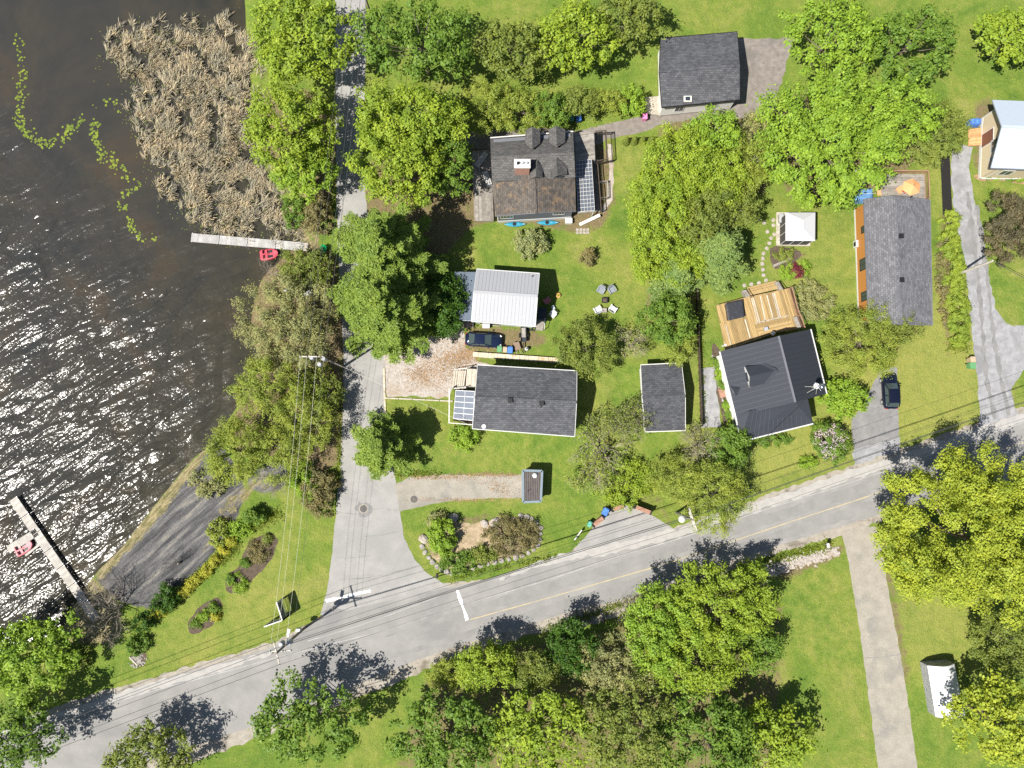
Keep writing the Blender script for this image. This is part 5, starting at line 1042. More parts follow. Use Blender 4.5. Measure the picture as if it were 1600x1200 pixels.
for (i, u, w_) in ((5, .3, 1.2), (5, .7, 1.2), (4, .3, 1.5), (4, .7, 1.5), (0, .3, 1.8), (1, .5, 1.3)):
    a_, b_ = hp[i], hp[(i + 1) % len(hp)]; Ar = sum(hp[j].x * hp[(j + 1) % len(hp)].y - hp[(j + 1) % len(hp)].x * hp[j].y for j in range(len(hp)))
    window(H, *((a_, b_) if Ar > 0 else (b_, a_)), u, 1.7, w_, 1.2)
# the big dormer that looks towards the drive
df, db = G(1171.5, 588, 6.0), G(1213.5, 578.5, 6.0); d1, d2 = G(1164.5, 573, 5.2), G(1172, 604.5, 5.2); k1, k2 = G(1192, 569, 5.2), G(1196, 599, 5.2)
do = MB().mat(M['metal_dark']); do.plate([df, db, k1, d1], .1); do.plate([df, db, k2, d2], .1); do = do.build('dormer', H)
P('front', M['white'], do, lambda b: b.add([d1 + Vector((.1, 0, -1.1)), d2 + Vector((.1, 0, -1.1)), d2 + Vector((.1, 0, -.06)), df + Vector((.1, 0, -.1)), d1 + Vector((.1, 0, -.06))], [(0, 1, 2, 3, 4), (4, 3, 2, 1, 0)]))
P('cheek', M['siding_white'], do, lambda b: [b.add([q + Vector((.1, 0, -1.1)), qb + Vector((0, 0, -1.1)), qb - Vector((0, 0, .06)), q + Vector((.1, 0, -.06))], [(0, 1, 2, 3), (3, 2, 1, 0)]) for q, qb in ((d1, k1), (d2, k2))])
q = (d1 + d2) / 2; P('pane', M['glass'], do, lambda b: b.box((q.x + .06, q.y, 4.75), (.04, 1.1, .6), .22))
P('flashing', M['metal_dark'], H, lambda b: [b.beam(db + Vector((0, 0, .06)), kk + Vector((0, 0, .12)), .35, .03) for kk in (k1, k2)])
# entry gablet on the west eave
ga, gb, gp_, gk = G(1141, 602, 3.68), G(1150, 622, 3.68), G(1146.5, 611.5, 4.25), G(1156, 606.5, 4.25)
eo = MB().mat(M['metal_dark']); eo.plate([ga, gp_, gk], .06); eo.plate([gb, gp_, gk], .06); eo.build('entry_gablet', H)
P('entry_front', M['white'], H, lambda b: b.add([ga + Vector((0, 0, -.05)), gb + Vector((0, 0, -.05)), gp_ + Vector((0, 0, -.05))], [(0, 1, 2), (2, 1, 0)]))
for (x, y) in ((1260, 521), (1263, 532), (1266, 543), (1269, 555), (1272, 566), (1239, 566), (1275, 577)): vent_pipe(H, x, y, 3.55 if x > 1250 else 4.8, .07, .12, 'offwhite')
# mast with guy wires on the roof
q = G(1268, 606, 4.4); a = thing('antenna_mast', 'antenna mast with guy wires on the east slope of the black metal roof', 'antenna', (q.x, q.y, 4.0))
P('mast', M['galv'], a, lambda b: b.tube([(q.x, q.y, 3.9), (q.x, q.y, 6.4)], .05, 6)); P('dish', M['white'], a, lambda b: b.lathe((q.x - .1, q.y + .1, 5.9), [(.06, 0), (.28, .06), (.36, .16)], 14))
P('aerial', M['galv'], a, lambda b: [b.tube([(q.x - .7 * s, q.y - .4 * s, 6.3), (q.x + .7 * s, q.y + .4 * s, 6.3)], .025, 4) for s in (1, )] + [b.tube([(q.x - .3, q.y + .5, 6.3), (q.x + .3, q.y - .5, 6.3)], .025, 4)])
for (x, y) in ((1242, 603.5), (1249, 621), (1274, 621), (1285, 598)): P('guy_wire', M['wire_pale'], a, lambda b: b.tube([(q.x, q.y, 6.0), G(x, y, 4.3 if x < 1260 else 3.5)], .018, 4))
q = G(1284.5, 604.5, 3.8); a = thing('ball_vent', 'shiny silver ball vent at the east edge of the black metal roof', 'roof vent', (q.x, q.y, 3.4)); P('ball', M['chrome'], a, lambda b: (setattr(b, 'smooth', True), b.lathe((q.x, q.y, 3.55), [(.08, 0), (.3, .1), (.36, .28), (.28, .46), (.08, .55)], 14))); P('neck', M['galv'], a, lambda b: b.lathe((q.x, q.y, 3.35), [(.12, 0), (.12, .2)], 10))
D = deck('honey_deck', 'honey coloured wooden deck with hot tub behind the metal roofed house', [(1120, 477), (1160, 466), (1234, 450), (1253, 513), (1216, 519), (1134, 547)], 1.2, 'wood_new', 2, .2, gap=.03)
fb = MB().mat(M['wood_pale'])
for (x0, y0, x1, y1) in ((1174, 466, 1184, 504), (1177, 465, 1187, 503), (1188, 463, 1196, 502), (1198, 461, 1208, 498), (1207, 458, 1217, 496), (1209.5, 457.5, 1219.5, 495.5), (1164, 499, 1172, 528), (1134, 507, 1142, 539), (1180, 505, 1232, 493)):
    fb.beam(G(x0, y0, 1.215), G(x1, y1, 1.215), .13, .03)
fb.build('border_board', D)
deck('upper_step', None, [(1177, 507), (1234, 494), (1240, 513), (1217, 518), (1190, 524)], 1.24, 'wood_new', 0, .14, parent=D, posts=False)
for k in range(3): P('step', M['wood_new'], D, lambda b: b.beam(G(1168 + k * 1.2, 452 + k * 3.5, .3 + .28 * k), G(1214 + k * 1.2, 441 + k * 3.5, .3 + .28 * k), .5, .06))
for x, y in ((1160, 454), (1211, 441)): P('stringer', M['wood_grey'], D, lambda b: b.plate([G(x, y, .9), G(x + 6, y - 1.5, .9), G(x + 13, y + 11, 1.1), G(x + 7, y + 13, 1.1)], .8))
railing('deck_railing', 'brown railing along the east edge of the honey wood deck', [(1233, 451), (1243, 488), (1246, 494), (1253, 513)], 1.2, 'wood_red', .95)
P('bench', M['wood_grey'], D, lambda b: b.beam(G(1242, 495, 1.65), G(1249, 513, 1.65), .5, .08)); P('stair_rail', M['wood_dark'], D, lambda b: [b.beam(G(x, y, 1.3), G(x + 8, y + 13, 2.1), .06, .08) for x, y in ((1167, 452), (1217, 440))])
c = G(1149, 486); T = thing('hot_tub', 'square hot tub under a wrinkled charcoal cover on the honey wood deck', 'hot tub', (c.x, c.y, 1.2))
hc = [G(1134, 474, 2.0), G(1160, 468, 2.0), G(1163.5, 495, 2.0), G(1138, 501, 2.0)]
P('tub', M['wood_dark'], T, lambda b: b.prism(inset(hc, .08), 1.2, 1.9))
def cover(b):
    n_ = 14; vs = [bil(hc, i / n_, j / n_) + Vector((0, 0, .04 * noise.noise(Vector((i * .5, j * .5, 2))) - .06 * (max(abs(i / n_ - .5), abs(j / n_ - .5)) > .47))) for j in range(n_ + 1) for i in range(n_ + 1)]
    b.smooth = True; b.add(vs, [(j * (n_ + 1) + i + n_ + 1, j * (n_ + 1) + i + n_ + 2, j * (n_ + 1) + i + 1, j * (n_ + 1) + i) for j in range(n_) for i in range(n_)]); b.smooth = False; b.prism(hc, 1.85, 1.94)
P('cover', M['spa'], T, cover)
c = G(1190, 517); T = thing('patio_box', 'small grey box on the honey wood deck by the house wall', 'box', (c.x, c.y, 1.24)); P('body', M['stone'], T, lambda b: b.box((c.x, c.y, 1.45), (.45, .4, .4), .25)); P('lid', M['galv'], T, lambda b: b.box((c.x, c.y, 1.67), (.5, .45, .04), .25))
c = G(1206, 522, 1.5); T = thing('barbecue', 'round barbecue kettle with blue grey lid beside the house wall on the deck', 'barbecue', (c.x, c.y, 1.24)); P('kettle', M['chrome'], T, lambda b: (setattr(b, 'smooth', True), b.lathe((c.x, c.y, 1.9), [(.05, -.3), (.28, -.12), (.33, 0), (.27, .17), (.05, .26)], 14))); P('stand', M['black'], T, lambda b: [b.tube([(c.x + .25 * math.cos(t), c.y + .25 * math.sin(t), 1.24), (c.x + .1 * math.cos(t), c.y + .1 * math.sin(t), 1.7)], .02, 5) for t in (0, 2.1, 4.2)])
c = G(1131, 612); T = thing('entry_landing', 'small wooden entry landing on the west side of the metal roofed house', 'landing', (c.x, c.y, 0)); deck('b', None, [(1123, 607.5), (1141, 605), (1144, 618), (1126, 621)], .35, 'wood_red', 0, parent=T)
c = G(1129, 541); T = thing('downspout_box', 'small white post at the north west corner of the metal roofed house', 'post', (c.x, c.y, 0)); P('post', M['offwhite'], T, lambda b: b.box((c.x, c.y, .6), (.2, .2, 1.2))); P('cap', M['white'], T, lambda b: b.box((c.x, c.y, 1.23), (.28, .28, .06)))

# --- the orange walled bungalow
B, EB, WB, RB = house('orange_bungalow', 'long bungalow with grey shingle roof and orange wooden walls', [(1351, 311), (1358, 499), (1456.5, 508), (1452.5, 312)], 3.4, [(1398, 306), (1408, 507)], 4.5, 'shingle2', 'siding_orange', over=.3, fascia='siding_dark',
                      vents=[(1407, 369.5), (1408, 438)], wins=[(0, .22, 2.3, .9, 1.0), (0, .52, 1.9, 1.5, 1.6), (0, .8, 1.9, 1.2, 1.4), (1, .4, 1.9, 1.6, 1.2), (2, .3, 1.9, 1.3, 1.2), (2, .7, 1.9, 1.3, 1.2)], base='white', wframe='black')
vent_pipe(B, 1423, 308.5, 4.2)
D2 = deck('cedar_deck', 'grey deck with brown rim at the north end of the orange bungalow', [(1378, 272), (1445, 272), (1447, 322), (1378, 322)], .7, 'wood_grey', 0)
railing('deck_railing', 'brown railing round the deck behind the orange umbrella', [(1366, 271), (1444, 271), (1446, 312)], .7, 'wood_red', .95)
c = G(1372, 303); T = thing('cedar_steps', 'orange cedar steps between the blue tarp and the umbrella', 'steps', (c.x, c.y, 0)); [P('tread', M['wood_orange'], T, lambda b: b.beam(G(1371, 296 + k * 2.6, .15 + .15 * k), G(1386, 295 + k * 2.6, .15 + .15 * k), .32, .06)) for k in range(4)]
q = G(1426, 291, 3.0); T = thing('patio_umbrella', 'open orange hexagonal patio umbrella at the end of the bungalow', 'umbrella', (q.x, q.y, .7))
rim = [Vector((q.x + 1.22 * math.cos(k * math.pi / 3 + .35), q.y + 1.12 * math.sin(k * math.pi / 3 + .35), 2.75)) for k in range(6)]; apex = Vector((q.x, q.y, 3.3))
P('canopy', M['umbrella'], T, lambda b: [b.plate([rim[k], rim[(k + 1) % 6], apex], .02) for k in range(6)]); P('pole', M['wood_red'], T, lambda b: b.tube([(q.x, q.y, .7), (q.x, q.y, 3.36)], .035, 8)); P('finial', M['wood_dark'], T, lambda b: b.lathe((q.x, q.y, 3.3), [(.07, 0), (.05, .1)], 8))
for k in range(6): P('rib', M['wood_dark'], T, lambda b: b.beam(rim[k] - Vector((0, 0, .03)), apex - Vector((0, 0, .06)), .03, .03))
def patio_chair(label, x, y, z, rz, mt, group=None, name='patio_chair'):
    c = G(x, y, z); o = thing(name, label, 'chair', (c.x, c.y, z), group, rz); X0 = Vector((c.x, c.y, z))
    def at(dx, dy, dz): return (c.x + dx, c.y + dy, z + dz)
    P('seat', M[mt], o, lambda b: [b.box(at(-.24 + .12 * k, .02, .38), (.105, .56, .03)) for k in range(5)])
    P('backrest', M[mt], o, lambda b: [b.beam(at(-.24 + .12 * k, -.26, .36), at(-.26 + .13 * k, -.52, .95 - .03 * abs(k - 2)), .105, .03) for k in range(5)])
    for s in (-1, 1):
        P('armrest', M[mt], o, lambda b: b.box(at(s * .36, -.02, .56), (.13, .7, .03)))
        for dy in (-.25, .28): P('leg', M[mt], o, lambda b: b.box(at(s * .34, dy, .27), (.06, .08, .54)))
    return o
patio_chair('red patio chair under the orange umbrella', 1411, 298, .7, 1.2, 'red'); patio_chair('yellowish patio chair left of the red patio chair', 1403, 299, .7, 2.2, 'umbrella')
q = G(1352, 303, 1); T = thing('tarp_cover', 'blue tarpaulin over a pile at the corner of the orange bungalow', 'tarp', (q.x, q.y, 0))
def tarp(b, cx, cy_, lx, ly, h, sd, n_=12):
    b.smooth = True; vs = []
    for j in range(n_ + 1):
        for i in range(n_ + 1):
            u, v = i / n_ * 2 - 1, j / n_ * 2 - 1; e = max(abs(u), abs(v)); z = h * (1 - max(0, (e - .7) / .3) ** 2) * (1 + .25 * noise.noise(Vector((u * 2.2, v * 2.2, sd)))); vs.append((cx + u * lx / 2 * (1 + .06 * noise.noise(Vector((v * 3, sd, u)))), cy_ + v * ly / 2, max(.02, z)))
    b.add(vs, [(j * (n_ + 1) + i, j * (n_ + 1) + i + 1, (j + 1) * (n_ + 1) + i + 1, (j + 1) * (n_ + 1) + i) for j in range(n_) for i in range(n_)])
P('sheet', M['blue_tarp'], T, lambda b: tarp(b, q.x, q.y, 2.7, 1.9, .9, 1)); P('rope', M['wire_pale'], T, lambda b: b.beam((q.x - 1.4, q.y, .93), (q.x + 1.4, q.y + .1, .93), .03, .03))
q = G(1346, 274, .6); T = thing('tarp_cover', 'crumpled silvery white tarp beneath the lime maple', 'tarp', (q.x, q.y, 0)); P('sheet', M['plastic_white'], T, lambda b: tarp(b, q.x, q.y, 1.3, 2.1, 1.3, 7)); P('rope', M['wire'], T, lambda b: b.beam((q.x - .6, q.y + .2, 1.38), (q.x + .6, q.y - .2, 1.38), .03, .03))
q = G(1335.5, 383); T = thing('heat_pump', 'small white unit against the orange wall of the bungalow', 'heat pump', (q.x, q.y, 0)); P('case', M['white'], T, lambda b: b.box((q.x, q.y, .4), (.4, .9, .8))); P('grille', M['black'], T, lambda b: b.box((q.x - .205, q.y, .42), (.012, .55, .55)))

# --- white roofed gazebo
c = G(1243, 360); T = thing('gazebo', 'screened gazebo with bright white hipped roof on a wooden platform', 'gazebo', (c.x, c.y, 0))
deck('b', None, [(1214, 332), (1266, 333), (1266, 384), (1214, 383)], .25, 'wood_pale', 0, parent=T)
gr = [G(1227.5, 332, 2.5), G(1274, 332, 2.5), G(1273.5, 376.5, 2.5), G(1227.5, 376, 2.5)]; gt0, gt1 = G(1254.5, 343.5, 3.3), G(1254.5, 357, 3.3)
P('roof', M['plastic_white'], T, lambda b: [b.plate(p, .04) for p in ([gr[0], gr[1], gt0], [gr[1], gr[2], gt1, gt0], [gr[2], gr[3], gt1], [gr[3], gr[0], gt0, gt1])]); P('ridge_cap', M['white'], T, lambda b: b.beam(gt0 + Vector((0, 0, .02)), gt1 + Vector((0, 0, .02)), .25, .05))
gw = inset(gr, .12)
for i in range(4):
    a_, b_ = gw[i], gw[(i + 1) % 4]
    for k in range(3):
        p = a_.lerp(b_, k / 3); P('post', M['white'], T, lambda b: b.tube([(p.x, p.y, .25), (p.x, p.y, 2.46)], .04, 4)); e = a_.lerp(b_, (k + 1) / 3)
        P('screen', M['screen'], T, lambda b: b.beam((p.x, p.y, 1.35), (e.x, e.y, 1.35), .015, 2.15))
c = G(1220.5, 341, .7); T = thing('storage_bench', 'grey storage box on the gazebo platform', 'storage box', (c.x, c.y, .25)); P('body', M['stone'], T, lambda b: b.box((c.x, c.y, .5), (.5, 1.1, .5))); P('lid', M['galv'], T, lambda b: b.box((c.x, c.y, .78), (.58, 1.2, .06)))

# --- tan house, top right
ze, zr = 4.6, 6.3
R0 = G(1565.5, 197.5, zr); t1, t0 = G(1551, 156, ze), G(1548.5, 262, ze); far_ = Vector((11, 0, 0)); c = (t1 + t0) / 2 + far_ / 2
T = thing('tan_house', 'tan house with pale blue metal roof and white trimmed windows', 'house', (c.x, c.y, 0)); d = Vector((.999, -.04, 0)) * 12
P('roof', M['metal_blue'], T, lambda b: b.plate([t1, R0, R0 + d, t1 + d], .12)); P('roof', M['metal_blue'], T, lambda b: b.plate([t0, R0, R0 + d, t0 + d], .12)); ribs(T, t1, t1 + d, R0, R0 + d, 'metal_blue', .45, .02); ribs(T, t0, t0 + d, R0, R0 + d, 'metal_blue', .45, .02)
P('ridge_cap', M['metal_blue'], T, lambda b: b.beam(R0 + Vector((0, 0, .03)), R0 + d + Vector((0, 0, .03)), .3, .06))
for q in (t1, t0): P('bargeboard', M['siding_dark'], T, lambda b: b.beam(q + Vector((.06, 0, -.14)), R0 + Vector((.06, 0, -.14)), .1, .16))
P('gutter', M['siding_dark'], T, lambda b: b.beam(t0 + Vector((0, -.08, -.08)), t0 + d + Vector((0, -.08, -.08)), .14, .14))
wp = [Vector((t1.x + 1.5, t1.y - .4)), Vector((t0.x + 1.5, t0.y + .4)), Vector((t0.x + d.x - .4, t0.y + d.y + .4)), Vector((t1.x + d.x - .4, t1.y + d.y - .4))]
P('wall', M['siding_tan'], T, lambda b: b.prism(wp, .4, 4.5)); P('foundation', M['white'], T, lambda b: b.prism(inset(wp, -.06), 0, .402)); ym = R0.y
P('gable_wall', M['siding_tan'], T, lambda b: b.add([(wp[0].x, wp[0].y, 4.45), (wp[1].x, wp[1].y, 4.45), (wp[0].x, ym, zr - .25), (wp[0].x + .15, wp[0].y, 4.45), (wp[1].x + .15, wp[1].y, 4.45), (wp[0].x + .15, ym, zr - .25)], [(0, 1, 2), (5, 4, 3), (0, 3, 4, 1), (1, 4, 5, 2), (2, 5, 3, 0)]))
for (y, z0) in ((wp[0].y, .3), (wp[1].y, .3)): P('corner_trim', M['white'], T, lambda b: b.box((wp[0].x - .01, y, 2.4), (.1, .16, 4.1)))
P('skirt_trim', M['white'], T, lambda b: (b.box((wp[0].x - .03, (wp[0].y + wp[1].y) / 2, .5), (.08, wp[0].y - wp[1].y, .16)), b.box((wp[1].x + 5.4, wp[1].y - .26, .5), (10.8, .08, .16))))
window(T, wp[0], wp[1], .40, 1.55, 1.9, 2.2, 'white', 'door_brown', 'door', mull=0); window(T, wp[0], wp[1], .60, 3.1, 1.7, 1.5); window(T, wp[0], wp[1], .86, 2.9, 1.6, 1.6)
window(T, wp[1], wp[2], .2, 2.2, 1.5, 1.3); window(T, wp[1], wp[2], .6, 2.2, 1.5, 1.3)
deck('front_landing', 'small orange wood landing by the door of the tan house', [(1515, 202), (1533, 200), (1534, 226), (1515, 227)], .4, 'wood_orange', 0)
q = G(1523, 191, .6); a = thing('covered_barbecue', 'blue covered barbecue beside the landing of the tan house', 'barbecue', (q.x, q.y, 0)); P('cover', M['blue_bin'], a, lambda b: tarp(b, q.x, q.y, 1.5, .9, 1.1, 3)); P('wheel', M['rubber'], a, lambda b: b.tube([(q.x - .5, q.y - .46, .1), (q.x - .5, q.y - .4, .1)], .1, 10))
patch('flower_border', [(1528, 272), (1610, 278), (1700, 282), (1700, 292), (1600, 288), (1560, 282), (1530, 281)], .009, M['litter'], .15)
for i, (x, y) in enumerate(((1543, 274), (1558, 276), (1580, 277), (1594, 279))): shrub(['first', 'second', 'third', 'fourth'][i] + ' plant from the corner in the border under the tan house', x, y, 3.5 + (i == 2) * 2, 3.5, .4, 'lime' if i % 2 else 'green', 'garden_plant', .13, 4, 'garden plant', 'plants under the tan house')
q = G(1572, 182, 5.3); P('vent_pipe', M['galv'], T, lambda b: b.tube([(q.x, q.y, 5.2), (q.x, q.y, 5.75)], .07, 8))

# --- northern house, mostly beyond the strip
N, EN, WN, RN = house('north_house', 'grey roofed house at the top middle edge of the photo', [(1032, 60), (1152, 50), (1156, 155), (1034, 167)], 3.4, [(1030, 112), (1156, 102)], 4.9, 'shingle', 'siding_white', over=.3, fascia='black', wins=[(2, .3, 1.7, 1.4, 1.2), (2, .75, 1.7, 1.2, 1.2), (3, .5, 1.7, 1.0, 1.2)])
q = G(1075, 153.5, 3.9); P('skylight', M['offwhite'], N, lambda b: b.box((q.x, q.y, 3.72), (1.0, .75, .16))); P('skylight_pane', M['glass'], N, lambda b: b.box((q.x, q.y, 3.81), (.6, .5, .04)))
deck('entrance_deck', 'pale deck and steps left of the northern house', [(1008, 152), (1032, 150), (1033, 180), (1010, 176)], .5, 'wood_pale', 1)
# pump shed by the short driveway
c = G(831, 758); T = thing('pump_shed', 'small dark roofed shed with pale blue trim and a white roof dome', 'shed', (c.x, c.y, 0))
tk = [G(817, 735, 2.2), G(847, 736, 2.2), G(845, 783.5, 2.2), G(817.5, 784.5, 2.2)]
P('wall', M['siding_blue'], T, lambda b: b.prism(inset(tk, .1), 0, 2.1)); P('rim', M['siding_blue'], T, lambda b: [b.beam(tk[i] - Vector((0, 0, .05)), tk[(i + 1) % 4] - Vector((0, 0, .05)), .28, .2) for i in range(4)])
ir = inset(tk, .14); P('roof', M['wood_dark'], T, lambda b: b.prism(ir, 2.0, 2.17))
ib = [Vector((p.x, p.y, 2.19)) for p in ir]; rb = P('roof_ribs', M['siding_dark'], T, lambda b: [b.beam(bil(ib, k / 9, .02), bil(ib, k / 9, .98), .06, .05) for k in range(1, 9)], 'stuff')
q = G(836, 743, 2.5); P('dome', M['white'], T, lambda b: (setattr(b, 'smooth', True), b.lathe((q.x, q.y, 2.18), [(.34, 0), (.33, .14), (.24, .27), (.08, .33)], 16))); P('mast', M['black'], T, lambda b: b.tube([(q.x - .9, q.y - 1.9, 2.1), (q.x - .9, q.y - 1.9, 3.0)], .03, 6)); P('door', M['offwhite'], T, lambda b: b.box((ir[0].x - .16, lerp(ir[0].y, ir[3].y, .5), 1.0), (.05, .9, 1.9)))
# ------------------------------------------------------------------ docks and boats
def dock(label, a_px, b_px, wd, mt, z=.1, secs=1, arm=None):
    a, b_ = G(*a_px, z), G(*b_px, z); c = (a + b_) / 2; o = thing('dock', label, 'dock', (c.x, c.y, WATER_Z)); d = (b_ - a).normalized(); nr = Vector((-d.y, d.x, 0)); Ln = (b_ - a).length
    def section(p, q, w_):
        dd = (q - p).normalized(); n2 = Vector((-dd.y, dd.x, 0)); k = int((q - p).length / .19); bb = MB().mat(M[mt])
        for i in range(k):
            t = (i + .5) / k; cc = p.lerp(q, t); bb.beam(cc - n2 * w_ / 2, cc + n2 * w_ / 2, (q - p).length / k - .014, .05)
        s = bb.build('dock_section', o); P('frame', M['wood_grey'], s, lambda x: [x.beam(p + n2 * f * w_ - Vector((0, 0, .12)), q + n2 * f * w_ - Vector((0, 0, .12)), .07, .16) for f in (-.46, .46)])
        for t in (.04, .96):
            for f in (-.53, .53): e = p.lerp(q, t) + n2 * f * w_; P('post', M['galv'], o, lambda x: x.tube([(e.x, e.y, -1.4), (e.x, e.y, z + .12)], .04, 6))
    for k in range(secs): section(a.lerp(b_, k / secs) + d * .03, a.lerp(b_, (k + 1) / secs) - d * .03, wd)
    if arm: section(G(*arm[0], z), G(*arm[1], z), arm[2])
    return o
dock('long grey dock reaching from the reed edge into the lake', (298.5, 371), (475, 385.5), 1.12, 'dock', .15, 4)
dock('long sandy dock with a side arm and the pale red pedal boat', (20, 779), (150, 968), 1.1, 'dock2', .15, 7, ((13, 859), (58, 831), .95))
a = G(477, 386); T = thing('boat_ramp', 'small plank ramp where the grey dock meets the shore', 'ramp', (a.x, a.y, 0)); P('plank', M['wood_pale'], T, lambda b: b.beam(G(474, 385.3, .12), G(481, 386, .06), 1.1, .05)); P('kerb', M['wood_grey'], T, lambda b: b.beam(G(481.5, 381, .08), G(480.7, 391, .08), .12, .12))
P_ = G(64, 861); T = thing('mooring_beam', 'pale beam below the pedal boat beside the sandy dock', 'beam', (P_.x, P_.y, 0)); P('beam', M['dock2'], T, lambda b: b.beam(G(40, 868, .05), G(62, 851, .05), .28, .12)); P('chain', M['wire'], T, lambda b: b.tube([G(62, 851, .05), G(66, 849, .12)], .025, 5))
def pedal_boat(label, px, py, rz, mt):
    c = G(px, py, -.1); o = thing('pedal_boat', label, 'pedal boat', (c.x, c.y, WATER_Z)); cr, sr = math.cos(rz), math.sin(rz)
    def at(x, y, z): return (c.x + x * cr - y * sr, c.y + x * sr + y * cr, WATER_Z + z)
    def hull(b):
        b.smooth = True; st = [(-1.15, .50, .30), (-1.05, .66, .36), (-.5, .74, .40), (.3, .74, .40), (.8, .62, .44), (1.12, .34, .46), (1.2, .10, .42)]; vs = []; fs = []
        for x, w_, h in st:
            for y, z in ((-w_ * .7, -.12), (-w_, .12), (-w_ * .93, h), (-w_ * .6, h - .02), (w_ * .6, h - .02), (w_ * .93, h), (w_, .12), (w_ * .7, -.12)): vs.append(at(x, y, z))
        for i in range(len(st) - 1):
            for k in range(8): fs.append((i * 8 + k, i * 8 + (k + 1) % 8, i * 8 + 8 + (k + 1) % 8, i * 8 + 8 + k))
        fs += [tuple(range(8)), tuple(range((len(st) - 1) * 8 + 7, (len(st) - 1) * 8 - 1, -1))]; b.add(vs, fs)
    P('hull', M[mt], o, hull)
    for s in (-1, 1):
        P('seat', M[mt], o, lambda b: (b.box(at(-.35, s * .33, .46), (.5, .46, .12), rz), b.box(at(-.66, s * .33, .62), (.12, .46, .44), rz)))
        P('foot_well', M['black'], o, lambda b: b.box(at(.28, s * .32, .395), (.55, .34, .03), rz))
    P('tiller', M['black'], o, lambda b: b.tube([at(0, 0, .4), at(0, 0, .75)], .03, 6)); return o
pedal_boat('red pedal boat moored beside the long grey dock', 420, 397.5, .15, 'red'); pedal_boat('faded red pedal boat moored at the arm of the sandy dock', 37, 856, .55, 'red_pale')
patio_chair('upper bright green garden chair on the shore by the pines', 506, 391, 0, 2.6, 'green_chair', 'green chairs on the shore'); patio_chair('lower bright green garden chair on the shore by the pines', 505, 402, 0, 1.2, 'green_chair', 'green chairs on the shore')
for i, (x, y) in enumerate(((459, 453), (480, 455))): q = G(x, y, .5); T = thing('upturned_boat', ['pale upturned boat half hidden under the silver willow', 'small white upturned dinghy beside the pale one'][i], 'boat', (q.x, q.y, 0)); P('hull', M['offwhite'], T, lambda b: (setattr(b, 'smooth', True), b.add([(q.x + (k / 8 * 2 - 1) * (1.5 - i * .5), q.y + .55 * (1 - abs(k / 8 * 2 - 1) ** 2.4) * math.cos(math.pi * j / 6), .12 + .42 * math.sin(math.pi * j / 6) * (1 - .5 * abs(k / 8 * 2 - 1) ** 3)) for k in range(9) for j in range(7)], [(k * 7 + j, k * 7 + j + 1, k * 7 + j + 8, k * 7 + j + 7) for k in range(8) for j in range(6)]))); P('keel', M['wood_grey'], T, lambda b: b.beam((q.x - 1.3 + i * .5, q.y, .56), (q.x + 1.3 - i * .5, q.y, .56), .06, .05))

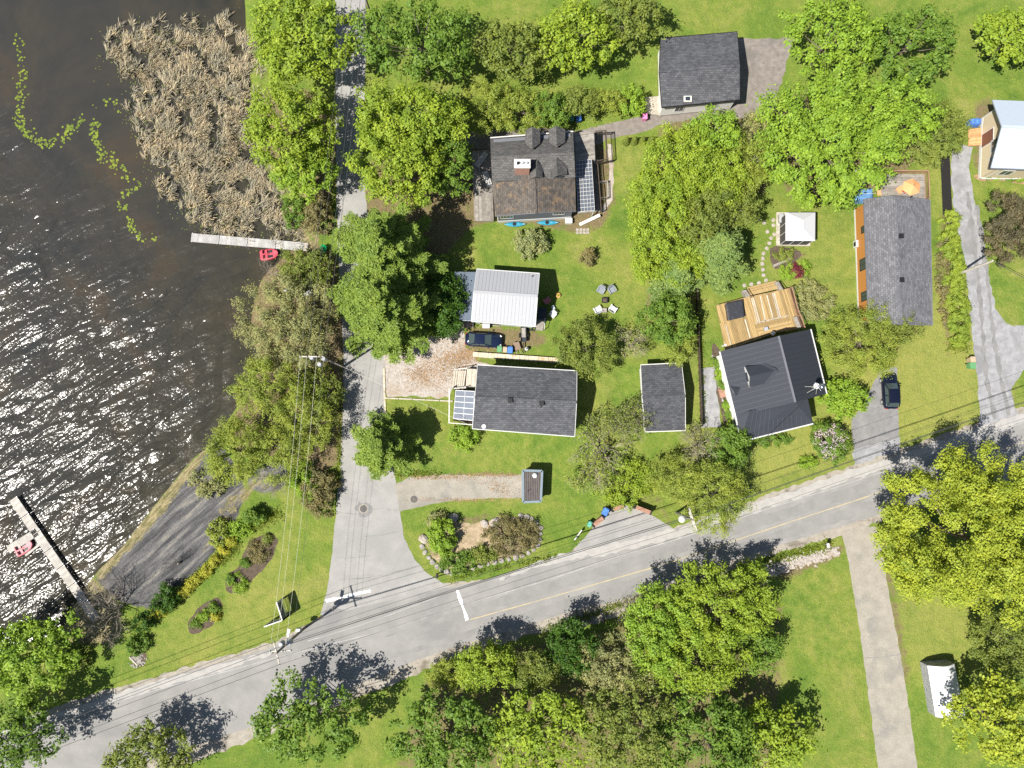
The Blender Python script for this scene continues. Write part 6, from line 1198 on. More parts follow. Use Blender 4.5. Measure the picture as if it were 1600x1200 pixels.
# ------------------------------------------------------------------ vehicles
def car(label, px, py, rz, mt, suv=False, Ln=4.7, Wd=1.82):
    """rz: heading of the bonnet"""
    c = G(px, py, .7); o = thing('parked_car', label, 'car', (c.x, c.y, 0), None); h = Ln / 2; w_ = Wd / 2; cr, sr = math.cos(rz), math.sin(rz)
    def at(x, y, z): return (c.x + x * cr - y * sr, c.y + x * sr + y * cr, z)
    zb, zh, zt = (1.02, .98, 1.66) if suv else (.93, .88, 1.44)
    st = [(-h, .62, .50, .62, .80), (-h + .10, .80, .30, .62, zb - .04), (-h + .45, .93, .26, .64, zb), (-h + 1.0, .99, .22, .64, zb), (-.3, 1, .2, .64, zb), (.75, 1, .2, .64, zb), (h - 1.25, .985, .2, .64, zh), (h - .6, .95, .24, .62, zh - .06), (h - .22, .86, .28, .58, zh - .17), (h - .05, .70, .32, .54, .64), (h, .52, .38, .5, .58)]
    def body(b):
        b.smooth = True; vs = []; fs = []; n_ = 10
        for x, k, z0, z1, z2 in st:
            for y, z in ((-.90, z0), (-1.0, lerp(z0, z1, .6)), (-1.0, z1), (-.955, z2 - .07), (-.87, z2), (.87, z2), (.955, z2 - .07), (1.0, z1), (1.0, lerp(z0, z1, .6)), (.90, z0)): vs.append(at(x, y * w_ * k, z + (.035 if abs(y) < .88 and z == z2 else 0)))
        for i in range(len(st) - 1):
            for k in range(n_): fs.append((i * n_ + k, i * n_ + (k + 1) % n_, i * n_ + n_ + (k + 1) % n_, i * n_ + n_ + k))
        fs += [tuple(range(n_)), tuple(range((len(st) - 1) * n_ + n_ - 1, (len(st) - 1) * n_ - 1, -1))]; b.add(vs, [f[::-1] for f in fs])
    P('body', M[mt], o, body)
    x0, x1, y0, y1 = ((-h + .25, .95, -h + .75, .15) if suv else (-h + .42, .95, -h + 1.25, .05))
    wb, wt = w_ * .88, w_ * .68; zc = zb + .02
    B4 = [at(x0, -wb, zc), at(x1, -wb, zc), at(x1, wb, zc), at(x0, wb, zc)]; T4 = [at(y0, -wt, zt - .05), at(y1, -wt, zt - .05), at(y1, wt, zt - .05), at(y0, wt, zt - .05)]
    B4 = [Vector(p) for p in B4]; T4 = [Vector(p) for p in T4]
    def quad(i, j, s=.06):
        q = [B4[i].lerp(B4[j], s), B4[j].lerp(B4[i], s), T4[j].lerp(T4[i], s), T4[i].lerp(T4[j], s)]; return q
    P('windscreen', M['car_glass'], o, lambda b: b.add(quad(1, 2), [(0, 1, 2, 3)])); P('rear_window', M['car_glass'], o, lambda b: b.add(quad(3, 0), [(0, 1, 2, 3)]))
    for (i, j) in ((0, 1), (2, 3)):
        q = quad(i, j, .05); mb, mt_ = q[0].lerp(q[1], .5), q[3].lerp(q[2], .5)
        for s in ((q[0], mb.lerp(q[0], .05), mt_.lerp(q[3], .05), q[3]), (mb.lerp(q[1], .05), q[1], q[2], mt_.lerp(q[2], .05))): P('side_window', M['car_glass'], o, lambda b: b.add(s, [(0, 1, 2, 3)]))
    for i in range(4): P('pillar', M[mt], o, lambda b: b.beam(B4[i], T4[i], .09, .07))
    for (i, j) in ((0, 1), (2, 3)): P('pillar', M[mt], o, lambda b: b.beam(B4[i].lerp(B4[j], .5), T4[i].lerp(T4[j], .5), .09, .05))
    def roof(b):
        b.smooth = True; n_ = 6; vs = []
        for i in range(n_ + 1):
            for j in range(n_ + 1):
                u, v = i / n_, j / n_; q = bil([T4[0], T4[1], T4[2], T4[3]], u, v); bul = .075 * (1 - (2 * v - 1) ** 2 * .7) * (1 - (2 * u - 1) ** 4 * .7); vs.append((q.x, q.y, q.z + bul))
        b.add(vs, [(i * (n_ + 1) + j + 1, i * (n_ + 1) + j, (i + 1) * (n_ + 1) + j, (i + 1) * (n_ + 1) + j + 1) for i in range(n_) for j in range(n_)]); b.smooth = False
        for (i, j) in ((0, 1), (1, 2), (2, 3), (3, 0)): b.beam(T4[i], T4[j], .1, .07)
    P('roof', M[mt], o, roof)
    if suv: [P('roof_rail', M['black'], o, lambda b: b.beam(T4[i] + Vector((0, 0, .1)), T4[j] + Vector((0, 0, .1)), .05, .05)) for (i, j) in ((0, 1), (3, 2))]
    for s in (-1, 1):
        for x in (-h + .88, h - .92):
            wl = MB().mat(M['rubber']); wl.tube([at(x, s * (w_ - .2), .33), at(x, s * (w_ + .01), .33)], .33, 16); k = wl.build('wheel', o); P('rim', M['galv'], k, lambda b: b.tube([at(x, s * (w_ + .011), .33), at(x, s * (w_ + .022), .33)], .21, 12))
        P('mirror', M[mt], o, lambda b: b.box(at(.62, s * (w_ + .1), zb + .06), (.13, .2, .14), rz)); P('headlight', M['lamp_clear'], o, lambda b: b.beam(at(h - .38, s * w_ * .74, .72), at(h - .12, s * w_ * .58, .70), .16, .12)); P('tail_light', M['lamp_red'], o, lambda b: b.box(at(-h + .06, s * w_ * .66, .78), (.12, .34, .14), rz))
    P('number_plate', M['offwhite'], o, lambda b: b.box(at(-h - .005, 0, .62), (.02, .4, .13), rz)); return o
car('dark blue sedan parked on the gravel in front of the garage', 756, 531, -.06, 'car_navy'); car('black and navy suv parked on the asphalt driveway', 1391, 611, math.pi / 2 + .02, 'car_black', True, 4.5, 1.9)
# white arched vehicle shelter at the bottom edge
c = G(1474, 1075); T = thing('car_shelter', 'white arched sheeting shelter on the grass at the bottom right edge', 'car shelter', (c.x, c.y, 0))
sh = [G(1449, 1040, 1.6), G(1491, 1037, 1.6), G(1508, 1118, 1.6), G(1462, 1120, 1.6)]
def arch(b):
    b.smooth = True; vs = [bil(sh, j / 10, i / 5) + Vector((0, 0, .75 * math.sin(math.pi * j / 10))) for i in range(6) for j in range(11)]
    b.add(vs, [(i * 11 + j + 11, i * 11 + j + 12, i * 11 + j + 1, i * 11 + j) for i in range(5) for j in range(10)])
P('canopy', M['plastic_white'], T, arch); P('side_sheet', M['plastic_white'], T, lambda b: [b.add([sh[i], sh[j], Vector((sh[j].x, sh[j].y, 0)), Vector((sh[i].x, sh[i].y, 0))], [(0, 1, 2, 3), (3, 2, 1, 0)]) for i, j in ((3, 0), (1, 2))])
P('front_sheet', M['plastic_white'], T, lambda b: b.add([(sh[0].x, sh[0].y + .03, 0), (sh[1].x, sh[1].y + .03, 0)] + [tuple(bil(sh, j / 10, 0) + Vector((0, .03, .74 * math.sin(math.pi * j / 10)))) for j in range(10, -1, -1)], [tuple(range(13)), tuple(range(12, -1, -1))]))
for i in range(6): P('hoop', M['galv'], T, lambda b: b.tube([bil(sh, j / 10, i / 5) + Vector((0, 0, .77 * math.sin(math.pi * j / 10))) for j in range(11)], .03, 5))

# ------------------------------------------------------------------ bins, garden furniture, odds and ends
def wheelie(label, px, py, rz, mt, h=1.05, sc=1.0, group=None):
    c = G(px, py, h); o = thing('wheeled_bin', label, 'bin', (c.x, c.y, 0), group, 0); cr, sr = math.cos(rz), math.sin(rz)
    def at(x, y, z): return (c.x + x * cr - y * sr, c.y + x * sr + y * cr, z)
    bb = MB().mat(M[mt]); vs = []
    for z, k in ((.06, .78), (h - .1, 1)):
        for x, y in ((-.29, -.34), (.29, -.34), (.29, .34), (-.29, .34)): vs.append(at(x * k * sc, y * k * sc, z))
    bb.add(vs, [(3, 2, 1, 0), (4, 5, 6, 7), (0, 1, 5, 4), (1, 2, 6, 5), (2, 3, 7, 6), (3, 0, 4, 7)]); bb.build('body', o)
    P('lid', M[mt], o, lambda b: b.box(at(0, 0, h - .06), (.64 * sc, .76 * sc, .09), rz, .92)); P('handle', M[mt], o, lambda b: b.box(at(0, .42 * sc, h - .12), (.5 * sc, .05, .05), rz))
    for s in (-1, 1): P('wheel', M['rubber'], o, lambda b: b.tube([at(s * .24 * sc, .3 * sc, .1), at(s * .31 * sc, .3 * sc, .1)], .1, 10))
    return o
wheelie('green wheeled bin at the front corner of the blue sedan', 780.5, 545.5, -.05, 'green_bin', group='bins beside the sedan'); wheelie('tan wheeled bin between the green bin and the blue bin', 789, 546.5, -.05, 'tan_bin', .95, .88, 'bins beside the sedan'); wheelie('blue wheeled bin on the right of the tan bin by the sedan', 797, 547, -.05, 'blue_bin', 1.1, 1.05, 'bins beside the sedan')
wheelie('blue wheeled bin standing alone by the northern hedge', 904, 183, .1, 'blue_bin', 1.1, 1.1); wheelie('grey green bin left of the blue bin at the northern hedge', 894, 184, .2, 'green_teal', .9, .8); wheelie('pink wheeled bin beside the entrance deck of the northern house', 1008, 181, 0, 'pink', 1.1, 1.0)
wheelie('blue wheeled bin at the roadside lay-by between the timber barriers', 946, 800, -.5, 'blue_bin', 1.15, 1.15); wheelie('teal wheeled bin at the lower end of the roadside lay-by', 921.5, 819.5, -.6, 'green_teal', 1.0, .85)
wheelie('green wheeled bin beside the gravel lane', 1521, 571, .05, 'green_bin', 1.05, 1.15); wheelie('tan wheeled bin just above the green one beside the gravel lane', 1521, 562, .05, 'tan_bin', 1.05, 1.0)
def barrier(label, a, b_, z, name='timber_barrier', mt='wood_red', cap='black'):
    p, q = G(*a, z), G(*b_, z); o = thing(name, label, 'barrier', ((p.x + q.x) / 2, (p.y + q.y) / 2, 0), 'timber barriers round the lay-by')
    for k in range(int(z / .22)): P('timber', M[mt], o, lambda b: b.beam(Vector((p.x, p.y, .11 + k * .22)), Vector((q.x, q.y, .11 + k * .22)), .5 - .02 * (k % 2), .21))
    for e in (p, q): P('post', M[cap], o, lambda b: b.box((e.x, e.y, z / 2), (.16, .54, z + .04), math.atan2(q.y - p.y, q.x - p.x)))
barrier('short timber barrier at the top of the lay-by, right of the blue bin', (957, 797), (976, 789.5), 1.4); barrier('timber barrier tilted down to the right at the lay-by, nearest the lamp pole', (992.5, 792), (1017.5, 801.5), 1.5); barrier('long timber barrier between the teal bin and the blue bin', (927, 822), (943, 809), 1.2)
p = G(898, 849); T = thing('guard_rail', 'white plank guard rail at the lower corner of the lay-by', 'guard rail', (p.x, p.y, 0)); P('plank', M['offwhite'], T, lambda b: b.beam(G(897.5, 843.5, .75), G(909, 828, .75), .12, .25)); [P('post', M['wood_dark'], T, lambda b: b.box((G(x, y).x, G(x, y).y, .4), (.12, .12, .8))) for x, y in ((899, 842), (908, 830))]
patio_chair('left grey garden chair above the fire bowl', 938, 455, 0, 2.65, 'chair_grey', 'chairs round the fire bowl'); patio_chair('right grey garden chair above the fire bowl', 955.5, 454.5, 0, -2.65, 'chair_grey', 'chairs round the fire bowl')
patio_chair('left white garden chair below the fire bowl', 933, 484.5, 0, .5, 'plastic_white', 'chairs round the fire bowl'); patio_chair('right white garden chair below the fire bowl', 957, 483.5, 0, -.6, 'plastic_white', 'chairs round the fire bowl')
for o in [o for o in bpy.data.objects if o.name.startswith('patio_chair') and o.get('group') == 'chairs round the fire bowl']: o.scale = (1.15, 1.15, 1.1)
q = G(944.5, 485, .4); T = thing('side_table', 'small pinkish wooden table between the two white garden chairs', 'table', (q.x, q.y, 0)); P('table_top', M['stone_pink'], T, lambda b: b.box((q.x, q.y, .45), (.55, .55, .04))); [P('leg', M['wood_red'], T, lambda b: b.box((q.x + sx * .22, q.y + sy * .22, .215), (.05, .05, .43))) for sx in (-1, 1) for sy in (-1, 1)]
q = G(945, 469, .5); T = thing('fire_bowl', 'black square fire bowl in the ring of garden chairs', 'fire bowl', (q.x, q.y, 0)); P('bowl', M['black'], T, lambda b: (b.box((q.x, q.y, .5), (.75, .7, .08)), b.box((q.x, q.y, .38), (.6, .55, .16), 0, 1.2))); P('ash', M['soil'], T, lambda b: b.box((q.x, q.y, .545), (.5, .45, .02))); [P('leg', M['black'], T, lambda b: b.box((q.x + sx * .26, q.y + sy * .24, .17), (.05, .05, .34))) for sx in (-1, 1) for sy in (-1, 1)]
patio_chair('dark red garden chair in the shade of the garage gable', 854, 470.5, 0, .6, 'red_pale'); patio_chair('white plastic chair at the edge of the garage shadow', 863, 492.5, 0, 2.4, 'plastic_white')
q = G(864.5, 481, .5); T = thing('folding_chair', 'pale folded chair standing in the garage shadow above the white chair', 'chair', (q.x, q.y, 0)); P('seat', M['metal_blue'], T, lambda b: b.box((q.x, q.y, .42), (.4, .38, .03), .5)); P('backrest', M['metal_blue'], T, lambda b: b.box((q.x - .1, q.y + .2, .68), (.4, .03, .34), .5)); [P('leg', M['galv'], T, lambda b: b.box((q.x + sx * .17, q.y + sy * .16, .2), (.03, .03, .4), .5)) for sx in (-1, 1) for sy in (-1, 1)]
q = G(872, 461.5, .3); T = thing('flower_pot', 'ochre flower pot on the grass where the garage shadow ends', 'flower pot', (q.x, q.y, 0)); P('pot', M['umbrella'], T, lambda b: b.lathe((q.x, q.y, 0), [(.2, 0), (.28, .3), (.31, .34), (.26, .34)], 12)); leaf_mesh('plant', np.random.default_rng(2).normal(size=(60, 3)) * [.1, .1, .06] + [0, 0, .4], np.array([0, 0, 1.]) + np.random.default_rng(3).normal(size=(60, 3)) * .5, .14, .5, L['gold'], T)
q = G(818.5, 526); T = thing('utility_trailer', 'narrow black utility trailer parked north of the block wall', 'trailer', (q.x, q.y, 0)); P('bed', M['metal_dark'], T, lambda b: (b.box((q.x - .05, q.y + .2, .55), (.62, 1.9, .08)), b.box((q.x - .38, q.y + .2, .68), (.05, 1.9, .3)), b.box((q.x + .28, q.y + .2, .68), (.05, 1.9, .3)))); P('drawbar', M['black'], T, lambda b: b.beam((q.x - .05, q.y - .8, .45), (q.x - .05, q.y - 2.2, .4), .1, .08)); [P('wheel', M['rubber'], T, lambda b: b.tube([(q.x + s * .44 - .05, q.y + .1, .28), (q.x + s * .6 - .05, q.y + .1, .28)], .28, 14)) for s in (-1, 1)]; P('load', M['stone'], T, lambda b: b.box((q.x - .05, q.y + .4, .72), (.5, 1.2, .26), .03))
q = G(823, 545, .5); T = thing('gas_bottle', 'white gas bottle behind the black trailer', 'gas bottle', (q.x, q.y, 0)); P('bottle', M['white'], T, lambda b: (setattr(b, 'smooth', True), b.lathe((q.x, q.y, .02), [(.2, 0), (.24, .08), (.24, .62), (.14, .74), (.08, .76)], 14))); P('valve', M['iron'], T, lambda b: b.lathe((q.x, q.y, .78), [(.1, 0), (.1, .1)], 10))
q = G(808, 541, .3); T = thing('garden_cart', 'small rusty wheelbarrow left of the black trailer', 'wheelbarrow', (q.x, q.y, 0)); P('tray', M['siding_brown'], T, lambda b: b.box((q.x, q.y, .42), (.6, .8, .24), .3, 1.25)); P('wheel', M['rubber'], T, lambda b: b.tube([(q.x - .2, q.y + .5, .17), (q.x - .12, q.y + .53, .17)], .17, 12)); [P('handle', M['wood_grey'], T, lambda b: b.beam((q.x + s * .2, q.y - .3, .45), (q.x + s * .27 + .2, q.y - 1.0, .55), .05, .05)) for s in (-1, 1)]
tp = None
for i, (x, y) in enumerate(((821.5, 513.5), (828.5, 512.5), (833.5, 513))):
    q = G(x, y, .2)
    T = thing('tyre', ['left black tyre lying at the garage corner', 'middle black tyre lying at the garage corner', 'right black tyre lying at the garage corner'][i], 'tyre', (q.x, q.y, 0), 'tyres at the garage corner'); P('carcass', M['rubber'], T, lambda b: b.add([(q.x + (.26 + .09 * math.cos(6.283 * j / 8)) * math.cos(6.283 * k / 16), q.y + (.26 + .09 * math.cos(6.283 * j / 8)) * math.sin(6.283 * k / 16), .11 + .1 * math.sin(6.283 * j / 8)) for k in range(16) for j in range(8)], [(k * 8 + j, ((k + 1) % 16) * 8 + j, ((k + 1) % 16) * 8 + (j + 1) % 8, k * 8 + (j + 1) % 8) for k in range(16) for j in range(8)]))
q = G(759.5, 508.5, .6); T = thing('white_crate', 'white crate standing below the garage eave', 'crate', (q.x, q.y, 0)); P('body', M['offwhite'], T, lambda b: b.box((q.x, q.y, .3), (.85, .62, .6))); P('lid', M['white'], T, lambda b: b.box((q.x, q.y, .62), (.92, .68, .05)))
q = G(723, 508, .4); T = thing('log_pile', 'stack of split logs under the lean-to roof of the garage', 'log pile', (q.x, q.y, 0)); rgl = random.Random(4)
for k in range(26): x_ = q.x - 1.4 + (k % 13) * .22; P('log', M['wood_pale' if k % 3 else 'wood_red'], T, lambda b: b.tube([(x_, q.y - .35 + rgl.uniform(-.08, .08), .12 + .22 * (k // 13)), (x_ + rgl.uniform(-.05, .05), q.y + .4, .12 + .22 * (k // 13))], rgl.uniform(.09, .12), 6))
q = G(842, 507.5, .4); T = thing('porch_step', 'grey wooden steps at the south east corner of the garage', 'steps', (q.x, q.y, 0)); [P('tread', M['wood_grey'], T, lambda b: b.box((q.x + .06 * k, q.y - .5 + k * .33, .12 + .16 * k), (1.05, .36, .06), -.15)) for k in range(4)]; P('rail', M['white'], T, lambda b: (b.beam((q.x + .65, q.y - .6, 1.0), (q.x + .75, q.y + .7, 1.5), .06, .06), b.box((q.x + .65, q.y - .6, .5), (.07, .07, 1.0))))
q = G(847, 491, 1.0); T = thing('tool_cupboard', 'dark blue tool cupboard against the garage gable', 'cupboard', (q.x, q.y, 0)); P('body', M['leanto'], T, lambda b: b.box((q.x, q.y, .7), (1.0, 1.5, 1.4))); P('lid', M['metal_dark'], T, lambda b: b.box((q.x, q.y, 1.43), (1.1, 1.6, .06)))
q = G(1012, 762, .3); T = thing('tree_stump', 'pale sawn tree stump on the grass above the lay-by', 'tree stump', (q.x, q.y, 0)); P('bark', M['bark'], T, lambda b: b.lathe((q.x, q.y, 0), [(.5, 0), (.38, .2), (.34, .4)], 11)); P('cut_face', M['wood_pale'], T, lambda b: b.lathe((q.x, q.y, .4), [(.30, 0), (.29, .02)], 11))
# stones: stepping stones, the ring of the corner garden, riprap
def rock(b, c, r, sd, flat=.6, n=8):
    rr = random.Random(sd); ring = []
    for z, k in ((0, 1.0), (flat * r * .7, .95), (flat * r * 1.1, .6)):
        for j in range(n): a = 6.283 * j / n; q = r * k * (1 + .22 * noise.noise(Vector((math.cos(a) * 1.3 + sd, math.sin(a) * 1.3, z + sd)))); ring.append((c[0] + q * math.cos(a), c[1] + q * math.sin(a), c[2] + z * (1 + .2 * math.sin(a * 2 + sd))))
    b.add(ring, [(i * n + j, i * n + (j + 1) % n, (i + 1) * n + (j + 1) % n, (i + 1) * n + j) for i in range(2) for j in range(n)] + [tuple(2 * n + j for j in range(n))])
st = [(1186, 342), (1194, 348), (1199, 362), (1208, 344), (1208.5, 352), (1210, 366), (1205, 372), (1202, 380), (1198, 388), (1193, 396), (1192, 404), (1191, 412), (1192, 421), (1193, 430), (1197, 438), (1186, 442), (1174, 444), (1163, 446), (1180, 336)]
protos = []
for k in range(4): b = MB().mat(M['stone_pink']); rock(b, (0, 0, 0), .27, k * 3.1, .18); protos.append(b.v), ; protos[-1] = (b.v, b.f)
sme = []
for v, f in protos: me = bpy.data.meshes.new('stepping_stone'); me.from_pydata(v, [], f); me.materials.append(M['stone_pink']); sme.append(me)
for i, (x, y) in enumerate(st): o = link('stepping_stone', sme[i % 4]); o.location = G(x, y); o.rotation_euler = (0, 0, i * 1.3); tag(o, 'flat stepping stone in the curving line from the gazebo to the honey wood deck', 'stepping stone', 'stepping stones across the lawn')
ring = [(657, 842), (659.5, 854), (664, 863), (670, 871), (676, 878), (683, 885), (690, 890), (698, 893), (707, 895), (718, 893), (729, 890), (740, 887), (751, 884), (762, 881), (773, 878), (784, 876), (795, 874), (806, 871), (816, 868), (826, 864), (834, 859), (840, 852), (843, 843), (844.5, 834), (844, 825), (838, 816), (831, 811), (823, 807.5), (814, 806)]
rme = []
for k in range(5): b = MB().mat(M['stone']); rock(b, (0, 0, 0), .42, k * 2.3 + 1, .5); me = bpy.data.meshes.new('edging_stone'); me.from_pydata(b.v, [], b.f); me.materials.append(M['stone']); rme.append(me)
for i, (x, y) in enumerate(ring): o = link('edging_stone', rme[i % 5]); o.location = G(x, y); o.rotation_euler = (0, 0, i * 2.1); s = .75 + .3 * ((i * 37) % 10) / 10; o.scale = (s, s * .85, s); tag(o, 'grey edging stone in the ring round the corner garden', 'edging stone', 'stone ring of the corner garden')
bme = []
for k in range(4): b = MB().mat(M['gravel']); rock(b, (0, 0, 0), .5, k * 1.9 + 2, .5); me = bpy.data.meshes.new('boulder'); me.from_pydata(b.v, [], b.f); me.materials.append(M['gravel']); bme.append(me)
for i, (x, y, s, lb) in enumerate(((708, 809, 1.15, 'rounded boulder at the top of the corner garden beside the shade'), (757, 818, .9, 'left of two boulders at the top middle of the corner garden'), (773, 816, 1.1, 'right of two boulders at the top middle of the corner garden'), (662, 842, 1.1, 'pale boulder at the left tip of the corner garden'))):
    o = link('boulder', bme[i]); o.location = G(x, y); o.rotation_euler = (0, 0, i * 1.7 + .4); o.scale = (s * 1.3, s, s * 1.3); tag(o, lb, 'boulder')
b = MB().mat(M['gravel']); rr = random.Random(9)
for k in range(520): t = rr.random(); q = G(lerp(1192, 1310, t) + rr.gauss(0, 4), lerp(894, 861, t) + rr.gauss(0, 6) * (1 - .4 * t)); rock(b, (q.x, q.y, 0), rr.uniform(.08, .24), k * .7, .6, 6)
tag(b.build('riprap'), 'band of loose grey stones and dead stalks along the southern ditch', 'stones', kind='stuff')
b = MB().mat(M['stone'])
for k in range(260): q = G(215 + rr.gauss(0, 5), 1030 + rr.gauss(0, 5)) if k < 90 else G(lerp(1112, 1150, rr.random()) + rr.gauss(0, .6), 0) if False else G(*(lambda t: (lerp(1113, 1122, min(1, t * 3)) + (t > .33) * lerp(0, 26, (t - .33) / .67), lerp(556, 690, t)))(rr.random())); rock(b, (q.x, q.y, 0), rr.uniform(.08, .17), k * .9, .6, 6)
tag(b.build('bed_edging'), 'small pale stones edging the planting beds', 'stones', kind='stuff')
p0, p1 = G(203, 1026), G(216, 1040); T = thing('timber_edge', 'short pale timber edging the bed by the road bend', 'timber', (p0.x, p0.y, 0)); P('timber', M['wood_pale'], T, lambda b: b.beam(p0 + Vector((0, 0, .08)), p1 + Vector((0, 0, .08)), .14, .16)); P('stake', M['wood_grey'], T, lambda b: b.box((p1.x, p1.y, .15), (.07, .07, .3)))
p0, p1 = G(602, 622), G(708, 627); T = thing('timber_edge', 'long pale timber kerb between the gravel drive and the shaded lawn', 'timber', (p0.x, p0.y, 0)); [P('timber', M['wood_pale'], T, lambda b: b.beam(p0.lerp(p1, k / 5 + .004) + Vector((0, 0, .08)), p0.lerp(p1, (k + 1) / 5 - .004) + Vector((0, 0, .08)), .16, .18)) for k in range(5)]
p0, p1 = G(600, 575), G(602, 650); T = thing('kerb_edge', 'low concrete kerb between the side street and the gravel drive', 'kerb', (p0.x, p0.y, 0)); [P('kerbstone', M['block'], T, lambda b: b.beam(p0.lerp(p1, k / 6 + .006) + Vector((0, 0, .05)), p0.lerp(p1, (k + 1) / 6 - .006) + Vector((0, 0, .05)), .22, .14)) for k in range(6)]
q0, q1 = G(1208, 416), G(1236, 404); T = thing('garden_timber', 'weathered timber across the small garden below the gazebo', 'timber', (q0.x, q0.y, 0)); P('timber', M['wood_grey'], T, lambda b: b.beam(q0 + Vector((0, 0, .12)), q1 + Vector((0, 0, .12)), .3, .24)); P('stake', M['wood_pale'], T, lambda b: b.box((q0.x, q0.y - .2, .2), (.08, .08, .4)))
for (x, y, lb, mt) in ((1293.5, 852, 'white mailbox on a post beside the concrete driveway', 'white'), (683, 899, 'small dark mailbox on the corner lawn by the road', 'black'), (943, 970, 'black mailbox at the shaded south road shoulder', 'black'), (1169, 766, 'dark mailbox at the north road verge by the lamp pole tree', 'black')):
    q = G(x, y, 1.0); T = thing('mailbox', lb, 'mailbox', (q.x, q.y, 0)); P('box', M[mt], T, lambda b: (b.box((q.x, q.y, 1.1), (.3, .55, .22)), b.tube([(q.x, q.y - .27, 1.2), (q.x, q.y + .27, 1.2)], .15, 10))); P('post', M['wood_grey'], T, lambda b: b.box((q.x, q.y, .5), (.1, .1, 1.0))); P('flag', M['red'], T, lambda b: b.box((q.x + .17, q.y + .1, 1.3), (.015, .1, .16)))

# ------------------------------------------------------------------ the village sign on the lawn, street signs, poles and wires
c = G(450, 960); T = thing('entrance_sign', 'V shaped white framed entrance sign with lattice on the lawn by the junction', 'sign', (c.x, c.y, 0))
for (a, b_, hgt) in (((442.5, 935), (451, 961.5), 2.5), ((424, 971), (451, 961.5), 2.5)):
    p0, p1 = G(*a), G(*b_); P('board', M['siding_dark'], T, lambda b: b.beam(p0 + Vector((0, 0, 1.75)), p1 + Vector((0, 0, 1.75)), .06, 1.25)); P('top_rail', M['white'], T, lambda b: b.beam(p0 + Vector((0, 0, 2.45)), p1 + Vector((0, 0, 2.45)), .12, .12)); P('bottom_rail', M['offwhite'], T, lambda b: b.beam(p0 + Vector((0, 0, 1.06)), p1 + Vector((0, 0, 1.06)), .12, .12))
    for e in (p0, p1): P('post', M['white'], T, lambda b: b.box((e.x, e.y, 1.22), (.16, .16, 2.44)))
    def lat(b):
        for k in range(14):
            for s in (0, 1): u = (k + .5) / 14; v = max(0, min(1, u + (.07 if s else -.07))); b.beam(p0.lerp(p1, u) + Vector((0, 0, .12)), p0.lerp(p1, v) + Vector((0, 0, 1.02)), .02, .035)
    P('lattice', M['offwhite'], T, lat, 'stuff')
def pole(label, base, H_, arms, extra=None, mt='pole', group='utility poles', r=.17, name='utility_pole', lean=(0, 0)):
    b0 = G(*base); o = thing(name, label, 'utility pole', (b0.x, b0.y, 0), group); tp = Vector((b0.x + lean[0], b0.y + lean[1], H_)); P('shaft', M[mt], o, lambda b: b.tube([b0, tp], [r, r * .65], 10)); ends = []
    for (z, a, ln, off) in arms:
        cc = b0.lerp(tp, z / H_); d = Vector((math.cos(a), math.sin(a), 0)); P('crossarm', M['pole_pale'], o, lambda b: b.beam(cc + d * (off - ln / 2) + Vector((0, 0, 0)), cc + d * (off + ln / 2), .12, .14))
        for f in (-.46, -.2, .2, .46): e = cc + d * (off + f * ln) + Vector((0, 0, .08)); P('insulator', M['white'], o, lambda b: b.lathe(e, [(.05, 0), (.07, .1), (.04, .18)], 8)); ends.append(e + Vector((0, 0, .18)))
    return o, b0, tp, ends
p1, b1, t1, e1 = pole('tall utility pole with two crossarms and a street lamp at the road junction', (476, 981), 10.7, [(10.5, -1.29, 2.7, 0), (9.7, .05, 2.5, .2)])
for (z, x, y) in ((7.3, -.25, .2), (7.3, .45, .3)): P('transformer', M['metal_white'], p1, lambda b: b.lathe((b1.x + x * 1.3, b1.y + y * 1.3, z), [(.26, 0), (.28, .1), (.28, .85), (.2, .95)], 14))
P('lamp_arm', M['galv'], p1, lambda b: b.tube([b1 + Vector((0, 0, 7)), b1 + Vector((.2, .5, 7.5)), b1 + Vector((.3, 1.1, 7.5))], .04, 6)); P('lamp_head', M['white'], p1, lambda b: b.box((b1.x + .32, b1.y + 1.4, 7.48), (.35, .8, .16), -.15)); P('control_box', M['offwhite'], p1, lambda b: b.box((b1.x - .1, b1.y + .35, 2.2), (.5, .35, .7)))
p2, b2, t2, e2 = pole('utility pole with transformers among the birches by the side street', (536, 573), 11, [(10.8, 0, 2.8, -.9)])
for (z, x, y) in ((9.4, .2, -.15), (9.0, -.35, -.75), (9.2, -1.2, 0)): P('transformer', M['metal_white'], p2, lambda b: b.lathe((b2.x + x, b2.y + y, z), [(.25, 0), (.27, .1), (.27, .8), (.2, .9)], 14))
p3, b3, t3, e3 = pole('lamp pole half hidden by the young maple at the roadside', (1057, 801), 8.4, [(8.2, -1.25, 2.9, 0), (7.5, -1.25, 1.8, 0)])
P('lamp_arm', M['galv'], p3, lambda b: b.tube([b3 + Vector((0, 0, 7)), b3 + Vector((-.8, .1, 7.5))], .04, 6)); P('lamp_head', M['pink'] if False else M['offwhite'], p3, lambda b: (setattr(b, 'smooth', True), b.lathe((b3.x - 1.1, b3.y, 7.35), [(.15, 0), (.42, .1), (.40, .22), (.12, .36)], 14)))
p4, b4, t4, e4 = pole('pale bare pole standing beside the gravel lane hedge', (1494, 429), 7.0, [], mt='pole_pale', r=.19)
p5, b5, t5, e5 = pole('utility pole at the eastern roadside beyond the frame', (1760, 560), 9.5, [(9.3, -1.2, 2.6, 0), (8.6, -1.2, 1.8, 0)]); p6, b6, t6, e6 = pole('utility pole at the head of the side street', (592, 60), 10.5, [(10.3, 0, 2.6, -.6)]); p7, b7, t7, e7 = pole('utility pole far along the road to the west', (-330, 1290), 10.5, [(10.3, -1.2, 2.7, 0), (9.6, -1.2, 2.2, 0)])
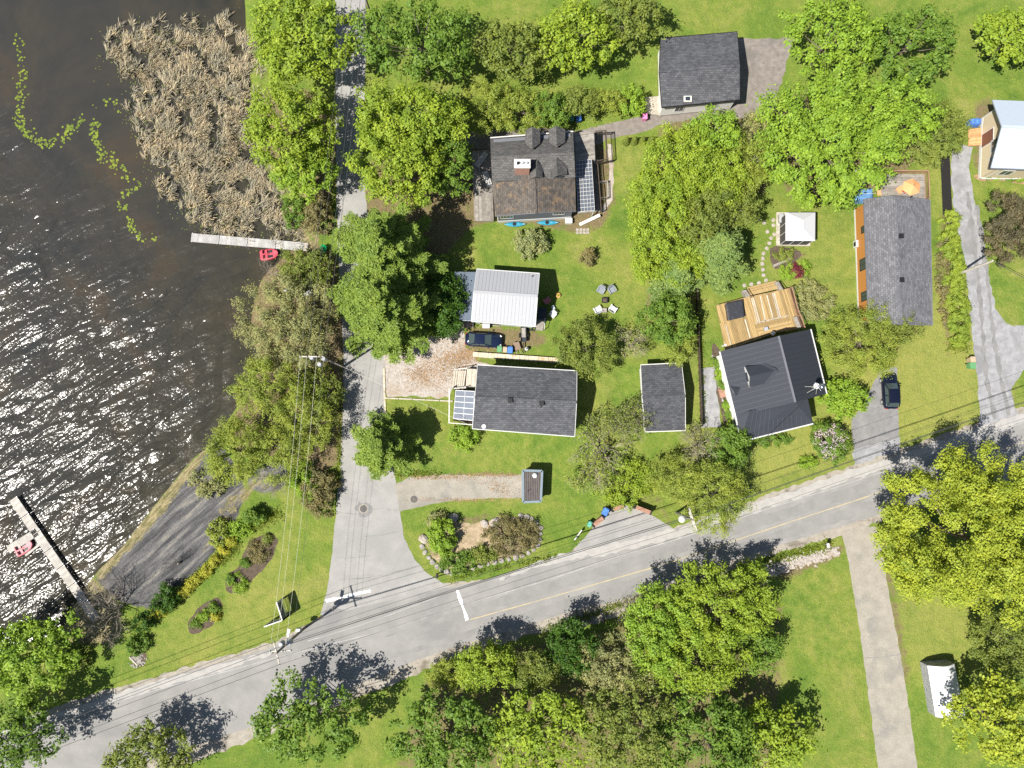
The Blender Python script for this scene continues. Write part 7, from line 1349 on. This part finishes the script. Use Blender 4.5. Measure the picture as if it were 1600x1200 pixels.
def wire(a, b_, sag, mt='wire', r=.026, lb='overhead power line slung between two poles', grp='power lines'):
    pts = [Vector(a).lerp(Vector(b_), t / 14) - Vector((0, 0, sag * 4 * (t / 14) * (1 - t / 14))) for t in range(15)]
    b = MB().mat(M[mt]); b.tube(pts, r, 5); o = b.build('power_line', None, None, pts[0]); tag(o, lb, 'power line', grp)
ORD = ['first', 'second', 'third', 'fourth']
for k in range(4): wire(e1[4 + k], e2[k], .9, 'wire_pale' if k < 3 else 'wire', .012, ORD[k] + ' from the lake of four lines, junction pole to transformer pole', 'lines along the side street')
for k in range(4): wire(e2[k], e6[k], .8, 'wire', .024, ORD[k] + ' from the lake of the four lines from the transformer pole up the side street', 'lines up the side street')
for k in range(4): wire(e1[k], e3[k], .8, 'wire', .018, ORD[k] + ' from the north of four thin lines from the junction pole to the lamp pole', 'lines along the road')
wire(b1 + Vector((0, 0, 7.6)), b3 + Vector((0, 0, 6.6)), .9, 'wire', .038, 'thick cable along the road from the junction pole to the lamp pole', 'thick cables along the road'); wire(b1 + Vector((.1, .1, 6.8)), b3 + Vector((.1, .1, 6.0)), .9, 'wire', .03, 'second thick cable below the first from the junction pole to the lamp pole', 'thick cables along the road')
for k in (0, 3): wire(e3[k], e5[k], .8, 'wire', .016, ('northern' if k == 0 else 'southern') + ' thin overhead line along the road east of the lamp pole', 'lines east of the lamp pole')
wire(b3 + Vector((0, 0, 6.6)), b5 + Vector((0, 0, 6.9)), .9, 'wire', .035, 'thick cable along the road east of the lamp pole', 'thick cables east of the lamp pole'); wire(b3 + Vector((0, 0, 6.0)), b5 + Vector((0, 0, 6.2)), .9, 'wire', .03, 'lower thick cable along the road east of the lamp pole', 'thick cables east of the lamp pole')
for k in range(4): wire(e1[k], e7[k], .9, 'wire', .026, ORD[k] + ' from the north of four lines along the road west of the junction pole', 'lines west of the junction pole')
wire(t4, b5 + Vector((0, 0, 7.5)), .8, 'wire', .03, 'service line from the bare lane pole to the roadside', 'service lines'); wire(b3 + Vector((0, 0, 7)), G(1285, 600, 4.8), .6, 'wire', .025, 'service line from the lamp pole to the metal roofed house', 'service lines'); wire(b2 + Vector((0, 0, 7.5)), G(742, 668, 3.4), .5, 'wire_pale', .014, 'service line from the transformer pole to the long grey cottage', 'service lines')
for (x, y, h, lb) in ((528, 944, 2.6, 'black street name sign at the corner of the junction'), (508, 958, 2.3, 'stop sign seen from above beside the junction pole')):
    q = G(x, y); T = thing('street_sign', lb, 'street sign', (q.x, q.y, 0)); P('post', M['galv'], T, lambda b: b.tube([q, (q.x, q.y, h)], .035, 6))
    if h > 2.5: P('blade', M['black'], T, lambda b: (b.box((q.x, q.y, h - .1), (.8, .03, .2)), b.box((q.x, q.y, h - .32), (.03, .7, .18))))
    else: P('plate', M['red'], T, lambda b: b.tube([(q.x, q.y - .05, h - .1), (q.x, q.y - .03, h - .1)], .32, 8))
